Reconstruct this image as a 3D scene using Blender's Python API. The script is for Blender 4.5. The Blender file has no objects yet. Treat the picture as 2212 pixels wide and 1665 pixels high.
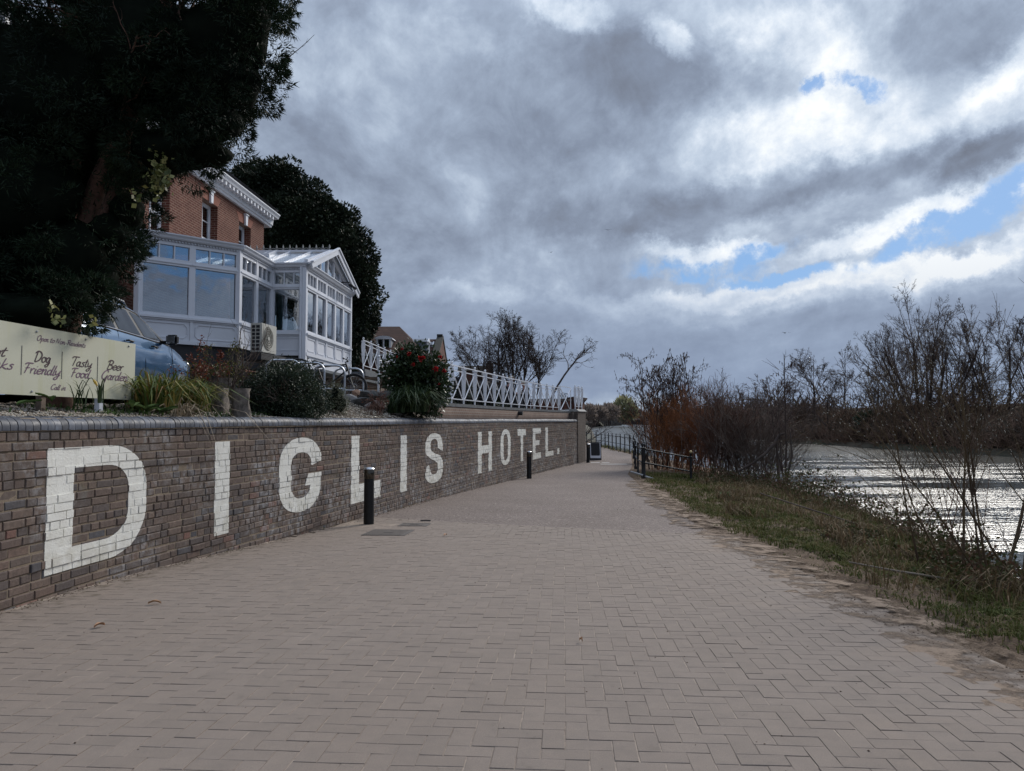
import bpy, bmesh, math, random
import numpy as np
from mathutils import Vector, Matrix
R = math.radians
SC = bpy.context.scene
COL = SC.collection

# ------------------------------------------------------------------ camera
FPX = 745.0            # focal length in pixels of a 1024 px wide picture
HOR = 420.0            # row of the horizon
TILT = math.atan((HOR - 385.5) / FPX)
cam_d = bpy.data.cameras.new('camera')
cam_d.sensor_width = 36.0
cam_d.lens = FPX / 1024.0 * 36.0
cam_d.clip_end = 6000.0
cam_d.clip_start = 0.05
cam = bpy.data.objects.new('camera', cam_d)
cam.location = (0, 0, 0)
cam.rotation_euler = (math.pi / 2 + TILT, 0, 0)
COL.objects.link(cam)
SC.camera = cam

SC.render.engine = 'CYCLES'
SC.cycles.use_denoising = True
SC.cycles.max_bounces = 6
SC.cycles.diffuse_bounces = 3
SC.cycles.glossy_bounces = 4
SC.cycles.transparent_max_bounces = 8
SC.cycles.sample_clamp_indirect = 6.0
SC.view_settings.view_transform = 'Standard'
SC.view_settings.look = 'None'
SC.view_settings.exposure = 0.40
SC.view_settings.gamma = 1.0
SC.view_settings.use_curve_mapping = False

CT, ST = math.cos(TILT), math.sin(TILT)
def at(px, py, y):
    """world point seen at pixel (px,py) of the 1024x771 picture, y metres ahead"""
    a = (px - 512.0) / FPX; b = (385.5 - py) / FPX
    dx, dy, dz = a, CT - b * ST, ST + b * CT
    return Vector((dx / dy * y, y, dz / dy * y))
def azel(px, py):
    d = at(px, py, 1.0).normalized()
    return math.atan2(d.x, d.y), math.asin(d.z)

# ------------------------------------------------------------------ node helper
class NT:
    def __init__(s, tree):
        s.t = tree; s.t.nodes.clear()
    def n(s, typ, ins=None, **props):
        nd = s.t.nodes.new(typ)
        for k, v in props.items(): setattr(nd, k, v)
        for k, v in (ins or {}).items():
            sock = nd.inputs[k]
            if isinstance(v, bpy.types.NodeSocket): s.t.links.new(v, sock)
            elif isinstance(v, bpy.types.Node): s.t.links.new(v.outputs[0], sock)
            else: sock.default_value = v
        return nd
    def m(s, op, a, b=0.0, c=0.0, clamp=False):
        return s.n('ShaderNodeMath', {0: a, 1: b, 2: c}, operation=op, use_clamp=clamp).outputs[0]
    def vm(s, op, a, b=(0, 0, 0), out=0):
        return s.n('ShaderNodeVectorMath', {0: a, 1: b}, operation=op).outputs[out]
    def mixc(s, f, a, b, blend='MIX'):
        nd = s.n('ShaderNodeMix', None, data_type='RGBA', blend_type=blend)
        for i, v in ((0, f), (6, a), (7, b)):
            if isinstance(v, bpy.types.NodeSocket): s.t.links.new(v, nd.inputs[i])
            elif isinstance(v, (tuple, list)): nd.inputs[i].default_value = (*v[:3], 1)
            else: nd.inputs[i].default_value = v
        return nd.outputs[2]
    def ramp(s, f, stops, interp='LINEAR'):
        nd = s.n('ShaderNodeValToRGB', {0: f})
        cr = nd.color_ramp; cr.interpolation = interp
        while len(cr.elements) < len(stops): cr.elements.new(0.5)
        for e, (p, c) in zip(cr.elements, stops):
            e.position = p; e.color = (*c, 1) if len(c) == 3 else c
        return nd.outputs[0]
    def noise(s, vec, scale, detail=3.0, rough=0.5, out=0, dist=0.0):
        ins = {'Scale': scale, 'Detail': detail, 'Roughness': rough, 'Distortion': dist}
        if vec is not None: ins['Vector'] = vec
        return s.n('ShaderNodeTexNoise', ins).outputs[out]
    def mr(s, v, a, b, c=0.0, d=1.0, smooth=False):
        return s.n('ShaderNodeMapRange', {0: v, 1: a, 2: b, 3: c, 4: d},
                   interpolation_type='SMOOTHSTEP' if smooth else 'LINEAR').outputs[0]

# ------------------------------------------------------------------ sky
SUN_AZ, SUN_EL = R(33), R(33)
world = bpy.data.worlds.new('World'); SC.world = world; world.use_nodes = True
W = NT(world.node_tree)
wdir = W.n('ShaderNodeTexCoord').outputs['Generated']
sx = W.n('ShaderNodeSeparateXYZ', {0: wdir})
X_, Y_, Z_ = sx.outputs[0], sx.outputs[1], sx.outputs[2]
w_az = W.m('ARCTAN2', X_, Y_)
w_el = W.m('ARCSINE', Z_)
E0 = W.n('ShaderNodeCombineXYZ', {0: w_az, 1: w_el, 2: 0.0}).outputs[0]
# wobble for cloud edges
wn1 = W.noise(wdir, 5.0, 10.0, 0.68, out=1)
wob = W.vm('SUBTRACT', wn1, (0.5, 0.5, 0.5))
wobs = W.n('ShaderNodeVectorMath', {0: wob, 3: 0.19}, operation='SCALE').outputs[0]
wobm = W.vm('MULTIPLY', wobs, (1, 0.6, 0))
E = W.vm('ADD', E0, wobm)
def feat(px, py, rx, ry, rot, soft0=1.0, soft1=0.35):
    """elliptic patch of sky: 1 inside, 0 outside; radii in picture pixels"""
    az, el = azel(px, py)
    mp = W.n('ShaderNodeMapping', {0: E, 1: (az, el, 0), 2: (0, 0, R(rot)), 3: (rx / FPX, ry / FPX, 1)}, vector_type='TEXTURE').outputs[0]
    ln = W.vm('LENGTH', mp, out=1)
    return W.mr(ln, soft0, soft1, 0.0, 1.0, True)
# flat cloud layer seen in perspective
zc = W.m('ADD', W.m('MAXIMUM', Z_, 0.0), 0.16)
pl0 = W.n('ShaderNodeCombineXYZ', {0: W.m('DIVIDE', X_, zc), 1: W.m('DIVIDE', Y_, zc), 2: 0.0}).outputs[0]
pl = W.n('ShaderNodeMapping', {0: pl0, 2: (0, 0, R(-52)), 3: (1.15, 0.62, 1)}).outputs[0]
big = W.noise(pl, 0.75, 4.0, 0.55, dist=0.3)
mid = W.noise(W.vm('ADD', pl, (7.3, 2.1, 0)), 1.9, 8.0, 0.62, dist=0.4)
fine = W.noise(W.vm('ADD', pl, (1.3, 9.1, 0)), 6.5, 10.0, 0.62, dist=0.2)
fpuff = W.noise(W.vm('ADD', E0, (3.3, 0.1, 0)), 13.0, 7.0, 0.62)
L = W.m('ADD', 0.47, W.m('MULTIPLY', W.m('SUBTRACT', big, 0.5), 0.45))
L = W.m('ADD', L, W.m('MULTIPLY', W.m('SUBTRACT', mid, 0.5), 0.50))
L = W.m('ADD', L, W.m('MULTIPLY', W.m('SUBTRACT', fine, 0.5), 0.30))
puf = W.noise(wdir, 10.0, 9.0, 0.66, dist=0.5)
L = W.m('ADD', L, W.m('MULTIPLY', W.m('SUBTRACT', puf, 0.5), 0.50))
# glow of the hidden sun through thin cloud
sdir = (math.sin(SUN_AZ) * math.cos(SUN_EL), math.cos(SUN_AZ) * math.cos(SUN_EL), math.sin(SUN_EL))
cosg = W.vm('DOT_PRODUCT', wdir, sdir, out=1)
L = W.m('ADD', L, W.m('MULTIPLY', W.mr(cosg, 0.72, 1.0, 0.0, 1.0, True), 0.16))
D2 = 1024 / 2212.0
def F(dx, dy, rx, ry, rot, k, s0=1.0, s1=0.3):
    global L
    L = W.m('ADD', L, W.m('MULTIPLY', feat(dx * D2, dy * D2, rx * D2, ry * D2, rot, s0, s1), k * (1.12 if k > 0 else 0.85)))
# bright and dark masses (positions on the 2212 px wide view)
F(1800, 230, 420, 200, 0, 0.20)
F(2170, 215, 170, 90, 30, 0.34)
F(1720, 95, 170, 100, -20, 0.14)
F(1640, 320, 260, 110, 8, 0.12)
F(1400, 140, 330, 130, -8, -0.28)
F(1330, 270, 430, 90, 8, -0.12)
F(1180, 200, 260, 160, 10, -0.05)
F(1620, 430, 400, 62, 8, -0.22)
F(1900, 375, 300, 48, 10, -0.18)
F(1350, 460, 380, 60, 8, -0.10)
F(2130, 270, 190, 60, 18, -0.28)
F(2140, 345, 170, 50, 22, -0.44)
F(2060, 80, 190, 90, 8, -0.30)
F(1900, 510, 520, 34, 12, 0.24)
F(1560, 530, 230, 32, -6, 0.26)
F(1750, 612, 620, 36, 2, 0.32)
F(2110, 560, 190, 36, 20, 0.26)
F(1640, 655, 560, 30, 2, 0.12)
F(1030, 640, 330, 24, 4, 0.12)
F(1750, 700, 520, 40, 4, -0.10)
F(2100, 690, 360, 70, 4, -0.12)
F(900, 380, 430, 200, 10, 0.02)
F(760, 120, 330, 180, 0, 0.10)
F(1250, 20, 160, 40, -8, 0.22)
F(1000, 90, 200, 50, -10, 0.08)
F(1480, 60, 90, 40, -30, 0.25)
F(950, 520, 420, 40, 6, -0.06)
F(1345, 862, 75, 9, 2, 0.38)
F(1500, 830, 330, 20, 0, -0.05)
# blue gaps
def B(dx, dy, rx, ry, rot, s0=1.08, s1=0.45):
    return feat(dx * D2, dy * D2, rx * D2, ry * D2, rot, s0, s1)
blue = B(1500, 563, 150, 31, -4)
for a in ((1690, 592, 190, 17, -2), (2010, 520, 190, 28, 17), (2190, 425, 120, 36, 24), (1848, 196, 60, 24, -24), (1735, 190, 46, 13, 10), (1600, 545, 110, 22, 10)):
    blue = W.m('MAXIMUM', blue, B(*a))
# a matching gap over the hotel side (mirrored in the windows)
def Baz(az, el, rx, ry, rot):
    mp = W.n('ShaderNodeMapping', {0: E, 1: (R(az), R(el), 0), 2: (0, 0, R(rot)), 3: (R(rx), R(ry), 1)}, vector_type='TEXTURE').outputs[0]
    return W.mr(W.vm('LENGTH', mp, out=1), 1.0, 0.5, 0.0, 1.0, True)
blue = W.m('MAXIMUM', blue, Baz(116, 11, 8, 2.0, 6))
blue = W.m('MAXIMUM', blue, Baz(-150, 50, 22, 9, 20))
wisps = W.mr(W.m('ADD', W.m('MULTIPLY', fpuff, 0.65), W.m('MULTIPLY', puf, 0.35)), 0.47, 0.60, 0.0, 1.0, True)
blue = W.m('MULTIPLY', blue, W.m('SUBTRACT', 1.0, wisps), clamp=True)
# texture in the bright part
L = W.m('ADD', L, W.m('MULTIPLY', W.m('SUBTRACT', fpuff, 0.5), W.mr(L, 0.4, 0.8, 0.16, 0.75)))
hz = W.mr(w_el, R(15), R(1.5), 0.0, 1.0, True)
L = W.m('ADD', W.m('MULTIPLY', W.m('SUBTRACT', L, 0.45), W.m('SUBTRACT', 1.0, W.m('MULTIPLY', hz, 0.45))), 0.45)
L = W.m('ADD', 0.5, W.m('MULTIPLY', W.m('SUBTRACT', L, 0.5), 0.98))
cl = W.ramp(L, [(0.0, (0.085, 0.090, 0.110)), (0.18, (0.125, 0.140, 0.178)), (0.38, (0.186, 0.224, 0.298)), (0.55, (0.275, 0.332, 0.428)),
                (0.72, (0.405, 0.475, 0.575)), (0.86, (0.565, 0.625, 0.705)), (1.0, (0.76, 0.785, 0.80))])
# overcast skies brighten towards the zenith
zen = W.mr(Z_, 0.42, 1.0, 1.0, 2.1, True)
cl = W.n('ShaderNodeVectorMath', {0: cl, 3: zen}, operation='SCALE').outputs[0]
cl = W.mixc(W.m('MULTIPLY', hz, 0.55), cl, (0.185, 0.240, 0.355))
cl = W.mixc(W.m('MULTIPLY', feat(1335 * D2, 880 * D2, 260 * D2, 46 * D2, 0, 1.0, 0.1), 0.75), cl, (0.36, 0.42, 0.50))
sky = W.n('ShaderNodeTexSky', None, sky_type='NISHITA', sun_disc=False, sun_elevation=SUN_EL, sun_rotation=SUN_AZ, air_density=1.0, dust_density=0.6, ozone_density=1.2)
skyb = W.mixc(1.0, sky.outputs[0], (0.85, 1.0, 1.15), 'MULTIPLY')
skyb = W.mixc(0.8, skyb, (1.05, 2.35, 4.7))
BG = 0.10
clb = W.n('ShaderNodeVectorMath', {0: cl, 3: 1.0 / BG}, operation='SCALE').outputs[0]
skc = W.mixc(blue, clb, skyb)
bg = W.n('ShaderNodeBackground', {0: skc, 1: BG})
W.n('ShaderNodeOutputWorld', {0: bg.outputs[0]})
world.cycles.sampling_method = 'MANUAL'
world.cycles.sample_map_resolution = 512

sd = bpy.data.lights.new('sun', 'SUN'); sd.energy = 2.0; sd.angle = R(19); sd.color = (1.0, 0.95, 0.88)
sun = bpy.data.objects.new('sun', sd); COL.objects.link(sun)
sun.rotation_euler = Vector(sdir).to_track_quat('Z', 'Y').to_euler()
sun.location = (30, 30, 40)
# ------------------------------------------------------------------ object helpers
RNG = np.random.default_rng(7)
rnd = random.Random(11)

def tag(o, label=None, cat=None, group=None, kind=None):
    if label: o['label'] = label
    if cat: o['category'] = cat
    if group: o['group'] = group
    if kind: o['kind'] = kind
    return o

def thing(name, label, cat, loc=(0, 0, 0), rotz=0.0, group=None):
    o = bpy.data.objects.new(name, None)
    o.empty_display_size = 0.2
    COL.objects.link(o)
    o.location = loc; o.rotation_euler = (0, 0, rotz)
    return tag(o, label, cat, group)

def link(name, mesh, parent=None, kind=None, loc=None):
    o = bpy.data.objects.new(name, mesh)
    COL.objects.link(o)
    if name in ('stems', 'twigs', 'canes', 'catkins', 'leaves', 'foliage', 'crown'): kind = kind or 'stuff'
    if parent is not None: o.parent = parent
    if kind: o['kind'] = kind
    if loc is not None: o.location = loc
    return o

def arrays_mesh(name, V, Fq, mat, smooth=False, col=None):
    """V (n,3); Fq: list of int arrays (k,3) or (k,4)"""
    me = bpy.data.meshes.new(name)
    V = np.asarray(V, dtype=np.float32)
    if not isinstance(Fq, (list, tuple)): Fq = [Fq]
    Fq = [np.asarray(f, dtype=np.int32) for f in Fq if len(f)]
    nl = sum(f.size for f in Fq); nf = sum(len(f) for f in Fq)
    me.vertices.add(len(V)); me.vertices.foreach_set('co', V.ravel())
    me.loops.add(nl); me.polygons.add(nf)
    me.loops.foreach_set('vertex_index', np.concatenate([f.ravel() for f in Fq]))
    tot = np.concatenate([np.full(len(f), f.shape[1], np.int32) for f in Fq])
    st = np.concatenate([[0], np.cumsum(tot)[:-1]]).astype(np.int32)
    me.polygons.foreach_set('loop_start', st)
    me.polygons.foreach_set('loop_total', tot)
    if smooth: me.polygons.foreach_set('use_smooth', np.ones(nf, bool))
    if col is not None:
        a = me.color_attributes.new('Col', 'FLOAT_COLOR', 'POINT')
        c = np.ones((len(V), 4), np.float32); c[:, 0] = col if np.ndim(col) == 1 else col[:, 0]
        if np.ndim(col) == 2: c[:, :3] = col[:, :3]
        a.data.foreach_set('color', c.ravel())
    me.materials.append(mat)
    me.update(calc_edges=True)
    me.validate()
    return me

class MB:
    """collects simple shapes, then links them as one mesh object"""
    def __init__(s): s.v = []; s.f = []; s.c = []
    def add(s, vs, fs, c=0.5):
        k = len(s.v); s.v.extend([tuple(p) for p in vs]); s.c.extend([c] * len(vs))
        s.f.extend([tuple(i + k for i in f) for f in fs]); return s
    def box(s, a, b, c=0.5):
        x0, y0, z0 = a; x1, y1, z1 = b
        return s.add([(x0, y0, z0), (x1, y0, z0), (x1, y1, z0), (x0, y1, z0), (x0, y0, z1), (x1, y0, z1), (x1, y1, z1), (x0, y1, z1)],
                     [(0, 3, 2, 1), (4, 5, 6, 7), (0, 1, 5, 4), (1, 2, 6, 5), (2, 3, 7, 6), (3, 0, 4, 7)], c)
    def frame_box(s, o, ux, uy, uz, a, b, c=0.5):
        """box in a local frame o, ux, uy, uz"""
        o = Vector(o); pts = []
        for z in (a[2], b[2]):
            for x, y in ((a[0], a[1]), (b[0], a[1]), (b[0], b[1]), (a[0], b[1])):
                pts.append(o + ux * x + uy * y + uz * z)
        return s.add(pts, [(0, 3, 2, 1), (4, 5, 6, 7), (0, 1, 5, 4), (1, 2, 6, 5), (2, 3, 7, 6), (3, 0, 4, 7)], c)
    def bar(s, p, q, w, h=None, up=(0, 0, 1), c=0.5):
        p, q = Vector(p), Vector(q); h = h or w
        d = (q - p); L = d.length
        if L < 1e-6: return s
        d.normalize(); u = Vector(up)
        if abs(d.dot(u)) > 0.98: u = Vector((1, 0, 0))
        x = d.cross(u).normalized(); z = x.cross(d)
        return s.frame_box(p, d, x, z, (0, -w / 2, -h / 2), (L, w / 2, h / 2), c)
    def tube(s, pts, r, n=8, c=0.5, cap=True):
        pts = [Vector(p) for p in pts]
        rs = r if isinstance(r, (list, tuple)) else [r] * len(pts)
        k = len(s.v); ref = Vector((0, 0, 1))
        prev = None
        for i, p in enumerate(pts):
            d = (pts[min(i + 1, len(pts) - 1)] - pts[max(i - 1, 0)]).normalized()
            if prev is None:
                u = ref if abs(d.dot(ref)) < 0.95 else Vector((1, 0, 0))
                x = d.cross(u).normalized()
            else:
                x = (prev - d * prev.dot(d)).normalized()
            y = d.cross(x); prev = x
            for j in range(n):
                a = 2 * math.pi * j / n
                s.v.append(tuple(p + (x * math.cos(a) + y * math.sin(a)) * rs[i])); s.c.append(c)
        for i in range(len(pts) - 1):
            for j in range(n):
                a, b = k + i * n + j, k + i * n + (j + 1) % n
                s.f.append((a, b, b + n, a + n))
        if cap:
            s.f.append(tuple(k + j for j in range(n))[::-1])
            e = k + (len(pts) - 1) * n
            s.f.append(tuple(e + j for j in range(n)))
        return s
    def lathe(s, prof, o=(0, 0, 0), n=16, c=0.5):
        k = len(s.v); o = Vector(o)
        for r, z in prof:
            for j in range(n):
                a = 2 * math.pi * j / n
                s.v.append((o.x + r * math.cos(a), o.y + r * math.sin(a), o.z + z)); s.c.append(c)
        for i in range(len(prof) - 1):
            for j in range(n):
                a, b = k + i * n + j, k + i * n + (j + 1) % n
                s.f.append((a, b, b + n, a + n))
        s.f.append(tuple(k + j for j in range(n))[::-1])
        e = k + (len(prof) - 1) * n
        s.f.append(tuple(e + j for j in range(n)))
        return s
    def ball(s, o, r, n=8, m=6, c=0.5):
        pr = [(max(1e-4, math.sin(math.pi * i / m)) * r, -math.cos(math.pi * i / m) * r) for i in range(m + 1)]
        return s.lathe(pr, o, n, c)
    def prism(s, poly, o, ux, uz, uy, d, c=0.5):
        """polygon (list of 2d) in plane ux,uz extruded by d along uy"""
        o = Vector(o); n = len(poly)
        a = [o + ux * p[0] + uz * p[1] for p in poly]
        b = [q + uy * d for q in a]
        return s.add(a + b, [tuple(range(n))[::-1], tuple(range(n, 2 * n))] + [(i, (i + 1) % n, n + (i + 1) % n, n + i) for i in range(n)], c)
    def mesh(s, name, mat, smooth=False, bevel=0.0):
        me = bpy.data.meshes.new(name)
        me.from_pydata(s.v, [], s.f)
        a = me.color_attributes.new('Col', 'FLOAT_COLOR', 'POINT')
        c = np.ones((len(s.v), 4), np.float32); c[:, 0] = s.c
        a.data.foreach_set('color', c.ravel())
        bm = bmesh.new(); bm.from_mesh(me)
        bmesh.ops.recalc_face_normals(bm, faces=bm.faces)
        if bevel: bmesh.ops.bevel(bm, geom=bm.edges[:], offset=bevel, segments=2, affect='EDGES', clamp_overlap=True)
        bm.to_mesh(me); bm.free()
        if smooth:
            me.polygons.foreach_set('use_smooth', [True] * len(me.polygons))
            try: me.set_sharp_from_angle(angle=R(38))
            except Exception: pass
        me.materials.append(mat)
        me.update()
        return me
    def build(s, name, mat, parent=None, smooth=False, bevel=0.0, kind=None):
        if name in ('dentil_course', 'modillions', 'ridge_cresting', 'spokes', 'chalk_writing', 'fan_guard', 'side_grille', 'flat_arches', 'base_panel'): kind = 'stuff'
        return link(name, s.mesh(name, mat, smooth, bevel), parent, kind)

def segs_mesh(name, P0, P1, R0, R1, mat, sides=3, col=None):
    """tapered prisms between points, fast"""
    P0 = np.asarray(P0, float); P1 = np.asarray(P1, float)
    R0 = np.asarray(R0, float)[:, None]; R1 = np.asarray(R1, float)[:, None]
    D = P1 - P0; Ln = np.linalg.norm(D, axis=1, keepdims=True); D = D / np.maximum(Ln, 1e-9)
    ref = np.where(np.abs(D[:, 2:3]) > 0.9, np.array([[1.0, 0, 0]]), np.array([[0, 0, 1.0]]))
    Xa = np.cross(D, ref); Xa /= np.linalg.norm(Xa, axis=1, keepdims=True); Ya = np.cross(D, Xa)
    n = len(P0); rings = []
    for P, Rr in ((P0, R0), (P1, R1)):
        for j in range(sides):
            a = 2 * math.pi * j / sides
            rings.append(P + (Xa * math.cos(a) + Ya * math.sin(a)) * Rr)
    V = np.stack(rings, 1).reshape(-1, 3)          # n * (2*sides)
    base = np.arange(n)[:, None] * (2 * sides)
    F = np.concatenate([np.concatenate([base + j, base + (j + 1) % sides, base + sides + (j + 1) % sides, base + sides + j], 1) for j in range(sides)], 0)
    c = None
    if col is not None: c = np.repeat(np.asarray(col), 2 * sides, axis=0)
    return arrays_mesh(name, V, F, mat, col=c, smooth=sides > 4)

def leaves_mesh(name, P, size, mat, aspect=0.45, dirs=None, col=None, rng=RNG, spread=1.0, quad=True):
    """leaf shaped faces at points P pointing along dirs (with scatter)"""
    P = np.asarray(P, float); n = len(P)
    d = rng.normal(size=(n, 3))
    if dirs is not None: d = d * spread + np.asarray(dirs)
    d /= np.linalg.norm(d, axis=1, keepdims=True) + 1e-9
    w = np.cross(d, rng.normal(size=(n, 3))); w /= np.linalg.norm(w, axis=1, keepdims=True) + 1e-9
    nn = np.cross(d, w)
    s = (np.asarray(size) * rng.uniform(0.7, 1.3, n))[:, None] if np.ndim(size) == 0 else np.asarray(size)[:, None]
    a = P; b = P + d * s * 0.5 + w * s * aspect * 0.5 - nn * s * 0.08
    c = P + d * s; e = P + d * s * 0.5 - w * s * aspect * 0.5 - nn * s * 0.08
    if quad:
        V = np.stack([a, b, c, e], 1).reshape(-1, 3)
        F = np.arange(4 * n).reshape(-1, 4); k = 4
    else:
        V = np.stack([a + w * s * aspect * 0.3, c, a - w * s * aspect * 0.3], 1).reshape(-1, 3)
        F = np.arange(3 * n).reshape(-1, 3); k = 3
    if col is None: col = rng.uniform(0, 1, n)
    return arrays_mesh(name, V, F, mat, col=np.repeat(np.asarray(col), k, axis=0))

def blades_mesh(name, P, h, wdt, mat, rng=RNG, lean=0.35, col=None, droop=0.35, dirs=None):
    """grass blades / strap leaves: two-segment bent strips"""
    P = np.asarray(P, float); n = len(P)
    h = np.broadcast_to(np.asarray(h, float), (n,)) * rng.uniform(0.6, 1.25, n)
    az = rng.uniform(0, 2 * math.pi, n)
    ld = np.stack([np.cos(az), np.sin(az), np.zeros(n)], 1)
    if dirs is not None: ld = ld * 0.5 + dirs; ld /= np.linalg.norm(ld, axis=1, keepdims=True)
    side = np.stack([-ld[:, 1], ld[:, 0], np.zeros(n)], 1)
    tw = rng.uniform(-0.8, 0.8, n)[:, None]
    side = side * np.cos(tw) + ld * np.sin(tw)
    ln = (np.minimum(np.abs(rng.normal(size=n)), 1.6) * lean + 0.08)[:, None]
    up = np.array([[0, 0, 1.0]])
    H = h[:, None]
    m1 = P + (up + ld * ln * 0.6) * H * 0.45
    m2 = P + (up * (1 - droop * ln * 0.5) + ld * ln * 1.05) * H * 0.8
    m3 = P + (up * (1 - droop * ln * 1.6) + ld * ln * 1.55) * H
    w = (np.broadcast_to(np.asarray(wdt, float), (n,)) * rng.uniform(0.7, 1.3, n))[:, None]
    V = np.stack([P - side * w * .5, P + side * w * .5, m1 + side * w * .48, m1 - side * w * .48, m2 + side * w * .3, m2 - side * w * .3, m3], 1).reshape(-1, 3)
    b = np.arange(n)[:, None] * 7
    Q = np.concatenate([np.concatenate([b, b + 1, b + 2, b + 3], 1), np.concatenate([b + 3, b + 2, b + 4, b + 5], 1)])
    T = np.concatenate([b + 5, b + 4, b + 6], 1)
    if col is None: col = rng.uniform(0, 1, n)
    return arrays_mesh(name, V, [Q, T], mat, col=np.repeat(np.asarray(col), 7, axis=0))

# ------------------------------------------------------------------ materials
MATS = {}
def mat(name):
    m = bpy.data.materials.new(name); m.use_nodes = True; MATS[name] = m
    return m, NT(m.node_tree)
def out(N, sh): N.n('ShaderNodeOutputMaterial', {0: sh})
def bsdf(N, col, rough=0.7, metal=0.0, spec=None, normal=None, **k):
    ins = {'Base Color': (*col, 1) if isinstance(col, tuple) and len(col) == 3 else col, 'Roughness': rough, 'Metallic': metal}
    if spec is not None: ins['Specular IOR Level'] = spec
    if normal is not None: ins['Normal'] = normal
    ins.update(k)
    return N.n('ShaderNodeBsdfPrincipled', ins).outputs[0]
def bump(N, h, strength=0.3, dist=0.01):
    return N.n('ShaderNodeBump', {'Height': h, 'Strength': strength, 'Distance': dist}).outputs[0]
def wpos(N): return N.n('ShaderNodeNewGeometry').outputs['Position']
def opos(N): return N.n('ShaderNodeTexCoord').outputs['Object']
def colR(N):
    return N.n('ShaderNodeSeparateColor', {0: N.n('ShaderNodeVertexColor', None, layer_name='Col').outputs[0]}).outputs[0]
def orand(N): return N.n('ShaderNodeObjectInfo').outputs['Random']

def simple(name, col, rough=0.6, metal=0.0, var=0.15, scale=8.0, bmp=0.0, spec=None, obj=False):
    m, N = mat(name)
    p = opos(N) if obj else wpos(N)
    n1 = N.noise(p, scale, 5.0, 0.6)
    c = N.mixc(N.mr(n1, 0.3, 0.7), tuple(x * (1 - var) for x in col), tuple(min(1, x * (1 + var)) for x in col))
    nr = bump(N, N.noise(p, scale * 5, 4.0), bmp, 0.004) if bmp else None
    r = N.m('ADD', rough, N.m('MULTIPLY', N.m('SUBTRACT', n1, 0.5), 0.2), clamp=True)
    out(N, bsdf(N, c, r, metal, spec, nr))
    return m

def foliage(name, stops, rough=0.55, spec=0.3, trans=0.25, patch=0.5, pscale=1.3):
    """leaf colours by per-leaf random value plus larger patches of growth"""
    m, N = mat(name)
    v = colR(N)
    n1 = N.noise(wpos(N), pscale, 3.0)
    f = N.m('ADD', N.m('MULTIPLY', v, 1 - patch), N.m('MULTIPLY', N.mr(n1, 0.3, 0.7), patch))
    c = N.ramp(f, stops)
    b = bsdf(N, c, rough, 0, spec)
    if trans:
        t = N.n('ShaderNodeBsdfTranslucent', {0: c})
        b = N.n('ShaderNodeMixShader', {0: trans, 1: b, 2: t.outputs[0]}).outputs[0]
    out(N, b)
    return m

# brick, per piece variation from object or from the joined mesh
def brick_mat(name, single, pal, mort=False, effl=True):
    m, N = mat(name)
    p = wpos(N)
    v = orand(N) if single else colR(N)
    c = N.ramp(v, pal, 'CONSTANT')
    v2 = N.m('FRACT', N.m('MULTIPLY', v, 17.37))
    c = N.mixc(1.0, c, N.ramp(v2, [(0, (0.85, 0.85, 0.86)), (1, (1.15, 1.13, 1.10))]), 'MULTIPLY')
    c = N.mixc(N.mr(N.noise(p, 1.1, 4.0, 0.6), 0.35, 0.7, 0, 0.6), c, (0.125, 0.088, 0.062))
    n1 = N.noise(p, 26.0, 6.0, 0.65); n2 = N.noise(p, 120.0, 3.0, 0.6)
    c = N.mixc(N.m('MULTIPLY', N.mr(n1, 0.35, 0.72), 0.55), c, (0.055, 0.045, 0.042))
    c = N.mixc(N.m('MULTIPLY', N.mr(n2, 0.55, 0.8), 0.35), c, (0.24, 0.19, 0.155))
    if effl:
        n3 = N.noise(p, 1.1, 5.0, 0.6); n4 = N.noise(p, 9.0, 6.0, 0.7)
        sp = N.n('ShaderNodeSeparateXYZ', {0: p}).outputs[2]
        low = N.mr(sp, -0.2, -1.3, 0.0, 0.10)
        e = N.m('MULTIPLY', N.mr(N.m('ADD', n3, low), 0.53, 0.68), N.mr(n4, 0.45, 0.68))
        c = N.mixc(N.m('MULTIPLY', e, 0.75), c, (0.40, 0.40, 0.41))
        g = N.m('MULTIPLY', N.mr(N.noise(p, 2.3, 4.0, 0.6), 0.56, 0.70), N.mr(n4, 0.5, 0.62))
        c = N.mixc(N.m('MULTIPLY', g, 0.30), c, (0.07, 0.085, 0.035))
    nr = bump(N, N.m('ADD', n1, N.m('MULTIPLY', n2, 0.35)), 0.9, 0.006)
    out(N, bsdf(N, c, N.mr(n1, 0.3, 0.7, 0.72, 0.92), 0, 0.3, nr))
    return m
PAL = [(0.0, (0.150, 0.108, 0.088)), (0.16, (0.128, 0.092, 0.078)), (0.30, (0.168, 0.122, 0.098)), (0.46, (0.108, 0.088, 0.083)),
       (0.60, (0.082, 0.083, 0.094)), (0.68, (0.140, 0.108, 0.092)), (0.82, (0.182, 0.124, 0.098)), (0.90, (0.115, 0.088, 0.078)), (0.965, (0.215, 0.112, 0.088))]
M_BRICK1 = brick_mat('old_brick_single', True, PAL)
M_BRICKN = brick_mat('old_brick_joined', False, PAL)
PALB = [(0.0, (0.048, 0.053, 0.070)), (0.3, (0.066, 0.075, 0.098)), (0.55, (0.040, 0.042, 0.053)), (0.8, (0.088, 0.098, 0.125))]
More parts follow.
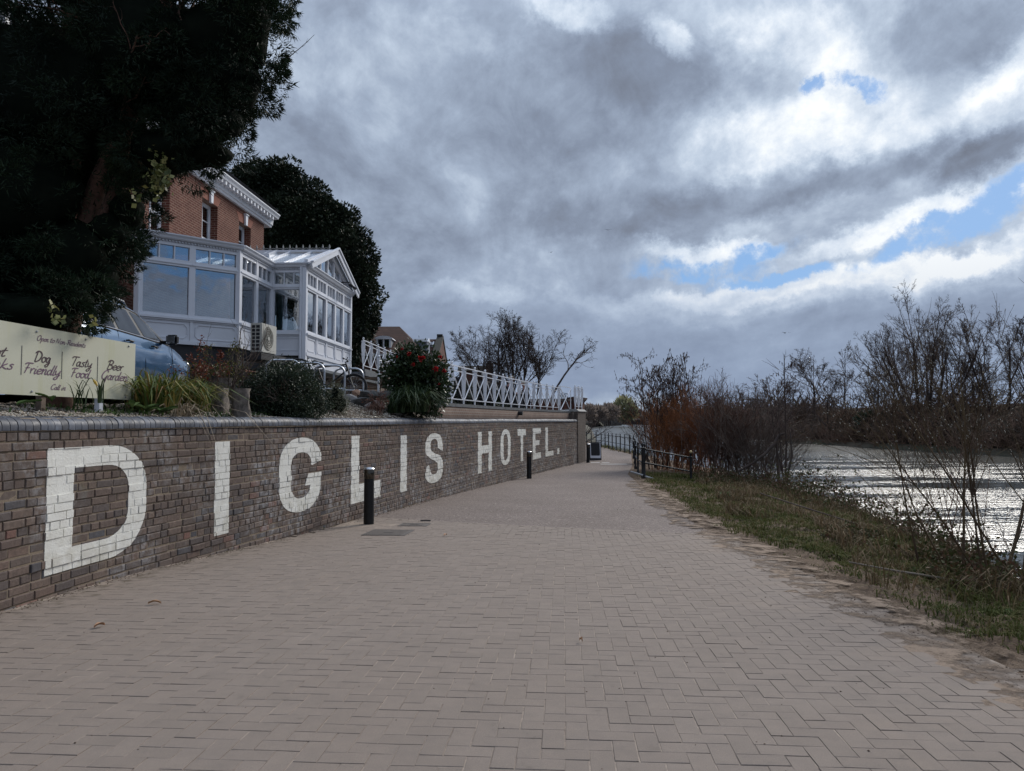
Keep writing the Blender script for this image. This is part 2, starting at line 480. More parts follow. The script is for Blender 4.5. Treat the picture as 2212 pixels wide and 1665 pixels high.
def coping_mat(name, single):
    m, N = mat(name); p = wpos(N)
    v = orand(N) if single else colR(N)
    c = N.ramp(v, PALB, 'CONSTANT')
    n1 = N.noise(p, 14.0, 6.0, 0.65)
    c = N.mixc(N.mr(n1, 0.54, 0.76, 0, 0.6), c, (0.20, 0.235, 0.29))
    c = N.mixc(N.mr(N.noise(p, 40.0, 5.0, 0.7), 0.58, 0.72, 0, 0.5), c, (0.035, 0.035, 0.038))
    out(N, bsdf(N, c, N.mr(n1, 0.3, 0.7, 0.45, 0.7), 0, 0.4, bump(N, n1, 0.5, 0.004)))
    return m
M_COP1 = coping_mat('blue_coping_single', True); M_COPN = coping_mat('blue_coping_joined', False)
m, N = mat('mortar'); p = wpos(N); n1 = N.noise(p, 3.0, 5.0); n2 = N.noise(p, 90.0, 5.0, 0.7)
c = N.mixc(N.mr(n1, 0.35, 0.7), (0.22, 0.172, 0.125), (0.31, 0.25, 0.185))
c = N.mixc(N.mr(n2, 0.5, 0.7, 0, 0.6), c, (0.075, 0.062, 0.05))
out(N, bsdf(N, c, 0.95, 0, 0.1, bump(N, n2, 0.8, 0.006))); M_MORTAR = m
m, N = mat('white_wall_paint'); p = wpos(N); n1 = N.noise(p, 7.0, 6.0, 0.65); n2 = N.noise(p, 60.0, 5.0, 0.65)
sz = N.n('ShaderNodeSeparateXYZ', {0: p}).outputs[2]
c = N.mixc(N.mr(n1, 0.4, 0.75, 0, 0.5), (0.80, 0.785, 0.72), (0.66, 0.635, 0.55))
c = N.mixc(N.m('MULTIPLY', N.mr(sz, -0.9, -1.3, 0, 1), N.mr(n1, 0.42, 0.6, 0, 0.45)), c, (0.42, 0.39, 0.30))
c = N.mixc(N.mr(n2, 0.61, 0.74, 0, 0.75), c, (0.20, 0.16, 0.13))
c = N.mixc(N.mr(N.noise(N.n('ShaderNodeMapping', {0: p, 3: (5, 5, 0.9)}).outputs[0], 2.0, 5.0, 0.6), 0.55, 0.75, 0, 0.35), c, (0.45, 0.42, 0.34))
out(N, bsdf(N, c, 0.62, 0, 0.35, bump(N, N.m('ADD', n2, N.m('MULTIPLY', n1, 0.8)), 0.9, 0.006))); M_WPAINT = m
def paver_mat(name, single):
    m, N = mat(name); p = wpos(N)
    v = orand(N) if single else colR(N)
    c = N.ramp(v, [(0, (0.272, 0.220, 0.180)), (0.5, (0.286, 0.231, 0.190)), (1, (0.302, 0.244, 0.200))])
    n0 = N.noise(p, 0.9, 4.0, 0.6); n1 = N.noise(p, 9.0, 5.0, 0.6); n2 = N.noise(p, 260.0, 3.0, 0.6)
    c = N.mixc(N.mr(n0, 0.35, 0.7, 0, 0.45), c, (0.275, 0.215, 0.170))
    c = N.mixc(N.mr(n1, 0.35, 0.75, 0, 0.30), c, (0.150, 0.128, 0.112))
    c = N.mixc(N.mr(n2, 0.35, 0.70, 0, 0.45), c, (0.130, 0.108, 0.094))
    c = N.mixc(N.mr(n2, 0.66, 0.80, 0, 0.5), c, (0.40, 0.34, 0.29))
    # dry sand brushed over the blocks near the verge
    sx_ = N.n('ShaderNodeSeparateXYZ', {0: p})
    dr = N.m('ADD', N.mr(sx_.outputs[0], 0.8, 2.8, 0, 0.30), N.noise(p, 1.6, 5.0, 0.65))
    c = N.mixc(N.mr(dr, 0.70, 1.0, 0, 0.6), c, (0.300, 0.232, 0.178))
    # damp moss near the wall
    lf = N.m('ADD', N.mr(N.m('SUBTRACT', sx_.outputs[0], N.m('MULTIPLY', sx_.outputs[1], 0.17)), -4.2, -5.1, 0, 0.35), n1)
    c = N.mixc(N.mr(lf, 0.66, 0.85, 0, 0.6), c, (0.105, 0.082, 0.055))
    out(N, bsdf(N, c, 0.92, 0, 0.25, bump(N, n2, 0.9, 0.004)))
    return m
M_PAV1 = paver_mat('paver_single', True); M_PAVN = paver_mat('paver_joined', False)
m, N = mat('joint_sand'); p = wpos(N); n1 = N.noise(p, 3.0, 5.0, 0.6); n2 = N.noise(p, 25.0, 5.0, 0.7)
c = N.mixc(N.mr(N.m('ADD', N.m('MULTIPLY', n1, 0.6), N.m('MULTIPLY', n2, 0.4)), 0.44, 0.60), (0.225, 0.182, 0.150), (0.38, 0.31, 0.25))
out(N, bsdf(N, c, 0.95, 0, 0.1)); M_SAND = m
m, N = mat('bonded_gravel_path'); p = wpos(N); n0 = N.noise(p, 0.7, 5.0, 0.6); n1 = N.noise(p, 45.0, 4.0, 0.7); n3 = N.noise(p, 12.0, 6.0, 0.7)
c = N.mixc(N.mr(n0, 0.35, 0.65), (0.205, 0.160, 0.136), (0.262, 0.208, 0.180))
c = N.mixc(N.mr(n3, 0.4, 0.7, 0, 0.45), c, (0.150, 0.120, 0.102))
n5 = N.noise(p, 22.0, 3.0, 0.8)
c = N.mixc(N.mr(n1, 0.42, 0.58, 0, 0.75), c, (0.105, 0.084, 0.072))
c = N.mixc(N.mr(n5, 0.56, 0.66, 0, 0.8), c, (0.42, 0.35, 0.30))
c = N.mixc(N.mr(n5, 0.42, 0.34, 0, 0.7), c, (0.085, 0.068, 0.058))
out(N, bsdf(N, c, 0.93, 0, 0.25, bump(N, n1, 1.0, 0.008))); M_GRAVELPATH = m
M_WHITE = simple('white_gloss_paint', (0.74, 0.75, 0.78), 0.38, var=0.05, scale=3.0)
M_UPVC = simple('white_window_plastic', (0.70, 0.71, 0.75), 0.42, var=0.04, scale=2.0)
M_BLACK = simple('black_paint', (0.009, 0.010, 0.011), 0.42, var=0.3, scale=20.0, spec=0.35)
M_BLACKM = simple('black_matt', (0.016, 0.016, 0.018), 0.75, var=0.3)
M_RUBBER = simple('rubber', (0.018, 0.018, 0.019), 0.8)
M_STEEL = simple('brushed_steel', (0.52, 0.53, 0.55), 0.34, 0.95, var=0.1, scale=10)
M_GALV = simple('galvanised_steel', (0.36, 0.37, 0.38), 0.5, 0.7, var=0.2, scale=10)
M_CHROME = simple('chrome', (0.80, 0.81, 0.84), 0.12, 1.0, var=0.03)
M_ROCK = simple('dark_rock', (0.085, 0.080, 0.074), 0.85, var=0.55, scale=7.0, bmp=0.8)
M_ROCKL = simple('pale_rock', (0.26, 0.235, 0.22), 0.85, var=0.4, scale=7.0, bmp=0.8)
M_BARK = simple('grey_bark', (0.080, 0.060, 0.050), 0.92, var=0.45, scale=14.0, bmp=0.9)
M_YEWBARK = simple('yew_bark', (0.14, 0.075, 0.052), 0.92, var=0.5, scale=9.0, bmp=0.9)
M_WOOD = simple('weathered_timber', (0.12, 0.085, 0.06), 0.8, var=0.4, scale=9.0, bmp=0.5)
M_SLATE = simple('slate_slab', (0.085, 0.095, 0.105), 0.6, var=0.3, scale=4.0, bmp=0.3)
# ------------------------------------------------------------------ ground heights and the line of the wall
GY = [-30, 0.0, 2.0, 3.3, 4.2, 5.4, 7.5, 9.1, 12.0, 17.0, 25.0, 36.0, 60.0, 2000.0]
GZ = [-1.2, -1.32, -1.36, -1.38, -1.41, -1.44, -1.50, -1.56, -1.67, -1.78, -1.96, -2.05, -2.12, -2.12]
def g(y): return float(np.interp(y, GY, GZ))
WP = [(-4.02, 1.0), (-3.99, 3.3), (-3.90, 5.6), (-3.66, 7.6), (-3.32, 9.2), (-2.62, 12.7), (-1.58, 17.8), (-0.55, 22.3), (0.62, 27.0), (2.10, 32.2), (3.62, 37.2)]
def catmull(pts, n=14):
    o = []
    for i in range(len(pts) - 1):
        p0 = pts[max(i - 1, 0)]; p1 = pts[i]; p2 = pts[i + 1]; p3 = pts[min(i + 2, len(pts) - 1)]
        for k in range(n):
            t = k / n
            o.append(tuple(0.5 * ((2 * b) + (-a + c) * t + (2 * a - 5 * b + 4 * c - d) * t * t + (-a + 3 * b - 3 * c + d) * t ** 3) for a, b, c, d in zip(p0, p1, p2, p3)))
    o.append(tuple(pts[-1])); return o
WL = np.array(catmull(WP))
WS = np.concatenate([[0], np.cumsum(np.linalg.norm(np.diff(WL, axis=0), axis=1))])
WLEN = WS[-1]
def wxy(s):
    return float(np.interp(s, WS, WL[:, 0])), float(np.interp(s, WS, WL[:, 1]))
def wfr(s):
    """point, tangent and normal (towards the path) of the wall face"""
    a = wxy(max(0, s - 0.15)); b = wxy(min(WLEN, s + 0.15)); x, y = wxy(s)
    t = Vector((b[0] - a[0], b[1] - a[1], 0)).normalized()
    return Vector((x, y, 0)), t, Vector((t.y, -t.x, 0))
def s_at_px(px):
    lo, hi = 0.5, WLEN
    for _ in range(50):
        m_ = (lo + hi) / 2; x, y = wxy(m_)
        # inverse of px for points near the horizon
        q = 512 + FPX * x / y / 1.0
        if q < px: lo = m_
        else: hi = m_
    return (lo + hi) / 2
def wall_x(y): return float(np.interp(y, WL[:, 1], WL[:, 0]))
# edge of the hard path on the river side
EP = [(2.9, -6), (2.85, 0), (2.74, 3.9), (2.70, 5.4), (2.76, 7.4), (2.85, 9.5), (2.98, 12.1), (3.25, 16.5), (3.62, 21.0), (4.05, 25.0), (4.25, 27.5), (5.3, 33.0), (7.25, 45.5), (7.0, 58.0), (5.6, 70.0), (3.0, 85)]
def edge_x(y): return float(np.interp(y, [e[1] for e in EP], [e[0] for e in EP]))
# top of the river bank and the water line
CR = [(3.6, -6), (3.7, 2), (3.95, 4.0), (4.4, 6.1), (5.5, 9.0), (7.0, 14.0), (8.3, 20.0), (9.3, 27.0), (9.4, 34.0), (8.6, 42.0), (7.9, 48.0), (7.6, 58.0), (7.0, 68), (9.0, 90), (12.4, 120), (20.6, 200), (30.5, 300), (36.5, 362)]
def crest_x(y): return float(np.interp(y, [e[1] for e in CR], [e[0] for e in CR]))
WATER = -3.5

def hn(x, y):
    return (math.sin(x * 3.1 + 1.3 * math.sin(y * 2.3)) * 0.5 + math.sin(y * 5.3 + x * 2.2) * 0.3 + math.sin(x * 11 + y * 7.7) * 0.2)
def bank_z(x, y):
    """height of the verge and the bank"""
    e = edge_x(y); c = crest_x(y); gz = g(y)
    if x <= e: return gz - 0.02
    w = max(c - e, 0.3)
    t = (x - e) / w
    if t <= 1:
        z = gz - 0.015 - 0.10 * t * t * w * 0.6
        return z + hn(x * 1.4, y * 1.4) * 0.055 * min(1, t * 4)
    zc_ = gz - 0.015 - 0.06 * w
    d = x - c
    z = zc_ - min(d * 0.85, 0.5 + d * 0.55)
    return max(z, WATER - 0.5) + hn(x, y) * 0.05

def grid_mesh(name, xs_fn, ys, z_fn, mat, smooth=True):
    V = []; nx = None
    for y in ys:
        xs = xs_fn(y); nx = len(xs)
        for x in xs: V.append((x, y, z_fn(x, y)))
    ny = len(ys); F = []
    for j in range(ny - 1):
        for i in range(nx - 1):
            a = j * nx + i; F.append((a, a + 1, a + nx + 1, a + nx))
    return arrays_mesh(name, V, np.array(F), mat, smooth=smooth)

# ---- the wide ground sheet, far land, water
m, N = mat('river_bed'); out(N, bsdf(N, (0.05, 0.045, 0.035), 0.95)); M_BED = m
mb = MB(); mb.add([(-3500, -1500, -5.2), (3500, -1500, -5.2), (3500, 5000, -5.2), (-3500, 5000, -5.2)], [(0, 1, 2, 3)])
tag(mb.build('ground', M_BED), kind='structure')

m, N = mat('field_soil'); p = wpos(N); n1 = N.noise(p, 0.12, 6.0, 0.65); n2 = N.noise(p, 1.7, 6.0, 0.7)
c = N.mixc(N.mr(n1, 0.4, 0.6), (0.045, 0.048, 0.022), (0.085, 0.062, 0.040))
c = N.mixc(N.mr(n2, 0.4, 0.6, 0, 0.6), c, (0.038, 0.032, 0.022))
out(N, bsdf(N, c, 0.95)); M_FIELD = m
m, N = mat('verge_earth'); p = wpos(N)
n1 = N.noise(p, 2.2, 6.0, 0.65); n2 = N.noise(p, 26.0, 6.0, 0.7); n3 = N.noise(p, 7.0, 5.0, 0.6)
c = N.ramp(N.m('ADD', N.m('MULTIPLY', n1, 0.55), N.m('MULTIPLY', n2, 0.45)),
           [(0.30, (0.062, 0.040, 0.027)), (0.45, (0.120, 0.082, 0.056)), (0.56, (0.195, 0.140, 0.098)), (0.70, (0.29, 0.215, 0.155))])
c = N.mixc(N.mr(n3, 0.50, 0.66, 0, 0.85), c, (0.050, 0.033, 0.023))
out(N, bsdf(N, c, 0.95, 0, 0.1, bump(N, N.m('ADD', n2, n3), 1.0, 0.03))); M_EARTH = m

ys = list(np.arange(-6, 14, 0.16)) + list(np.arange(14, 40, 0.4)) + list(np.arange(40, 120, 2.5))
def bxs(y):
    e = edge_x(y); c = crest_x(y)
    w = max(c - e, 0.3)
    return [e - 0.5, e - 0.1] + [e + w * t for t in np.linspace(0.0, 1, 26)] + [c + d for d in (0.15, 0.35, 0.6, 0.9, 1.3, 1.8, 2.4, 3.2, 4.5)]
def bz(x, y):
    z = bank_z(x, y)
    e = edge_x(y)
    if y < 24 and 0 < x - e < 1.2: z += 0.022 * hn(x * 9, y * 9) * min(1, (x - e) * 5)
    return z - (0.012 if x < e + 0.03 else 0)
tag(link('river_bank', grid_mesh('river_bank', bxs, ys, bz, M_EARTH)), kind='structure')

# left bank further off, right (far) bank
def lxs(y): c = crest_x(y); return [-400, -100, -20, c - 6, c - 1, c, c + 0.8, c + 2.5]
def lz(x, y):
    c = crest_x(y); return -2.3 if x <= c - 0.9 else (-2.4 if x <= c else (-3.2 if x < c + 1 else -4.4))
tag(link('near_bank_land', grid_mesh('near_bank_land', lxs, list(np.arange(60, 362, 8.0)) + [362, 363.0], lz, M_FIELD)), kind='structure')
FB = [(60, -60), (56, 0), (52, 40), (49.5, 72), (46, 95), (43.5, 118), (47, 160), (60, 250), (80, 400), (108, 600), (128, 760)]
def fb_x(y): return float(np.interp(y, [e[1] for e in FB], [e[0] for e in FB]))
def fxs(y): x = fb_x(y); return [x - 1.5, x, x + 0.6, x + 2.5, x + 8, x + 30, x + 120, x + 900]
def fz(x, y):
    d = x - fb_x(y); return float(np.interp(d, [-1.5, 0, 0.6, 2.5, 8, 30, 120], [-4.6, -3.55, -3.1, -2.6, -2.1, -1.8, -1.2])) + 0.12 * math.sin(y * 0.7)
tag(link('far_bank', grid_mesh('far_bank', fxs, list(np.arange(-60, 780, 5.0)), fz, M_FIELD)), kind='structure')
mb = MB(); mb.add([(-1500, 700, -2.0), (1800, 700, -2.0), (1800, 4500, 3.0), (-1500, 4500, 3.0)], [(0, 1, 2, 3)])
tag(mb.build('distant_land', M_FIELD), kind='structure')

m, N = mat('river_water'); p = wpos(N)
mp1 = N.n('ShaderNodeMapping', {0: p, 3: (0.55, 1.5, 1)}).outputs[0]
mp2 = N.n('ShaderNodeMapping', {0: p, 2: (0, 0, R(20)), 3: (2.2, 5.0, 1)}).outputs[0]
mp3 = N.n('ShaderNodeMapping', {0: p, 2: (0, 0, R(-12)), 3: (0.05, 0.16, 1)}).outputs[0]
w1 = N.noise(mp1, 1.0, 3.0, 0.6, dist=0.4); w2 = N.noise(mp2, 1.0, 3.0, 0.65); w3 = N.noise(mp3, 1.0, 4.0, 0.6, dist=0.8)
calm = N.mr(w3, 0.40, 0.62, 0.25, 1.0, True)
dst = N.mr(N.n('ShaderNodeSeparateXYZ', {0: p}).outputs[1], 40, 110, 1.0, 0.12)
rgh = N.mr(N.n('ShaderNodeSeparateXYZ', {0: p}).outputs[1], 45, 130, 0.09, 0.32)
hgt = N.m('MULTIPLY', N.m('ADD', N.m('MULTIPLY', w1, 1.0), N.m('MULTIPLY', w2, 0.48)), N.m('MULTIPLY', calm, dst))
nr = N.n('ShaderNodeBump', {'Height': hgt, 'Strength': 1.0, 'Distance': 0.13}).outputs[0]
out(N, bsdf(N, (0.030, 0.034, 0.030), rgh, 0, 0.5, nr, IOR=1.33)); M_WATER = m
mb = MB(); mb.add([(4, -80, WATER), (900, -80, WATER), (900, 900, WATER), (4, 900, WATER)], [(0, 1, 2, 3)])
tag(mb.build('river_water', M_WATER), kind='structure')

# ------------------------------------------------------------------ path: gravel surface, then block paving
# line where the paving stops
TH0, TH1 = (-2.46, 13.1), (3.1, 10.55)
def th_y(x): return TH0[1] + (TH1[1] - TH0[1]) * (x - TH0[0]) / (TH1[0] - TH0[0])
def pathz(x, y): return g(y) - 0.012
ysp = list(np.arange(-6, 45, 0.5)) + list(np.arange(45, 67, 1.5))
def pxs(y):
    a = wall_x(y) - 0.3 if y < 37.3 else float(np.interp(y, [37.3, 38, 58, 70, 85], [3.4, 3.4, 2.2, -3, -12]))
    b = edge_x(y) + (0.0)
    return [a + (b - a) * t for t in np.linspace(0, 1, 14)]
tag(link('gravel_path', grid_mesh('gravel_path', pxs, ysp, pathz, M_GRAVELPATH)), kind='structure')

# painted marks on the far path
m, N = mat('worn_road_paint'); out(N, bsdf(N, (0.52, 0.50, 0.47), 0.8)); M_ROADP = m
mk = MB()
def flat(x0, x1, y0, y1):
    mk.add([(x0, y0, g(y0) - 0.008), (x1, y0, g(y0) - 0.008), (x1, y1, g(y1) - 0.008), (x0, y1, g(y1) - 0.008)], [(0, 1, 2, 3)])
flat(4.12, 5.35, 34.6, 35.0); flat(3.82, 4.25, 36.1, 36.45); flat(4.35, 4.72, 36.1, 36.4)
tag(mk.build('painted_marks', M_ROADP), kind='structure')

# ---- herringbone block paving
TH = R(4.0); cth, sth = math.cos(TH), math.sin(TH)
def rot(u, v): return (u * cth + v * sth, -u * sth + v * cth)   # local -> world (y axis turned to the right)
PW, PL, GAP = 0.100, 0.200, 0.0040
blocks = []
for i in range(-80, 80):
    for j in range(-60, 170):
        # unit cell: i,j on a 0.1 m lattice; 90 degree herringbone
        k = (i - j) % 4
        if k == 0: blocks.append((i * .1 + .1, j * .1 + .05, 0))       # lies across
        elif k == 2: blocks.append((i * .1 + .05, j * .1 + .0, 1))       # lies along
PB = []
for u, v, o in blocks:
    x, y = rot(u, v)
    if y < 1.6 or y > 13.4: continue
    if x < wall_x(y) + 0.05 or x > edge_x(y) + 0.10: continue
    if y > th_y(x) - 0.18: continue
    PB.append((x, y, o))
paving = thing('block_paving', None, None); paving['kind'] = 'structure'
def paver_local(seed):
    r = random.Random(seed); e = 0.0016
    hx, hy = PL / 2 - GAP / 2, PW / 2 - GAP / 2
    j = lambda s: s + r.uniform(-0.0012, 0.0012)
    top = [(j(-hx + e), j(-hy + e), 0), (j(hx - e), j(-hy + e), 0), (j(hx - e), j(hy - e), 0), (j(-hx + e), j(hy - e), 0)]
    mid_ = [(-hx, -hy, -e), (hx, -hy, -e), (hx, hy, -e), (-hx, hy, -e)]
    low_ = [(a, b, -0.03) for a, b, _ in mid_]
    F = [(0, 1, 2, 3)] + [(4 + i, 4 + (i + 1) % 4, (i + 1) % 4, i) for i in range(4)] + [(8 + i, 8 + (i + 1) % 4, 4 + (i + 1) % 4, 4 + i) for i in range(4)]
    return top + mid_ + low_, F
PV = [paver_local(s) for s in range(8)]
pmeshes = []
for V, F in PV:
    me = bpy.data.meshes.new('paver'); me.from_pydata(V, [], F); me.materials.append(M_PAV1); pmeshes.append(me)
def in_view(x, y, z):
    if y < 0.5: return False
    px = 512 + FPX * x / y; 
    py = HOR - FPX * z / y
    return -15 < px < 1040 and py < 790
PB.sort(key=lambda b: (0 if in_view(b[0], b[1], g(b[1])) else 1, b[0] ** 2 + b[1] ** 2))
prest = MB()
pr = random.Random(5)
for n_, (x, y, o) in enumerate(PB):
    a = -TH + (math.pi / 2 if o else 0) + pr.gauss(0, 0.010)
    # a few half and out-of-pattern blocks give the laying its wander
    x += pr.gauss(0, 0.0014); y += pr.gauss(0, 0.0014)
    z = g(y) + max(-.0016, min(.0016, pr.gauss(0, 0.0008)))
    tx, ty = pr.gauss(0, 0.0045), pr.gauss(0, 0.0045)
    slope = (g(y + 0.1) - g(y - 0.1)) / 0.2
    mtx = Matrix.Translation((x, y, z)) @ Matrix.Rotation(math.atan(slope) + tx, 4, 'X') @ Matrix.Rotation(ty, 4, 'Y') @ Matrix.Rotation(a, 4, 'Z')
    if n_ < 300:
        ob = link('paver', pmeshes[n_ % 8], paving); ob.matrix_local = mtx
    else:
        V, F = PV[n_ % 8]
        prest.add([mtx @ Vector(q) for q in V], F, pr.random())
me = bpy.data.meshes.new('pavers'); me.from_pydata(prest.v, [], prest.f)
ca = me.color_attributes.new('Col', 'FLOAT_COLOR', 'POINT'); cc = np.ones((len(prest.v), 4), np.float32); cc[:, 0] = prest.c
ca.data.foreach_set('color', cc.ravel()); me.materials.append(M_PAVN)
link('remaining_pavers', me, paving, 'stuff')
# sand in the joints
def sxs(y):
    a = wall_x(y) - 0.2; b = edge_x(y) + 0.12
    return [a + (b - a) * t for t in np.linspace(0, 1, 24)]
def sz_(x, y): return g(y) - 0.0029 + 0.0006 * hn(x * 6, y * 6)
ysand = list(np.arange(1.2, 10.4, 0.1))
link('joint_sand', grid_mesh('joint_sand', sxs, ysand, sz_, M_SAND), paving)
mb = MB()
for i in range(40):
    x0 = TH0[0] - 0.3 + (TH1[0] - TH0[0] + 0.3) * i / 40; x1 = TH0[0] - 0.3 + (TH1[0] - TH0[0] + 0.3) * (i + 1) / 40
    mb.add([(x0, 10.25, g(10.25) - 0.0075), (x1, 10.25, g(10.25) - 0.0075), (x1, th_y(x1) - 0.02, g(th_y(x1)) - 0.0075), (x0, th_y(x0) - 0.02, g(th_y(x0)) - 0.0075)], [(0, 1, 2, 3)])
mb.build('joint_bed', M_SAND, paving)
# border course of blocks laid along the threshold
tx_ = Vector((TH1[0] - TH0[0], TH1[1] - TH0[1], 0)); tl = tx_.length; tx_.normalize(); bord = MB()
k = 0
while k * 0.205 < tl - 0.1:
    c0 = Vector((TH0[0], TH0[1], 0)) + tx_ * (k * 0.205 + 0.1); nrm = Vector((-tx_.y, tx_.x, 0))
    zt = g(c0.y) + pr.gauss(0, 0.001)
    for side in (0, 1):
        cc_ = c0 - nrm * (0.06 + 0.104 * side) + tx_ * (0.1 * side)
        bord.frame_box((cc_.x, cc_.y, zt), tx_, nrm, Vector((0, 0, 1)), (-0.0985, -0.049, -0.03), (0.0985, 0.049, 0.0), pr.random())
    k += 1
bord.build('border_pavers', M_PAVN, paving, kind='stuff')

# loose sand and soil strip between paving and grass
def strip_xs(y):
    e = edge_x(y); return [e - 0.30 - 0.10 * math.sin(y * 2.1) + 0.045 * math.sin(y * 9.7) - 0.06 * math.sin(y * 4.3) , e - 0.12, e, e + 0.15, e + 0.3, e + 0.45]
def strip_z(x, y):
    e = edge_x(y); d = x - e
    return g(y) + (float(np.interp(d, [-0.5, -0.28, -0.12, 0, 0.15, 0.45], [-0.004, -0.0015, 0.004, 0.008, 0.012, -0.01])) + 0.004 * hn(x * 10, y * 10))
m, N = mat('loose_sand'); p = wpos(N); n1 = N.noise(p, 4.0, 6.0, 0.7); n2 = N.noise(p, 50.0, 5.0, 0.7)
c = N.mixc(N.mr(n1, 0.40, 0.62), (0.110, 0.076, 0.052), (0.295, 0.222, 0.165))
c = N.mixc(N.mr(n2, 0.55, 0.72, 0, 0.7), c, (0.060, 0.042, 0.030))
al = N.m('MULTIPLY', N.mr(N.noise(p, 4.0, 8.0, 0.7), 0.42, 0.58), 1.0, clamp=True)
out(N, N.n('ShaderNodeMixShader', {0: al, 1: N.n('ShaderNodeBsdfTransparent').outputs[0], 2: bsdf(N, c, 0.95, 0, 0.1, bump(N, n2, 1.0, 0.01))}).outputs[0])
M_LOOSE = m
tag(link('sand_strip', grid_mesh('sand_strip', strip_xs, list(np.arange(1.5, 24, 0.06)), strip_z, M_LOOSE)), kind='structure')
# ------------------------------------------------------------------ the lettered brick wall
wall = thing('brick_wall', 'long curving dark brick wall painted with tall white capital letters beside the path', 'wall')
UZ = Vector((0, 0, 1))
COP_T = 0.035; COP_H = 0.115; TOPB = COP_T - COP_H - 0.010     # coping top, coping height, top of brickwork
CH = 0.0752; BHT = 0.0650; ST_L, HD_L = 0.222, 0.107; JT = 0.010
NC = 29
br = random.Random(3)
def course_off(s, k):
    """uneven line of each course and the bulge of the old wall"""
    return bulge(s) + 0.003 * math.sin(s * 0.8 + k * 1.9) + 0.0025 * math.sin(s * 2.7 + k * 0.7) + (0.005 if (k * 7) % 5 == 0 else 0)
def bulge(s): return 0.012 * math.sin(s * 0.33 + 1.0)
# brick prototypes: unit pieces with worn, chamfered arrises; local x along the wall, y out of the wall, z up
def brick_shape(L_, seed):
    r = random.Random(seed); e = r.uniform(0.004, 0.008); D = 0.05
    hx, hz = L_ / 2, BHT / 2
    j = lambda: r.uniform(-0.0025, 0.0025)
    fr = [(-hx + e + j(), 0, -hz + e + j()), (hx - e + j(), 0, -hz + e + j()), (hx - e + j(), 0, hz - e + j()), (-hx + e + j(), 0, hz - e + j())]
    md = [(-hx + j(), -e, -hz + j() * .5), (hx + j(), -e, -hz + j() * .5), (hx + j(), -e, hz + j() * .5), (-hx + j(), -e, hz + j() * .5)]
    bk = [(a, -D, c_) for a, _, c_ in md]
    F = [(0, 1, 2, 3)] + [(4 + i, 4 + (i + 1) % 4, (i + 1) % 4, i) for i in range(4)] + [(8 + i, 8 + (i + 1) % 4, 4 + (i + 1) % 4, 4 + i) for i in range(4)]
    return fr + md + bk, F
SHP = {'s': [brick_shape(ST_L, s) for s in range(8)], 'h': [brick_shape(HD_L, 50 + s) for s in range(8)]}
BM = {}
for k_, L_ in SHP.items():
    BM[k_] = []
    for V, F in L_:
        me = bpy.data.meshes.new('brick'); me.from_pydata(V, [], F); me.materials.append(M_BRICK1); BM[k_].append(me)
bricks = []     # (s centre, z centre, kind, shape index, proud)
for k in range(NC):
    zc_ = TOPB - JT - BHT / 2 - k * CH
    s = 0.8 + br.uniform(0, 0.2)
    while s < WLEN - 0.15:
        kd = 'h' if (k % 5 == 0 and k > 0) or br.random() < 0.42 else 's'
        if k == 0: kd = 'h'
        Lb = ST_L if kd == 's' else HD_L
        x, y = wxy(s)
        if zc_ + BHT / 2 > g(y) - 0.03:
            bricks.append((s + Lb / 2, zc_, kd, br.randrange(8), max(-0.003, br.gauss(0, 0.0025))))
        s += Lb + JT + br.uniform(-0.001, 0.003)
def brick_mtx(b):
    s, z, kd, sh, pr_ = b
    k = int(round((TOPB - z) / CH)); P, t, n = wfr(s)
    P = P + n * (0.0085 + pr_ + course_off(s, k)); P.z = z + 0.004 * math.sin(s * 1.7 + k)
    M = Matrix.Identity(4)
    for i, a in enumerate((t, -n * -1, UZ)):
        for j in range(3): M[j][i] = a[j]
    M[0][3], M[1][3], M[2][3] = P
    return M @ Matrix.Rotation(br.gauss(0, 0.006), 4, 'Y')
def seen(b):
    x, y = wxy(b[0]); return y > 1 and 512 + FPX * x / y > -14
bricks.sort(key=lambda b: (0 if seen(b) else 1, -(1.0 if b[2] == 's' else 0.62) / (wxy(b[0])[1])))
rest = MB()
for i, b in enumerate(bricks):
    M_ = brick_mtx(b)
    if i < 300 and seen(b):
        o = link('brick', BM[b[2]][b[3]], wall); o.matrix_local = M_
    else:
        V, F = SHP[b[2]][b[3]]
        rest.add([M_ @ Vector(q) for q in V], F, br.random())
me = bpy.data.meshes.new('bricks'); me.from_pydata(rest.v, [], rest.f)
ca = me.color_attributes.new('Col', 'FLOAT_COLOR', 'POINT'); cc = np.ones((len(rest.v), 4), np.float32); cc[:, 0] = rest.c
ca.data.foreach_set('color', cc.ravel()); me.materials.append(M_BRICKN)
link('remaining_bricks', me, wall, 'stuff')
# mortar body of the wall
V = []; F = []
ss = np.arange(0.6, WLEN, 0.12)
zs = [-2.4] + list(np.arange(-2.2, TOPB - 0.02, CH)) + [TOPB + 0.004]
for s in ss:
    P, t, n = wfr(s)
    for z in zs:
        q = P + n * (bulge(s) + 0.0005 * math.sin(s * 31 + z * 55))
        V.append((q.x, q.y, z))
    q = P - n * 0.33; V.append((q.x, q.y, TOPB + 0.004)); V.append((q.x, q.y, -2.4))
nz = len(zs) + 2
for i in range(len(ss) - 1):
    for j in range(nz - 1):
        a = i * nz + j; F.append((a, a + nz, a + nz + 1, a + 1))
link('mortar', arrays_mesh('mortar', V, np.array(F), M_MORTAR), wall)

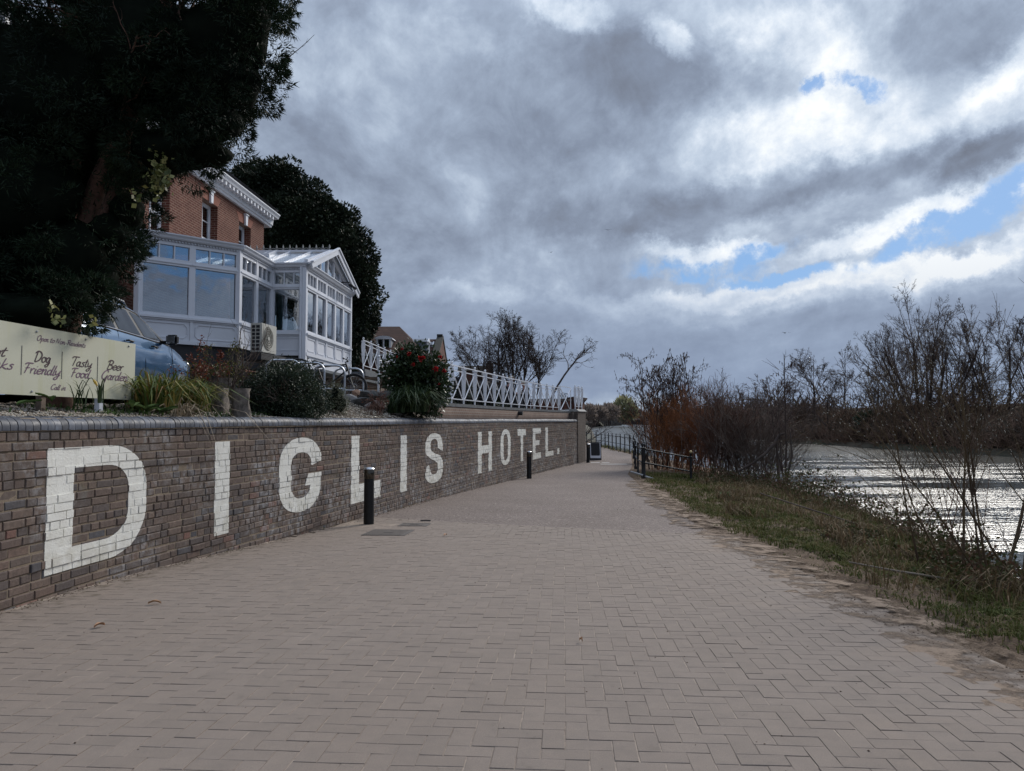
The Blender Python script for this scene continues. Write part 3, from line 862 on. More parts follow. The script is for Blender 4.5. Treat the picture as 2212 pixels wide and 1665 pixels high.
# rounded blue coping bricks set on edge
def cop_shape(seed):
    r = random.Random(seed); w = 0.0370; n_ = 9; V = []
    dep = 0.115
    for xx in (-w, w):
        for i in range(n_):
            a = math.pi * i / (n_ - 1)
            V.append((xx + r.uniform(-0.0008, 0.0008), -0.10 + 0.125 * math.cos(a), COP_H * 0.32 + COP_H * 0.68 * math.sin(a) + r.uniform(-0.001, 0.001)))
        V.append((xx, -0.225, 0)); V.append((xx, 0.025, 0))
    m_ = n_ + 2
    F = [tuple(range(m_))[::-1], tuple(range(m_, 2 * m_))]
    order = list(range(m_))
    for i in range(m_): 
        j = (i + 1) % m_; F.append((i, j, m_ + j, m_ + i))
    return V, F
CS = [cop_shape(s) for s in range(6)]; CM = []
for V, F in CS:
    me = bpy.data.meshes.new('coping_brick'); me.from_pydata(V, [], F); me.materials.append(M_COP1)
    bm = bmesh.new(); bm.from_mesh(me); bmesh.ops.recalc_face_normals(bm, faces=bm.faces); bm.to_mesh(me); bm.free()
    me.polygons.foreach_set('use_smooth', [True] * len(me.polygons)); me.set_sharp_from_angle(angle=R(38)); CM.append(me)
crest = MB(); nsing = 0; s = 1.2
while s < WLEN - 1.8:
    P, t, n = wfr(s); P.z = COP_T - COP_H + 0.004 * math.sin(s * 0.9) + br.gauss(0, 0.0015)
    M_ = Matrix.Identity(4)
    for i, a in enumerate((t, n, UZ)):
        for j in range(3): M_[j][i] = a[j]
    M_[0][3], M_[1][3], M_[2][3] = P
    M_ = M_ @ Matrix.Rotation(br.gauss(0, 0.03), 4, 'Y') @ Matrix.Rotation(br.gauss(0, 0.02), 4, 'Z')
    vis = y_ok = 512 + FPX * P.x / P.y > -12 if P.y > 1 else False
    if vis and nsing < 300:
        o = link('coping_brick', CM[nsing % 6], wall); o.matrix_local = M_; nsing += 1
    else:
        V, F = CS[br.randrange(6)]; crest.add([M_ @ Vector(q) for q in V], F, br.random())
    s += 0.0815 + br.uniform(-0.001, 0.0015)
crest.build('remaining_coping_bricks', M_COPN, wall, smooth=True, kind='stuff')
V = []; F = []
for i, s in enumerate(np.arange(0.8, WLEN - 1.75, 0.2)):
    P, t, n = wfr(s)
    for off, z in ((0.017, COP_T - COP_H - 0.012), (0.017, COP_T - COP_H + 0.004), (0.008, COP_T - 0.052), (-0.03, COP_T - 0.018), (-0.16, COP_T - 0.018), (-0.21, COP_T - 0.08), (-0.22, COP_T - COP_H - 0.02)):
        q = P + n * off; V.append((q.x, q.y, z))
    if i:
        for j in range(6): a = (i - 1) * 7 + j; F.append((a, a + 7, a + 8, a + 1))
link('coping_mortar', arrays_mesh('coping_mortar', V, np.array(F), M_MORTAR, smooth=False), wall)

# ---- painted letters: strokes clipped to the bricks so that the paint follows the relief
def clip_rect(poly, x0, x1, z0, z1):
    for ax, v, sgn in ((0, x0, 1), (0, x1, -1), (1, z0, 1), (1, z1, -1)):
        o = []
        for i in range(len(poly)):
            a, b = poly[i - 1], poly[i]
            da, db = (a[ax] - v) * sgn, (b[ax] - v) * sgn
            if (da >= 0) != (db >= 0):
                t = da / (da - db); o.append((a[0] + (b[0] - a[0]) * t, a[1] + (b[1] - a[1]) * t))
            if db >= 0: o.append(b)
        poly = o
        if len(poly) < 3: return None
    return poly
def quad(a, b, c, d): return [a, b, c, d]
def rectq(x0, x1, z0, z1): return [(x0, z0), (x1, z0), (x1, z1), (x0, z1)]
def band(outer, inner):
    return [[outer[i], outer[i + 1], inner[i + 1], inner[i]] for i in range(len(outer) - 1)]
def arc(cx, cz, rx, rz, a0, a1, n=10, p=2.0):
    o = []
    for i in range(n + 1):
        a = R(a0 + (a1 - a0) * i / n); c_, s_ = math.cos(a), math.sin(a)
        o.append((cx + rx * math.copysign(abs(c_) ** (2 / p), c_), cz + rz * math.copysign(abs(s_) ** (2 / p), s_)))
    return o
# letter shapes in a unit box (x right, z up)
def L_D():
    q = [rectq(0, 0.24, 0, 1)]
    O = [(0.24, 1)] + [(0.52, 1.0), (0.60, 1.0)] + arc(0.60, 0.60, 0.40, 0.40, 90, 0, 8) + arc(0.60, 0.42, 0.40, 0.42, 0, -90, 8) + [(0.24, 0)]
    I = [(0.24, 0.83)] + [(0.52, 0.83), (0.58, 0.83)] + arc(0.56, 0.62, 0.24, 0.21, 90, 0, 8) + arc(0.56, 0.42, 0.24, 0.24, 0, -90, 8) + [(0.24, 0.18)]
    return q + band(O, I)
def L_G():
    O = arc(0.50, 0.66, 0.50, 0.34, 2, 90, 8, 2.2) + arc(0.50, 0.66, 0.50, 0.34, 90, 180, 8, 2.2)[1:] + arc(0.50, 0.36, 0.50, 0.36, 180, 270, 8, 2.2) + arc(0.50, 0.36, 0.50, 0.36, 270, 352, 8, 2.2)[1:]
    I = arc(0.50, 0.64, 0.24, 0.16, 2, 90, 8, 2.2) + arc(0.50, 0.64, 0.24, 0.16, 90, 180, 8, 2.2)[1:] + arc(0.50, 0.38, 0.24, 0.20, 180, 270, 8, 2.2) + arc(0.50, 0.38, 0.24, 0.20, 270, 352, 8, 2.2)[1:]
    q = band(O, I)
    q.append(rectq(0.74, 1.0, 0.30, 0.50)); q.append([(0.60, 0.34), (0.74, 0.34), (0.74, 0.50), (0.66, 0.50)])
    q.append([(0.76, 0.62), (1.0, 0.66), (0.97, 0.70), (0.74, 0.70)]); q.append([(0.74, 0.62), (0.78, 0.61), (0.98, 0.66), (0.74, 0.66)])
    return q
def L_S():
    O = [(0.62, 0.72), (0.98, 0.74)] 
    o1 = arc(0.50, 0.76, 0.48, 0.24, 0, 180, 12, 2.2); i1 = arc(0.50, 0.77, 0.20, 0.12, 0, 180, 12, 2.2)
    q = band(o1, i1)
    q.append([(0.70, 0.70), (0.98, 0.62), (0.98, 0.77), (0.70, 0.77)])
    # spine
    so = [(0.02, 0.76), (0.02, 0.66), (0.10, 0.58), (0.30, 0.50), (0.55, 0.44), (0.70, 0.38), (0.70, 0.26)]
    si = [(0.30, 0.77), (0.30, 0.70), (0.38, 0.64), (0.55, 0.59), (0.84, 0.53), (0.99, 0.42), (1.0, 0.26)]
    q += band(so, si)
    o2 = arc(0.50, 0.24, 0.50, 0.24, 0, -180, 12, 2.2); i2 = arc(0.50, 0.25, 0.20, 0.08, 0, -180, 12, 2.2)
    q += band(o2, i2)
    q.append([(0.0, 0.22), (0.30, 0.24), (0.20, 0.38), (0.12, 0.36)])
    return q
def L_O():
    O = arc(0.5, 0.70, 0.5, 0.30, 0, 180, 12, 2.1) + arc(0.5, 0.30, 0.5, 0.30, 180, 360, 12, 2.1); O.append(O[0])
    I = arc(0.5, 0.70, 0.22, 0.17, 0, 180, 12, 2.1) + arc(0.5, 0.30, 0.22, 0.17, 180, 360, 12, 2.1); I.append(I[0])
    return band(O, I)
LET = [
 ('D', L_D(), 47.6, 147.4, 448.6, 576.5), ('I', [rectq(0, 1, 0, 1)], 215.8, 230.4, 441.9, 536.3), ('G', L_G(), 280.3, 321.8, 438.7, 517.3),
 ('L', [rectq(0, .25, 0, 1), rectq(.25, 1, 0, .27)], 351.9, 381.1, 436.1, 504.4), ('I', [rectq(0, 1, 0, 1)], 400.8, 406.9, 435.4, 492.4), ('S', L_S(), 424.8, 442.6, 433.8, 485.3),
 ('H', [rectq(0, .25, 0, 1), rectq(.75, 1, 0, 1), rectq(.25, .75, .47, .66)], 477.3, 491.2, 432.1, 473.9), ('O', L_O(), 500.0, 510.0, 429.5, 466.2),
 ('T', [rectq(0, 1, .80, 1), rectq(.38, .66, 0, .80)], 517.2, 525.5, 429.2, 462.2), ('E', [rectq(0, .32, 0, 1), rectq(.32, 1, .82, 1), rectq(.32, .8, .44, .60), rectq(.32, 1, 0, .19)], 532.6, 540.8, 428.2, 459.6),
 ('L', [rectq(0, .30, 0, 1), rectq(.30, 1, 0, .17)], 545.4, 553.3, 427.6, 456.9), ('stop', [rectq(0, 1, 0, 1)], 557.1, 559.3, 448.3, 454.2)]
bs = sorted(bricks, key=lambda b: b[0]); bsx = [b[0] for b in bs]
import bisect
for ch, qs, p0, p1, t0, b0 in LET:
    s0, s1 = s_at_px(p0), s_at_px(p1)
    ya = wxy(s0)[1]
    # heights from the rows seen at the left edge of the letter (rows converted at that distance)
    zt = at(p0, t0, ya).z; zb = at(p0, b0, ya).z
    if ch == 'D': zb = zb
    sc = lambda q: (s0 + q[0] * (s1 - s0), zb + q[1] * (zt - zb))
    Q = [[sc(p_) for p_ in q] for q in qs]
    mb = MB(); jr = random.Random(ord(ch[0]))
    lo = bisect.bisect_left(bsx, s0 - 0.3); hi = bisect.bisect_right(bsx, s1 + 0.3)
    def surf(s, z, k, extra):
        P, t, n = wfr(s); q = P + n * (extra + course_off(s, k)); return (q.x, q.y, z)
    def surf0(s, z, extra):
        P, t, n = wfr(s); q = P + n * (extra + bulge(s)); return (q.x, q.y, z)
    for q in Q:
        zz0, zz1 = min(a[1] for a in q), max(a[1] for a in q); xx0, xx1 = min(a[0] for a in q), max(a[0] for a in q)
        for b in bs[lo:hi]:
            Lb = ST_L if b[2] == 's' else HD_L
            if b[1] - BHT / 2 > zz1 or b[1] + BHT / 2 < zz0 or b[0] - Lb / 2 > xx1 or b[0] + Lb / 2 < xx0: continue
            k = int(round((TOPB - b[1]) / CH)); dz = 0.004 * math.sin(b[0] * 1.7 + k)
            c_ = clip_rect(q, b[0] - Lb / 2 + 0.001, b[0] + Lb / 2 - 0.001, b[1] + dz - BHT / 2 + 0.001, b[1] + dz + BHT / 2 - 0.001)
            if not c_: continue
            pr_ = 0.0085 + b[4] + 0.0025
            a = [surf(s_, z_, k, pr_) for s_, z_ in c_]; d_ = [surf(s_, z_, k, -0.006) for s_, z_ in c_]
            n_ = len(a)
            # pull the visible arris in a little, like paint over a worn brick
            cx = sum(v[0] for v in a) / n_; 
            mb.add(a + d_, [tuple(range(n_))] + [(i, (i + 1) % n_, n_ + (i + 1) % n_, n_ + i) for i in range(n_)])
        # painted joints behind
        k0 = int((TOPB - zz1) / CH) - 1; k1 = int((TOPB - zz0) / CH) + 1
        for k in range(max(0, k0), k1 + 1):
            zj = TOPB - k * CH
            zl, zh = zj - CH / 2 , zj + CH / 2
            nn_ = max(1, int((xx1 - xx0) / 0.2))
            for i in range(nn_):
                c_ = clip_rect(q, xx0 + (xx1 - xx0) * i / nn_, xx0 + (xx1 - xx0) * (i + 1) / nn_, zl, zh)
                if c_: mb.add([surf0(s_, z_, 0.0062) for s_, z_ in c_], [tuple(range(len(c_)))])
    bl = {'D': 'large white painted letter D', 'G': 'white painted letter G', 'stop': 'small white painted full stop'}.get(ch, 'white painted letter ' + ch)
    o = mb.build('painted_letter', M_WPAINT, wall); o['label'] = bl

# ---- end of the wall: raised pier block and capped pillar
def brickish(name, ca_, cb_, sc_=1.0, mort=(0.20, 0.17, 0.14), msz=0.006):
    """far brickwork: courses from world height, bonds along the face"""
    m, N = mat(name); p = wpos(N); s3 = N.n('ShaderNodeSeparateXYZ', {0: p})
    u = N.m('ADD', N.m('MULTIPLY', s3.outputs[0], 1.0), s3.outputs[1])
    cv = N.n('ShaderNodeCombineXYZ', {0: u, 1: s3.outputs[2], 2: 0.0}).outputs[0]
    bt = N.n('ShaderNodeTexBrick', {'Vector': cv, 'Color1': (*ca_, 1), 'Color2': (*cb_, 1), 'Mortar': (*mort, 1), 'Scale': 1.0, 'Mortar Size': msz * sc_, 'Mortar Smooth': 0.2, 'Bias': 0.0, 'Brick Width': 0.225 * sc_, 'Row Height': 0.075 * sc_})
    n1 = N.noise(p, 2.0, 5.0, 0.6); n2 = N.noise(p, 18.0, 5.0, 0.6)
    c = N.mixc(N.mr(n1, 0.35, 0.7, 0, 0.45), bt.outputs[0], tuple(x * 0.55 for x in ca_))
    c = N.mixc(N.mr(n2, 0.5, 0.75, 0, 0.4), c, tuple(min(1, x * 1.5) for x in cb_))
    out(N, bsdf(N, c, 0.9, 0, 0.2, bump(N, bt.outputs[1], -0.6, 0.008)))
    return m
M_BRD = brickish('dark_brickwork', (0.085, 0.068, 0.058), (0.13, 0.10, 0.082))
M_BRT = brickish('terrace_brickwork', (0.115, 0.066, 0.051), (0.150, 0.092, 0.068), mort=(0.20, 0.17, 0.14), msz=0.011)
M_BRH = brickish('hotel_brickwork', (0.108, 0.032, 0.022), (0.148, 0.052, 0.035), mort=(0.27, 0.185, 0.14), msz=0.010)
M_BRR = brickish('red_brickwork', (0.115, 0.045, 0.034), (0.15, 0.065, 0.048), mort=(0.16, 0.12, 0.10))
pier = thing('wall_pier', 'raised brick block with sloping grey stone top ending the lettered wall', 'pier')
mb = MB()
P, t, n = wfr(WLEN - 0.9)
mb.frame_box(P, t, n, UZ, (-0.9, -0.55, -2.4), (0.95, 0.045, 0.40)); mb.build('pier_block', M_BRD, pier)
mb = MB(); mb.prism([(-0.60, 0.402), (0.085, 0.402), (0.085, 0.43), (-0.02, 0.52), (-0.60, 0.52)], P - t * 0.92, n, UZ, t, 1.9); mb.build('pier_capping', simple('pale_stone', (0.30, 0.29, 0.27), 0.85, var=0.3, bmp=0.4), pier)
mb = MB(); mb.frame_box(P, t, n, UZ, (-1.3, -0.9, 0.0), (-0.93, -0.12, 0.36)); mb.build('return_block', M_BRD, pier)
col_ = thing('brick_pillar', 'red brick pillar with stepped dark cap behind the end of the wall', 'pillar')
mb = MB(); c0 = Vector((3.40, 38.9, 0)); mb.frame_box(c0, t, n, UZ, (-0.32, -0.38, -2.2), (0.32, 0.32, 0.92)); mb.build('pillar_shaft', M_BRR, col_)
mb = MB()
for i, (e_, z0, z1) in enumerate(((0.38, 0.922, 0.99), (0.43, 0.992, 1.05), (0.47, 1.052, 1.12))):
    mb.frame_box(c0, t, n, UZ, (-e_, -e_ - .03, z0), (e_, e_ - .03, z1))
mb.prism([(-0.50, 1.122), (0.46, 1.122), (0.46, 1.15), (-0.02, 1.22), (-0.50, 1.15)], c0 - t * 0.49, n, UZ, t, 0.98)
mb.build('pillar_cap', simple('cap_tile', (0.09, 0.05, 0.042), 0.8), col_)
# ------------------------------------------------------------------ hotel and conservatory
def glass(name, tint=(0.70, 0.76, 0.78), refl=0.20, rough=0.02):
    m, N = mat(name)
    fr = N.n('ShaderNodeFresnel', {'IOR': 1.5}).outputs[0]
    wv = N.n('ShaderNodeBump', {'Height': N.noise(opos(N), 1.6, 2.0), 'Strength': 0.25, 'Distance': 0.03}).outputs[0]
    gl = N.n('ShaderNodeBsdfGlossy', {'Color': (0.93, 0.96, 1, 1), 'Roughness': rough, 'Normal': wv}).outputs[0]
    tr = N.n('ShaderNodeBsdfTransparent', {0: (*tint, 1)}).outputs[0]
    f = N.m('ADD', N.m('MULTIPLY', fr, 1.3), refl, clamp=True)
    out(N, N.n('ShaderNodeMixShader', {0: f, 1: tr, 2: gl}).outputs[0]); return m
M_GLASS = glass('window_glass', refl=0.20)
M_ROOFGL = glass('roof_glass', (0.42, 0.42, 0.41), 0.14, 0.25)
M_DARKIN = simple('dim_interior', (0.10, 0.10, 0.10), 0.8)
M_BLIND = simple('roller_blind', (0.62, 0.62, 0.60), 0.8, var=0.05)
M_CURT = simple('pale_green_curtain', (0.22, 0.32, 0.32), 0.8, var=0.3, scale=9)
FD = Vector((0.0443, 1, 0)).normalized(); ED = Vector((FD.y, -FD.x, 0))    # along / out of the river front
Q3 = Vector((-5.90, 21.20, 0)); Q4 = Q3 + FD * 4.9; Q2 = Q3 - ED * 1.0; Q1 = Q2 - FD * 2.22; Q0 = Q1 + (-FD - ED) * 1.70; QL = Q0 - ED * 3.4
cons = thing('conservatory', 'white conservatory with tall panes and gabled river end on the hotel front', 'conservatory')
ZB, ZS, ZT, ZH, ZE = 1.86, 2.50, 3.74, 3.90, 4.26     # base, sill, head of panes, foot and head of the small top lights
def cface(A, B, bays, pts=5, skirt=0.0, mould=True, blind=True):
    d = (B - A); Lf = d.length; d.normalize(); nrm = Vector((d.y, -d.x, 0))   # A->B with outside on the right
    w = Lf / bays
    shell = MB()
    bxs = lambda mb, a, b, c=0.5: mb.frame_box(A, d, nrm, UZ, a, b, c)
    # base wall, rails
    bxs(shell, (0, -0.10, ZB - skirt), (Lf, 0.0, ZS - 0.06))
    bxs(shell, (-0.02, 0.001, ZB - 0.02), (Lf + 0.02, 0.045, ZB + 0.07))
    bxs(shell, (-0.02, 0.001, ZS - 0.095), (Lf + 0.02, 0.035, ZS - 0.062))
    shell.build('base_wall', M_UPVC, cons, kind='stuff'); shell = MB()
    bxs(shell, (0, -0.10, ZE + 0.045), (Lf, 0.0, ZE + 0.10)); shell.build('fascia', M_UPVC, cons)
    sill = MB(); bxs(sill, (-0.01, -0.10, ZS - 0.058), (Lf + 0.01, 0.07, ZS - 0.005)); sill.build('sill', M_UPVC, cons)
    dn = MB(); x = 0.03
    while x < Lf - 0.04: bxs(dn, (x, 0.002, ZE + 0.055), (x + 0.035, 0.05, ZE + 0.09)); x += 0.075
    dn.build('dentil_course', M_UPVC, cons)
    gt = MB(); gp = [(-0.05, ZE + 0.102), (0.07, ZE + 0.102), (0.10, ZE + 0.13), (0.115, ZE + 0.17), (0.15, ZE + 0.21), (0.15, ZE + 0.235), (0.05, ZE + 0.235), (-0.05, ZE + 0.20)]
    gt.prism(gp, A - d * 0.03, nrm, UZ, d, Lf + 0.06); gt.build('gutter', M_UPVC, cons)
    for i in range(bays):
        x0, x1 = i * w, (i + 1) * w; fw = 0.075
        win = MB()
        for a, b in (((x0, -0.08, ZS), (x0 + fw, 0.02, ZE + 0.043)), ((x1 - fw, -0.08, ZS), (x1, 0.02, ZE + 0.043)),
                     ((x0 + fw, -0.08, ZS), (x1 - fw, 0.015, ZS + 0.07)), ((x0 + fw, -0.08, ZT), (x1 - fw, 0.025, ZH)), ((x0 + fw, -0.08, ZE - 0.03), (x1 - fw, 0.015, ZE + 0.043)),
                     ((x0 - 0.01, 0.022, ZT + 0.055), (x1 + 0.01, 0.045, ZT + 0.085))):
            bxs(win, a, b)
        nb = 3; wi = (x1 - x0 - 2 * fw) / nb
        for k in range(1, nb): bxs(win, (x0 + fw + k * wi - 0.014, -0.05, ZH), (x0 + fw + k * wi + 0.014, 0.01, ZE - 0.03))
        wo = win.build('window', M_UPVC, cons)
        pn = MB(); bxs(pn, (x0 + fw, -0.045, ZS + 0.07), (x1 - fw, -0.035, ZT)); pn.build('pane', M_GLASS, wo)
        for k in range(nb):
            pn = MB(); bxs(pn, (x0 + fw + k * wi + (0.014 if k else 0), -0.045, ZH), (x0 + fw + (k + 1) * wi - (0.014 if k < nb - 1 else 0), -0.035, ZE - 0.03)); pn.build('pane', M_GLASS, wo)
        if blind:
            bl = MB(); bxs(bl, (x0 + fw + .02, -0.13, ZT - 0.10), (x1 - fw - .02, -0.11, ZT + 0.01)); bl.build('blind', M_BLIND, wo)
        # pilaster strip and octagonal moulding on the base panel
        pl = MB(); bxs(pl, (x0 - 0.02, 0.002, ZB + 0.072), (x0 + 0.035, 0.03, ZS - 0.097)); bxs(pl, (x1 - 0.035, 0.002, ZB + 0.072), (x1 + 0.02 if i == bays - 1 else x1 - 0.021, 0.03, ZS - 0.097))
        a0, a1, z0, z1, k_ = x0 + 0.10, x1 - 0.10, ZB + 0.13, ZS - 0.16, 0.075
        oc = [(a0 + k_, z0), (a1 - k_, z0), (a1, z0 + k_), (a1, z1 - k_), (a1 - k_, z1), (a0 + k_, z1), (a0, z1 - k_), (a0, z0 + k_)]
        for j in range(8):
            p_, q_ = oc[j], oc[(j + 1) % 8]
            pl.bar(A + d * p_[0] + nrm * 0.008 + UZ * p_[1], A + d * q_[0] + nrm * 0.008 + UZ * q_[1], 0.022, 0.022)
        pl.build('base_panel', M_UPVC, cons)
    return d, nrm, Lf
cface(QL, Q0, 2); cface(Q0, Q1, 2); cface(Q1, Q2, 2); cface(Q2, Q3, 1); f4 = cface(Q3, Q4, 5, skirt=0.36)
for q in (Q0, Q1, Q3, Q4):
    mb = MB(); mb.frame_box(q, ED, FD, UZ, (-0.085, -0.085, ZB - (0.36 if q in (Q3, Q4) else 0)), (0.028, 0.075, ZE + 0.10))
    mb.build('corner_post', M_UPVC, cons)
# downpipe by the inner corner
mb = MB(); dp = Q3 - ED * 0.13 - FD * 0.075
mb.tube([dp + UZ * (ZE + 0.12), dp + UZ * 1.55], 0.038, 10); mb.tube([dp + UZ * 2.55, dp + UZ * 2.62], 0.047, 10); mb.tube([dp + UZ * 3.55, dp + UZ * 3.62], 0.047, 10)
mb.build('downpipe', M_UPVC, cons, smooth=True)
# low roof over the bay
zr = ZE + 0.24; back = [QL - FD * -8, Q2 - ED * 2.6 + FD * 3]
mb = MB(); v = [QL, Q0, Q1, Q2, Q2 - ED * 2.75, QL + FD * 6 - ED * 0.5]; zz = [zr, zr, zr, zr, zr + 0.28, zr + 0.28]
mb.add([q + UZ * z for q, z in zip(v, zz)], [(0, 1, 2, 3, 4, 5)]); mb.build('bay_roof', M_UPVC, cons)
# inside: floor, back wall, curtains
mb = MB(); mb.add([QL + UZ * ZB, Q0 + UZ * ZB, Q1 + UZ * ZB, Q2 + UZ * ZB, Q3 + UZ * ZB, Q4 + UZ * ZB, Q4 - ED * 3.9 + UZ * ZB, QL + FD * 9 + UZ * ZB], [tuple(range(8))])
a = Q4 - ED * 3.70; b = QL + FD * 5.6 + ED * 0.0
mb.build('floor', M_DARKIN, cons)
cu = MB()
for c0, d_, n_ in ((Q1 - ED * 0.25 + FD * 0.12, FD, 5), (Q1 - ED * 0.25 + FD * 1.25, FD, 3), (Q2 - FD * -0.25 + ED * 0.1, ED, 2)):
    for k in range(n_): cu.tube([c0 + d_ * k * 0.09 + UZ * 2.0, c0 + d_ * k * 0.09 + UZ * 3.7], 0.05, 6)
cu.build('curtain', M_CURT, cons, kind='stuff')
# gabled roof over the river end
RZ = 5.36; R0 = Q3 + FD * 2.45; RB = R0 - ED * 3.6
gd = f4[0]; gn = f4[1]
E3, E4 = Q3 + UZ * (ZE + 0.235), Q4 + UZ * (ZE + 0.235)
over = ED * 0.20
roof = MB(); th = 0.03
for e0, sgn in ((Q3, -1), (Q4, 1)):
    a = e0 + over * 0.6 + FD * sgn * 0.12 + UZ * (ZE + 0.20); b = e0 - ED * 3.6 + FD * sgn * 0.12 + UZ * (ZE + 0.20)
    c = RB + UZ * RZ; d_ = R0 + over * 0.6 + UZ * RZ
    roof.add([a, b, c, d_, a - UZ * th, b - UZ * th, c - UZ * th, d_ - UZ * th], [(0, 1, 2, 3), (7, 6, 5, 4), (0, 4, 5, 1), (1, 5, 6, 2), (2, 6, 7, 3), (3, 7, 4, 0)])
roof.build('glass_roof', M_ROOFGL, cons)
bars = MB()
for k in range(6):
    o_ = -ED * (0.02 + k * 0.70) + over * 0.5
    for e0, sgn in ((Q3, -1), (Q4, 1)):
        bars.bar(e0 + o_ + FD * sgn * 0.13 + UZ * (ZE + 0.225), R0 + o_ + UZ * (RZ + 0.03), 0.045, 0.05)
bars.bar(R0 + over + UZ * (RZ + 0.05), RB + UZ * (RZ + 0.05), 0.11, 0.07)
bars.build('glazing_bars', M_UPVC, cons)
vb = MB(); sl = (R0 + UZ * RZ - (Q3 + UZ * (ZE + .22))).normalized(); o0 = Q3 - ED * 2.9 + UZ * (ZE + 0.27) + sl * 1.75
for p_, q_ in ((o0, o0 + ED * 1.15), (o0 + sl * .75, o0 + ED * 1.15 + sl * .75), (o0, o0 + sl * .75), (o0 + ED * 1.15, o0 + ED * 1.15 + sl * .75)): vb.bar(p_, q_, 0.06, 0.09)
vb.build('roof_vent', M_UPVC, cons)
cr_ = MB()
for k in range(16):
    b_ = R0 + over * 0.3 - ED * (0.12 + k * 0.215) + UZ * (RZ + 0.085)
    cr_.lathe([(0.010, 0), (0.012, 0.05), (0.034, 0.075), (0.026, 0.115), (0.004, 0.185)], b_, 6)
    if k < 15:
        m_ = b_ - ED * 0.107; cr_.tube([m_ + ED * .1, m_ + ED * .07 + UZ * .05, m_ + UZ * .07, m_ - ED * .07 + UZ * .05, m_ - ED * .1], 0.008, 4)
cr_.build('ridge_cresting', simple('grey_metal', (0.22, 0.22, 0.21), 0.5), cons)
# gable wall with its panes
gf = MB(); apex = R0 + UZ * (RZ - 0.06)
def gp(u, z): return Q3 + gd * u + UZ * z
zg0 = ZE + 0.25; half = 2.45; hg = RZ - 0.02 - zg0
def gtop(u): return zg0 + hg * (1 - abs(u - half) / half)
for u in (0.58, 1.35, 2.10, 2.80, 3.55, 4.32):
    gf.frame_box(Q3, gd, gn, UZ, (u - 0.03, -0.07, zg0), (u + 0.03, 0.01, gtop(u) - 0.10))
gf.frame_box(Q3, gd, gn, UZ, (0, -0.08, zg0 - 0.04), (4.9, 0.03, zg0 + 0.06))
for s_ in (0, 1):
    p_ = gp(0 if s_ == 0 else 4.9, zg0) ; gf.bar(p_ + gn * 0.0, gp(half, zg0 + hg) + gn * 0.0, 0.10, 0.20)
gfo = gf.build('gable_frame', M_UPVC, cons)
us = [0.58, 1.35, 2.10, 2.80, 3.55, 4.32]
for i in range(5):
    a, b = us[i] + .03, us[i + 1] - .03
    poly = [(a, zg0 + .06), (b, zg0 + .06), (b, gtop(b) - 0.16)] + ([(half, gtop(half) - .16)] if a < half < b else []) + [(a, gtop(a) - 0.16)]
    pn = MB(); pn.prism(poly, Q3 - gn * 0.045, gd, UZ, gn, 0.008); pn.build('gable_pane', M_GLASS, cons)
bb = MB()
for s_ in (0, 1):
    e0 = gp(-0.22 if s_ == 0 else 5.12, zg0 - 0.10) + gn * 0.22; t_ = gp(half, RZ + 0.04) + gn * 0.22
    bb.bar(e0, t_, 0.045, 0.20); bb.bar(e0 + UZ * 0.09 + gn * 0.03, t_ + UZ * 0.09 + gn * 0.03, 0.06, 0.05)
bb.build('barge_boards', M_UPVC, cons)
fl = MB(); fo = gp(3.55, ZE + 0.33) + gn * 0.02
fl.bar(fo, fo + gn * 0.32 - gd * 0.05, 0.03); fl.frame_box(fo + gn * 0.32 - UZ * 0.08, (gn * .8 + UZ * -.6).normalized(), gd, (UZ * .8 + gn * .6).normalized(), (0, -0.14, -0.04), (0.20, 0.14, 0.04))
fld = thing('floodlight', 'black floodlight on a short arm in the conservatory gable', 'light')
fl.build('lamp_body', M_BLACKM, fld)
# plinth: black boarding, slab and brick base
mb = MB()
for A_, B_, z0 in ((QL, Q0, 1.30), (Q0, Q1, 1.30), (Q1, Q2, 1.36), (Q2, Q3, 1.36)):
    d = (B_ - A_).normalized(); nn = Vector((d.y, -d.x, 0)); mb.frame_box(A_, d, nn, UZ, (0, -0.25, z0), ((B_ - A_).length, -0.03, ZB - 0.002))
mb.frame_box(QL, ED, FD, UZ, (0, 0.3, 0.25), (3.4, 0.5, 1.298)); mb.frame_box(Q0, (Q1 - Q0).normalized(), FD, UZ, (-.3, 0.5, 0.25), (2.3, 0.7, 1.298))
mb.build('black_plinth', simple('black_boarding', (0.018, 0.018, 0.020), 0.6, var=0.3), cons)
mb = MB()
mb.frame_box(Q2, ED, FD, UZ, (0.06, 0.12, 0.2), (1.0 - 0.06, 0.4, 1.30))
mb.frame_box(Q3, gd, gn, UZ, (0.0, -0.30, 0.2), (4.9, -0.02, 1.36)); mb.frame_box(Q1, FD, ED, UZ, (0.3, -0.55, 0.2), (2.4, -0.3, 1.30))
mb.build('brick_base', M_BRT, cons)
mb = MB(); mb.frame_box(Q3, gd, gn, UZ, (-0.14, -0.2, 1.362), (9.5, 0.55, 1.44)); mb.build('slab_edge', M_SLATE, cons)
mb = MB(); mb.frame_box(Q3, gd, gn, UZ, (-0.06, -0.1, 1.442), (0.5, 0.10, 1.53)); mb.frame_box(Q3, gd, gn, UZ, (-0.03, -0.1, 1.53), (0.42, 0.06, 1.60)); mb.build('moulded_foot', M_UPVC, cons)

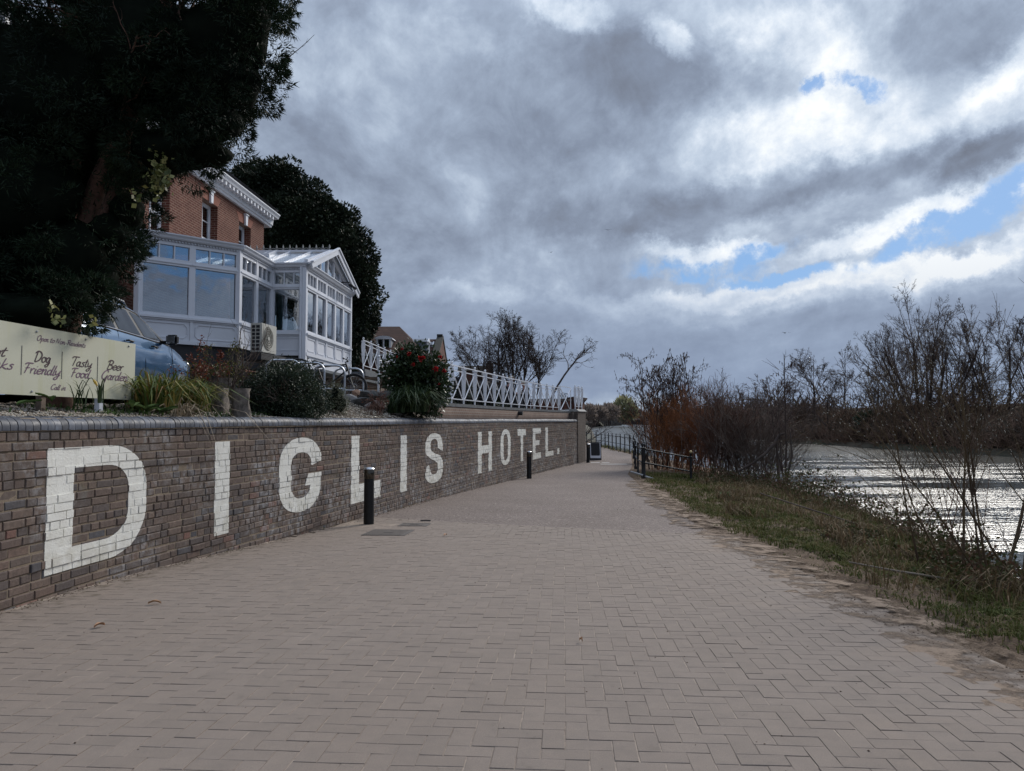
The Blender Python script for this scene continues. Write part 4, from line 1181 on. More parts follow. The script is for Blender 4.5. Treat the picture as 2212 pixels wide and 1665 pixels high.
# ---- air conditioning unit
ac = thing('air_conditioner', 'cream air conditioning unit standing against the white conservatory corner', 'air conditioner')
M_CREAM = simple('cream_metal', (0.50, 0.48, 0.42), 0.5, var=0.06)
A0 = Vector((-6.42, 18.20, 1.66)); ax, ay = Vector((0.14, 0.990, 0)), Vector((0.990, -0.14, 0))
mb = MB(); mb.frame_box(A0, ax, ay, UZ, (0, 0, 0), (0.80, 0.30, 0.72)); mb.build('case', M_CREAM, ac, bevel=0.012)
mb = MB()
for k in range(7):
    z = 0.045 + k * 0.092
    mb.frame_box(A0, ay, -ax, UZ, (0.045, 0.001, z), (0.125, 0.004, z + 0.07)); mb.frame_box(A0, ay, -ax, UZ, (0.15, 0.001, z), (0.245, 0.004, z + 0.07))
mb.build('side_grille', M_BLACKM, ac)
fo = A0 + ay * 0.302 + ax * 0.33 + UZ * 0.36
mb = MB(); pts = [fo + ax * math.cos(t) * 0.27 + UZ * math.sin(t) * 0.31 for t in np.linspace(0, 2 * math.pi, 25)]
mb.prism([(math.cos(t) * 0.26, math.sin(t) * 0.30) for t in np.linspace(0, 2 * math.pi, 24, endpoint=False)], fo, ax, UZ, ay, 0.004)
mb.build('fan_shade_disc', simple('grille_shade', (0.12, 0.11, 0.085), 0.6), ac)  # flat disc, no recess; shade behind the guard is put into its colour
mb = MB()
for r_ in (0.09, 0.15, 0.21, 0.265): mb.tube([fo + ay * 0.014 + ax * math.cos(t) * r_ + UZ * math.sin(t) * r_ for t in np.linspace(0, 2 * math.pi, 25)], 0.004, 4, cap=False)
for k in range(8): t = k * math.pi / 4; mb.bar(fo + ay * 0.012, fo + ay * 0.012 + (ax * math.cos(t) + UZ * math.sin(t)) * 0.27, 0.006)
mb.prism([(math.cos(t) * 0.05, math.sin(t) * 0.05) for t in np.linspace(0, 2 * math.pi, 12, endpoint=False)], fo + ay * 0.010, ax, UZ, ay, 0.012)
mb.build('fan_guard', M_CREAM, ac)
mb = MB(); mb.frame_box(A0, ax, ay, UZ, (-0.25, -0.2, -0.20), (1.1, 0.42, -0.04)); mb.frame_box(A0, ax, ay, UZ, (0.06, 0.0, -0.039), (0.12, 0.3, -0.001)); mb.frame_box(A0, ax, ay, UZ, (0.66, 0.0, -0.039), (0.72, 0.3, -0.001))
mb.build('mounting_platform', M_BLACKM, ac)
for k, s_ in enumerate((0.0, 0.8)):
    mb = MB(); mb.frame_box(A0, ax, ay, UZ, (s_, 0.30, -1.4), (s_ + 0.08, 0.38, -0.202)); mb.build('support_leg', M_BLACKM, ac)

# ---- the red brick hotel
hotel = thing('hotel_building', 'red brick hotel with deep sash windows and white bracketed cornice', 'hotel')
H0 = Vector((-10.1, 14.0, 0)) ; HX = -ED; HL = 14.15; HT = 7.46; WT = 0.40
def hb(mb, u0, u1, w0, w1, z0, z1): return mb.frame_box(H0, FD, HX, UZ, (u0, w0, z0), (u1, w1, z1))
wins = [(2.9, 4.0), (5.95, 7.05), (9.05, 10.15), (11.85, 12.9)]; WZ0, WZ1 = 4.85, 6.98
mb = MB(); prev = 0.0
for a, b in wins:
    hb(mb, prev, a, 0, WT, 1.0, HT); hb(mb, a, b, 0.001, WT, 1.0, WZ0); hb(mb, a, b, 0.001, WT, WZ1 + 0.0, HT); prev = b
hb(mb, prev, HL, 0, WT, 1.0, HT); hb(mb, HL - 0.4, HL - 0.001, WT, 7.0, 1.0, HT - 0.001)
mb.build('wall', M_BRH, hotel)
arch = MB(); key = MB()
M_ARCH = simple('rubbed_brick', (0.26, 0.09, 0.055), 0.85, var=0.15, scale=30)
for a, b in wins:
    n_ = 13; c_ = (a + b) / 2; hw = (b - a) / 2
    for k in range(n_):
        f0, f1 = k / n_, (k + 1) / n_
        x0, x1 = a + (b - a) * f0, a + (b - a) * f1; X0, X1 = c_ + (x0 - c_) * 1.42, c_ + (x1 - c_) * 1.42
        if abs((x0 + x1) / 2 - c_) < 0.05: continue
        arch.prism([(x0 + .003, WZ1 + .002), (x1 - .003, WZ1 + .002), (X1 - .003, WZ1 + 0.30), (X0 + .003, WZ1 + 0.30)], H0, FD, UZ, HX, -0.006)
    key.prism([(c_ - 0.07, WZ1 - 0.03), (c_ + 0.07, WZ1 - 0.03), (c_ + 0.105, WZ1 + 0.33), (c_ - 0.105, WZ1 + 0.33)], H0, FD, UZ, HX, -0.07)
    key.frame_box(H0, FD, HX, UZ, (c_ - 0.13, -0.10, WZ1 + 0.332), (c_ + 0.13, 0, WZ1 + 0.37))
arch.build('flat_arches', M_ARCH, hotel); key.build('keystones', M_WHITE, hotel, kind='stuff')
for a, b in wins:
    w = MB(); y0, y1 = 0.24, 0.30
    for u0, u1, z0, z1 in ((a, a + .10, WZ0, WZ1), (b - .10, b, WZ0, WZ1), (a + .10, b - .10, WZ1 - .10, WZ1), (a + .06, b - .06, WZ0, WZ0 + .08), (a + .06, b - .06, 5.80, 5.87)):
        hb(w, u0, u1, y0, y1, z0, z1)
    cx = (a + b) / 2
    hb(w, cx - .014, cx + .014, y0 + .01, y1 - .01, WZ0 + .08, 5.80); hb(w, cx - .014, cx + .014, y0 + .01, y1 - .01, 5.87, WZ1 - .07)
    hb(w, a + .06, cx - .014, y0 + .012, y1 - .012, 6.40, 6.425); hb(w, cx + .014, b - .06, y0 + .012, y1 - .012, 6.40, 6.425)
    wo = w.build('sash_window', M_WHITE, hotel)
    for z0, z1 in ((WZ0 + .08, 5.80), (5.87, WZ1 - .07)):
        p_ = MB(); hb(p_, a + .06, b - .06, y1 - .024, y1 - .02, z0, z1); p_.build('pane', M_GLASS, wo)
    bk = MB(); hb(bk, a, b, 0.5, 0.53, WZ0 + (0.9 if a in (9.05,) else 0), WZ1); bk.build('blind', M_BLIND, wo)
# cornice
co = MB(); prof = [(0.0, HT + .002), (-0.10, HT + .002), (-0.12, HT + .07), (-0.16, HT + .09), (-0.18, HT + .30), (-0.38, HT + .32), (-0.40, HT + .38), (-0.45, HT + .45), (-0.45, HT + .49), (0.5, HT + .52), (0.5, HT + .002)]
co.prism(prof, H0 + FD * -0.2, HX, UZ, FD, HL + 0.2 + 0.5); co.build('cornice', M_WHITE, hotel)
md = MB(); u = 0.0
while u < HL + 0.2: hb(md, u, u + 0.11, -0.36, -0.181, HT + .19, HT + .315); u += 0.30
u = 0.0
while u < HL + 0.1: hb(md, u, u + 0.05, -0.152, -0.10, HT + .10, HT + .15); u += 0.10
md.build('modillions', M_WHITE, hotel)
mb = MB(); hb(mb, -0.2, 12.6, -0.36, -0.1, HT + .522, HT + .66); mb.build('blocking_course', M_WHITE, hotel)
mb = MB(); mb.prism([(-0.5, HT + .57), (7.5, HT + .57), (3.5, HT + 2.0)], H0 - FD * 0.1, HX, UZ, FD, HL + 0.35)
mb.build('roof', simple('roof_slate', (0.06, 0.062, 0.07), 0.7, var=0.3, scale=5), hotel)
# ------------------------------------------------------------------ garden ground, car park, terrace
m, N = mat('garden_soil'); p = wpos(N); n1 = N.noise(p, 6.0, 6.0, 0.7)
out(N, bsdf(N, N.mixc(N.mr(n1, 0.4, 0.6), (0.045, 0.034, 0.024), (0.11, 0.09, 0.066)), 0.95, 0, 0.1, bump(N, n1, 1.0, 0.02))); M_SOIL = m
m, N = mat('car_park_tarmac'); p = wpos(N); n1 = N.noise(p, 40.0, 4.0, 0.7)
out(N, bsdf(N, N.mixc(N.mr(n1, 0.4, 0.6), (0.04, 0.04, 0.042), (0.075, 0.073, 0.07)), 0.9)); M_TARMAC = m
def gz(x, y):
    """garden surface: level with the coping at the wall, rising away from it"""
    d = wall_x(y) - 0.2 - x
    r_ = 0.02 + min(max(d, 0), 1.3) * float(np.interp(y, [2, 8, 11, 14, 18, 30], [0.10, 0.11, 0.16, 0.30, 0.34, 0.2]))
    return r_ + 0.015 * hn(x * 3, y * 3)
def gxs(y):
    b = wall_x(y) - 0.19; return [b - d for d in (0, 0.15, 0.3, 0.45, 0.6, 0.8, 1.0, 1.3, 1.7, 2.2, 3.5, 7.0, 12.0, 25.0)]
tag(link('garden_ground', grid_mesh('garden_ground', gxs, list(np.arange(1.0, 18.2, 0.25)), gz, M_SOIL)), kind='structure')
mb = MB(); 
def cpx(y): return wall_x(y) - 1.55
ycp = list(np.arange(0, 20, 0.5))
V = []; F = []
for i, y in enumerate(ycp):
    V += [(-26, y, 0.27), (cpx(y), y, 0.26 if y < 14 else 0.26 + (y - 14) * 0.06)]
    if i: a = 2 * i; F.append((a - 2, a - 1, a + 1, a))
tag(link('car_park', arrays_mesh('car_park', V, np.array(F), M_TARMAC)), kind='structure')
# terrace behind the white railing
V = []; F = []; yt = list(np.arange(17.9, 40, 0.5))
for i, y in enumerate(yt):
    V += [(-13.5, y, 0.30), (wall_x(y) - 0.45, y, 0.30)]
    if i: a = 2 * i; F.append((a - 2, a - 1, a + 1, a))
M_FLAG = simple('terrace_paving', (0.20, 0.185, 0.165), 0.9, var=0.2, scale=2, bmp=0.3)
tag(link('terrace_floor', arrays_mesh('terrace_floor', V, np.array(F), M_FLAG)), kind='structure')

# gravel: real stones on the bed
def pebbles(name, P, r, mt, rng):
    n = len(P); base = np.array([(1, 0, 0), (-1, 0, 0), (0, 1, 0), (0, -1, 0), (0, 0, 1), (0, 0, -1)], float)
    A = rng.uniform(0.55, 1.25, (n, 6, 1)) * base[None] * np.asarray(r)[:, None, None]
    A[:, :, 2] *= 0.7
    th = rng.uniform(0, 6.28, n); c_, s_ = np.cos(th), np.sin(th)
    X = A[:, :, 0] * c_[:, None] - A[:, :, 1] * s_[:, None]; Y = A[:, :, 0] * s_[:, None] + A[:, :, 1] * c_[:, None]
    V = np.stack([X, Y, A[:, :, 2]], 2) + np.asarray(P)[:, None, :]
    F = np.array([(0, 2, 4), (2, 1, 4), (1, 3, 4), (3, 0, 4), (2, 0, 5), (1, 2, 5), (3, 1, 5), (0, 3, 5)])
    F = (np.arange(n)[:, None, None] * 6 + F[None]).reshape(-1, 3)
    return arrays_mesh(name, V.reshape(-1, 3), F, mt, col=np.repeat(rng.uniform(0, 1, n), 6))
m, N = mat('limestone_gravel'); v = colR(N)
c = N.ramp(v, [(0, (0.20, 0.16, 0.12)), (0.35, (0.34, 0.28, 0.215)), (0.7, (0.45, 0.39, 0.31)), (1, (0.56, 0.51, 0.44))])
out(N, bsdf(N, c, 0.85)); M_GRAV = m
rg = np.random.default_rng(21)
pts = []
for y0, y1, dens, rr in ((4.6, 9.0, 1100, 0.014), (9.0, 14.0, 450, 0.017), (14.0, 18.0, 380, 0.019)):
    n = int((y1 - y0) * 1.5 * dens)
    y = rg.uniform(y0, y1, n); d = rg.uniform(0.0, 1.5, n) ** 1.0
    for a, b in zip(y, d):
        x = wall_x(a) - 0.2 - b; pts.append((x, a, gz(x, a) + 0.004, rr * rg.uniform(0.6, 1.4)))
pts = np.array(pts)
tag(link('gravel_bed', pebbles('gravel_bed', pts[:, :3], pts[:, 3], M_GRAV, rg)), 'pale limestone gravel spread along the garden bed behind the coping', 'gravel', kind='stuff')

# ---- brick dwarf wall under the terrace railing
low = thing('terrace_wall', 'low weathered red brick wall carrying the white lattice railing', 'wall')
def lowpt(s): P, t, n = wfr(s); return P - n * 0.30, t, n
s_a = s_at_px(434.0) - 0.0; s_b = WLEN - 1.9
SA = float(np.interp(17.9, WL[:, 1], WS))
mb = MB(); cp = MB(); V = []; F = []
sl_ = np.arange(SA, s_b + 1.2, 0.5)
for i, s in enumerate(sl_):
    P, t, n = lowpt(s)
    for o_, z in ((0, -0.2), (0, 0.345), (-0.22, 0.345), (-0.22, -0.2)):
        q = P + n * o_; V.append((q.x, q.y, z))
    if i:
        for j in range(4): a = (i - 1) * 4; F.append((a + j, a + 4 + j, a + 4 + (j + 1) % 4, a + (j + 1) % 4))
F.append((0, 1, 2, 3)); k = len(V) - 4; F.append((k + 3, k + 2, k + 1, k))
link('brick_body', arrays_mesh('brick_body', V, np.array(F), M_BRT), low)
s = SA
while s < s_b + 0.6:
    P, t, n = lowpt(s); P.z = 0
    cp.frame_box(P, t, n, UZ, (0.003, -0.235, 0.347), (0.072, 0.015, 0.432 + rnd.gauss(0, .002)), rnd.random()); s += 0.078
cp.build('coping_bricks', simple('grey_coping', (0.11, 0.115, 0.12), 0.75, var=0.35, scale=6), low, kind='stuff')
pp = MB(); P, t, n = lowpt(float(np.interp(26.6, WL[:, 1], WS))); P.z = 0.24; pp.tube([P, P + n * 0.16], 0.075, 14); pp.build('outlet_pipe', M_BLACKM, low, smooth=True)

# ---- white lattice railing
def rail_run(name, label, pts, z0, H=1.05, group=None, top_rail=True):
    """pts: list of post feet"""
    th_ = thing(name, label, 'railing', group=group)
    npost = len(pts)
    post0 = None
    for i, P in enumerate(pts):
        a = pts[max(i - 1, 0)]; b = pts[min(i + 1, npost - 1)]; d = (b - a); d.z = 0; d.normalize(); nn = Vector((d.y, -d.x, 0))
        if post0 is None:
            mb = MB()
            mb.frame_box((0, 0, 0), Vector((1, 0, 0)), Vector((0, 1, 0)), UZ, (-0.018, -0.018, 0), (0.018, 0.018, H - 0.0))
            # flared flat panels either side of the bar
            for sg in (-1, 1):
                poly = [(sg * 0.019, 0.17), (sg * 0.055, 0.30), (sg * 0.085, H - 0.30), (sg * 0.085, H - 0.12), (sg * 0.019, H - 0.08)]
                if sg < 0: poly = poly[::-1]
                mb.prism([(p_[0] * 0.8, p_[1]) for p_ in poly], (0.006, 0, 0), Vector((0, 1, 0)), UZ, Vector((-1, 0, 0)), 0.012)
            mb.frame_box((0, 0, 0), Vector((1, 0, 0)), Vector((0, 1, 0)), UZ, (-0.022, -0.07, H - 0.085), (0.022, 0.07, H - 0.045))
            mb.ball((0, 0, H + 0.035), 0.036, 10, 6)
            post0 = mb.mesh('railing_post', M_WHITE)
        o = link('railing_post', post0, th_); o.location = P; o.rotation_euler = (0, 0, math.atan2(d.y, d.x))
    for zz, rr in ((H - 0.025, 0.014), (H - 0.16, 0.012), (0.13, 0.012)):
        mb = MB()
        for i in range(npost - 1): mb.bar(pts[i] + UZ * zz, pts[i + 1] + UZ * zz, rr * 2, rr * 2)
        mb.build('rail', M_WHITE, th_)
    for i in range(npost - 1):
        A_, B_ = pts[i], pts[i + 1]; d = (B_ - A_).normalized(); nn = Vector((d.y, -d.x, 0))
        mb = MB()
        mb.bar(A_ + d * 0.07 + UZ * 0.15 + nn * 0.010, B_ - d * 0.09 + UZ * (H - 0.18) + nn * 0.010, 0.022, 0.022)
        mb.bar(A_ + d * 0.09 + UZ * (H - 0.18) - nn * 0.012, B_ - d * 0.07 + UZ * 0.15 - nn * 0.012, 0.022, 0.022)
        mb.build('cross_brace', M_WHITE, th_)
    return th_
sr = float(np.interp(18.45, WL[:, 1], WS)); feet = []
for k in range(15):
    P, t, n = lowpt(sr + k * 1.115); P = P - n * 0.11; P.z = 0.43; feet.append(P)
rail_run('lattice_railing', 'long white lattice railing along the top of the terrace wall', feet, 0.43)
# frames beyond the long run, and the last short piece on the pier
e0 = feet[-1]; P, t, n = lowpt(WLEN - 1.9)
gtf = thing('railing_gate', 'white open framed gate with crossed bars beyond the railing', 'gate')
g0 = e0 + t * 0.35 - n * 0.02; g1 = g0 + t * 2.0 + n * 0.05
mb = MB(); 
for q in (g0, g1): mb.bar(q, q + UZ * 1.12, 0.035)
mb.bar(g0 + UZ * 1.12, g1 + UZ * 1.12, 0.03); mb.bar(g0 + UZ * 0.02, g1 + UZ * 0.02, 0.03); mb.build('gate_frame', M_WHITE, gtf)
mb = MB(); mb.bar(g0 + UZ * .02 + n * .02, g1 + UZ * 1.1 + n * .02, 0.03); mb.bar(g0 + UZ * 1.1 - n * .02, g1 + UZ * .02 - n * .02, 0.03); mb.build('cross_brace', M_WHITE, gtf)
mb = MB(); h0 = g0 - n * 1.6; h1 = h0 + t * 1.5
for q in (h0, (h0 + h1) / 2, h1): mb.bar(q + UZ * -.15, q + UZ * 1.0, 0.03)
for z in (1.0, 0.8, 0.05): mb.bar(h0 + UZ * z, h1 + UZ * z, 0.022)
rear = thing('panel_railing', 'thin white railing panel seen through the open gate frame', 'railing'); mb.build('rail_frame', M_WHITE, rear)
P, t, n = wfr(WLEN - 1.75); q = P - n * 0.10; q.z = 0.52
rail_run('short_railing', 'short white lattice railing piece standing on the end pier', [q, q + t * 0.80, q + t * 1.60], 0.52, H=1.08)
# upper terrace with its railing
up = thing('upper_terrace', 'raised terrace edge with slate slab over a red brick retaining wall', 'terrace')
U0 = Q4 + ED * 0.30; U1 = U0 + FD * 9.5 + ED * 0.0
mb = MB(); mb.frame_box(U0, FD, ED, UZ, (0.1, -6.0, 0.2), (9.6, 0.12, 1.56)); mb.build('retaining_wall', M_BRT, up)
mb = MB(); mb.frame_box(U0, FD, ED, UZ, (0.1, -6.0, 1.562), (9.7, 0.22, 1.70)); mb.build('slab', M_SLATE, up)
mb = MB(); k = 0.1
while k < 9.5: mb.frame_box(U0, FD, ED, UZ, (k + .004, 0.0, 1.702), (k + .07, 0.20, 1.80)); k += 0.076
mb.build('coping_bricks', MATS['grey_coping'], up, kind='stuff')
ft = [U0 + FD * (0.25 + 1.17 * k) + ED * 0.10 + UZ * 1.80 for k in range(9)]
rail_run('upper_railing', 'white lattice railing on the upper terrace beside the conservatory', ft, 1.9, H=1.06)
# step handrail
hr = thing('step_handrail', 'pair of plain white posts with a handrail beside the bike stands', 'handrail')
p1 = Vector((-3.13, 17.45, 0.42)); p2 = Vector((-3.05, 18.9, 0.55))
for q, h in ((p1, 1.04), (p2, 0.95)):
    mb = MB(); mb.tube([q, q + UZ * h], 0.026, 8); mb.ball(q + UZ * (h + 0.03), 0.035, 8, 6)
    mb.build('post', M_WHITE, hr, smooth=True)
mb = MB(); p3 = Vector((-2.2, 20.4, 0.75)); mb.tube([p1 + UZ * .98, p2 + UZ * .90, p3 + UZ * .9], 0.014, 6); mb.tube([p1 + UZ * .80, p2 + UZ * .72, p3 + UZ * .7], 0.012, 6); mb.tube([p3, p3 + UZ * .93], 0.024, 8)
mb.build('handrail', M_WHITE, hr)

# ------------------------------------------------------------------ houses behind
hs = thing('tiled_house', 'brown tiled house with hipped roof, gable parapet and white dormers', 'house')
M_TILE = brickish('roof_tiles', (0.065, 0.036, 0.027), (0.090, 0.047, 0.034), 2.0, mort=(0.04, 0.025, 0.02))
M_LEAD = simple('lead_grey', (0.16, 0.18, 0.21), 0.6, var=0.2)
def rz(mb, pts, faces): mb.add(pts, faces)
Y0 = 48.0
def hx(px, y=Y0): return (px - 512) / FPX * y
def hzz(py, y=Y0): return (HOR - py) / FPX * y
xl, xr1, xr2 = hx(352), hx(399), hx(441); yr = 50.5
# block A hipped roof
mb = MB()
A_ = (xl - 6, 45.5, hzz(357)); B_ = (hx(425, 46), 45.5, hzz(357)); RA = (xl - 4, yr, hzz(326) * 1.05); RBp = (hx(399, yr), yr, hzz(326) * 1.05)
C_ = (hx(425, 46), 56, hzz(357)); D_ = (xl - 6, 56, hzz(357))
mb.add([A_, B_, RBp, RA, C_, D_], [(0, 1, 2, 3), (1, 4, 2), (4, 5, 3, 2), (5, 0, 3)]); mb.build('roof', M_TILE, hs)
mb = MB(); mb.box((xl - 5.7, 46.0, 0.2), (hx(425, 46) - 0.35, 55.6, hzz(357) + 0.05)); mb.build('wall', M_BRR, hs)
mb = MB(); mb.box((xl - 6, 45.4, hzz(357) - 0.14), (hx(425, 46) + .05, 45.55, hzz(357) - 0.003)); mb.build('gutter', M_WHITE, hs)
# block B with gable parapet at its right end
x0, x1 = hx(411, 50), hx(437.5, 53); zr_ = hzz(339, 53); ze = hzz(362, 49)
mb = MB(); mb.add([(x0, 49, ze), (x1, 49, ze), (x1, 53, zr_), (x0, 53, zr_), (x1, 57, ze), (x0, 57, ze)], [(0, 1, 2, 3), (2, 4, 5, 3)]); mb.build('wing_roof', M_TILE, hs)
mb = MB(); mb.box((x0 + .1, 49.3, 0.2), (x1 - 0.02, 56.7, ze + 0.2))
mb.prism([(49.0, 0.2), (57.0, 0.2), (57.0, ze + .1), (53.0, zr_ + 0.15), (49.0, ze + .1)], (x1 + 0.001, 0, 0), Vector((0, 1, 0)), UZ, Vector((1, 0, 0)), 0.35); mb.build('wing_wall', M_BRR, hs)
mb = MB(); mb.bar((x1 + .18, 48.8, ze + .18), (x1 + .18, 53.0, zr_ + .16), 0.45, 0.16); mb.bar((x1 + .18, 57.2, ze + .18), (x1 + .18, 53.0, zr_ + .16), 0.45, 0.16); mb.box((x1 - .05, 52.8, zr_ + 0.20), (x1 + .35, 53.2, zr_ + .34)); mb.build('parapet', simple('mossy_stone', (0.030, 0.028, 0.022), 0.9, var=0.4), hs)
def dormer(cx, y, w, z0, z1, side=False):
    dm = MB()
    if not side:
        dm.box((cx - w / 2, y + .1, z0), (cx + w / 2, y + 2.2, z1)); do = dm.build('dormer', M_LEAD, hs)
        fr = MB()
        for a, b in (((cx - w / 2, y, z0), (cx - w / 2 + .12, y + .1, z1)), ((cx + w / 2 - .12, y, z0), (cx + w / 2, y + .1, z1)), ((cx - .04, y, z0 + .1), (cx + .04, y + .09, z1)), ((cx - w / 2 + .12, y, z0), (cx + w / 2 - .12, y + .1, z0 + .1))): fr.box(a, b)
        ar = [(cx + math.cos(t) * (w / 2 + .1), z1 + math.sin(t) * .22) for t in np.linspace(0, math.pi, 12)]
        fr.prism(ar, (0, y - .05, 0), Vector((1, 0, 0)), UZ, Vector((0, 1, 0)), 2.2); fr.build('window_frame', M_WHITE, do)
        pn = MB(); pn.box((cx - w / 2 + .12, y + .05, z0 + .1), (cx + w / 2 - .12, y + .07, z1)); pn.build('pane', M_GLASS, do)
    else:
        dm.box((cx - .9, y, z0), (cx, y + w, z1)); dm.prism([(y - .08, z1 + .002), (y + w + .08, z1 + .002), (y + w * .5, z1 + .25)], (cx - .9, 0, 0), Vector((0, 1, 0)), UZ, Vector((1, 0, 0)), .95); do = dm.build('dormer', M_LEAD, hs)
        fr = MB(); X = cx + .002
        for a, b in (((X, y, z0), (X + .08, y + .12, z1)), ((X, y + w - .12, z0), (X + .08, y + w, z1)), ((X, y + w / 2 - .04, z0), (X + .07, y + w / 2 + .04, z1)), ((X, y + .12, z0), (X + .08, y + w - .12, z0 + .1)), ((X, y + .12, z0 + .7), (X + .06, y + w - .12, z0 + .75))): fr.box(a, b)
        fr.prism([(y - .1, z1 + .003), (y + w + .1, z1 + .003), (y + w * .5, z1 + .28)], (X + .05, 0, 0), Vector((0, 1, 0)), UZ, Vector((1, 0, 0)), 0.08); fr.build('window_frame', M_WHITE, do)
        pn = MB(); pn.box((X + .02, y + .12, z0 + .1), (X + .035, y + w - .12, z1)); pn.build('pane', M_GLASS, do)
dormer(hx(383, 46.5), 46.5, 0.95, hzz(350, 46.5), hzz(339, 46.5))
dormer(hx(426, 48.5), 48.6, 1.2, hzz(353, 48.6), hzz(341.5, 48.6), True)
dormer(hx(431.2, 51.5), 51.6, 1.1, hzz(354, 51.6), hzz(344.5, 51.6), True)
lh = thing('flat_building', 'low brown brick building with flat parapet behind the terrace railing', 'building')
mb = MB(); mb.box((hx(459, 44), 44, 0.2), (hx(488, 44), 52, hzz(371, 44))); mb.build('wall', M_BRR, lh)
mb = MB(); mb.box((hx(458, 44), 43.8, hzz(371, 44) + .002), (hx(489, 44), 52.2, hzz(366, 44))); mb.build('parapet', simple('pale_fascia', (0.23, 0.21, 0.17), 0.8, var=0.4, scale=6), lh)
mb = MB(); mb.box((hx(486, 43.6), 43.4, 0.2), (hx(493, 43.6), 43.95, hzz(363, 43.6))); mb.build('chimney', M_BRT, lh)
gh = thing('garden_wall', 'brown brick boundary wall behind the terrace tables', 'wall')
mb = MB(); mb.box((hx(440, 40), 40, 0.2), (hx(459, 40), 40.3, hzz(385, 40))); mb.build('wall_body', M_BRT, gh)
fz_ = thing('far_garden_wall', 'dark red brick wall at the far end of the terrace', 'wall')
mb = MB(); mb.box((-1.0, 38.2, 0.2), (3.0, 38.5, 1.02)); mb.build('wall_body', M_BRR, fz_)
mb = MB(); mb.box((-1.05, 38.15, 1.022), (3.05, 38.55, 1.09)); mb.build('wall_coping', MATS['cap_tile'], fz_)
# ------------------------------------------------------------------ growing trees and shrubs
class Grow:
    """collects tapered segments of a plant"""
    def __init__(s, seed): s.r = random.Random(seed); s.P0 = []; s.P1 = []; s.R0 = []; s.R1 = []; s.tips = []; s.L = []
    def branch(s, p, d, length, rad, lev, cfg):
        c = cfg[min(lev, len(cfg) - 1)]
        r = s.r; n = c.get('n', 5); step = length / n; x, y, z = p; dx, dy, dz = d
        kids = c.get('kids', 0); wob = c.get('wob', 0.15); up = c.get('up', 0.0); tip = c.get('tip', 0.35); last = lev >= len(cfg) - 1
        start = c.get('start', 0.3)
        marks = sorted(r.uniform(start, 1.0) for _ in range(kids)) if kids else []
        mi = 0
        for i in range(n):
            dx += r.gauss(0, wob); dy += r.gauss(0, wob); dz += r.gauss(0, wob) + up
            q = math.sqrt(dx * dx + dy * dy + dz * dz); dx /= q; dy /= q; dz /= q
            r0 = rad * (1 - (1 - tip) * i / n); r1 = rad * (1 - (1 - tip) * (i + 1) / n)
            nx, ny, nz = x + dx * step, y + dy * step, z + dz * step
            s.P0.append((x, y, z)); s.P1.append((nx, ny, nz)); s.R0.append(r0); s.R1.append(r1); s.L.append(lev)
            while mi < len(marks) and marks[mi] <= (i + 1) / n:
                f = marks[mi] * n - i; mi += 1
                bx, by, bz_ = x + (nx - x) * f, y + (ny - y) * f, z + (nz - z) * f
                ang = R(r.gauss(c.get('ang', 35), c.get('angv', 9))); a = r.uniform(0, 2 * math.pi)
                # perpendicular direction
                ux, uy, uz = (dy, -dx, 0) if abs(dz) < 0.95 else (1, 0, 0)
                q = math.sqrt(ux * ux + uy * uy + uz * uz) + 1e-9; ux /= q; uy /= q; uz /= q
                vx, vy, vz = dy * uz - dz * uy, dz * ux - dx * uz, dx * uy - dy * ux
                ca, sa = math.cos(a), math.sin(a); co_, si = math.cos(ang), math.sin(ang)
                kd = (dx * co_ + (ux * ca + vx * sa) * si, dy * co_ + (uy * ca + vy * sa) * si, dz * co_ + (uz * ca + vz * sa) * si)
                frac = marks[mi - 1]
                kl = length * c.get('len', 0.55) * (1.15 - c.get('shrink', 0.6) * frac) * r.uniform(0.75, 1.2)
                s.branch((bx, by, bz_), kd, kl, max(r0 * c.get('rad', 0.55), c.get('minr', 0.002)), lev + 1, cfg)
            x, y, z = nx, ny, nz
        s.tips.append(((x, y, z), (dx, dy, dz), lev))
    def mesh(s, name, mt, sides=3, sel=None):
        P0, P1, R0_, R1_ = (np.array(a) for a in (s.P0, s.P1, s.R0, s.R1))
        if sel is not None:
            L = np.array(s.L); k = sel(L); P0, P1, R0_, R1_ = P0[k], P1[k], R0_[k], R1_[k]
        return segs_mesh(name, P0, P1, R0_, R1_, mt, sides)

def twigmat(name, a, b, sc_=2.0):
    m, N = mat(name); n1 = N.noise(wpos(N), sc_, 3.0)
    out(N, bsdf(N, N.mixc(N.mr(n1, 0.35, 0.65), a, b), 0.85, 0, 0.2)); return m
M_TW_DARK = twigmat('dark_twigs', (0.038, 0.029, 0.024), (0.080, 0.058, 0.048))
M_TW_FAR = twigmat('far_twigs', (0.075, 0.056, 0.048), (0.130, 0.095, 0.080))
M_TW_ORANGE = twigmat('orange_twigs', (0.33, 0.130, 0.050), (0.20, 0.088, 0.044))
M_TW_RED = twigmat('reddish_brown_twigs', (0.150, 0.080, 0.056), (0.090, 0.054, 0.043))
M_TW_GREY = twigmat('grey_brown_twigs', (0.165, 0.125, 0.100), (0.090, 0.065, 0.054))
M_TW_GOLD = twigmat('olive_twigs', (0.115, 0.080, 0.040), (0.070, 0.045, 0.030))

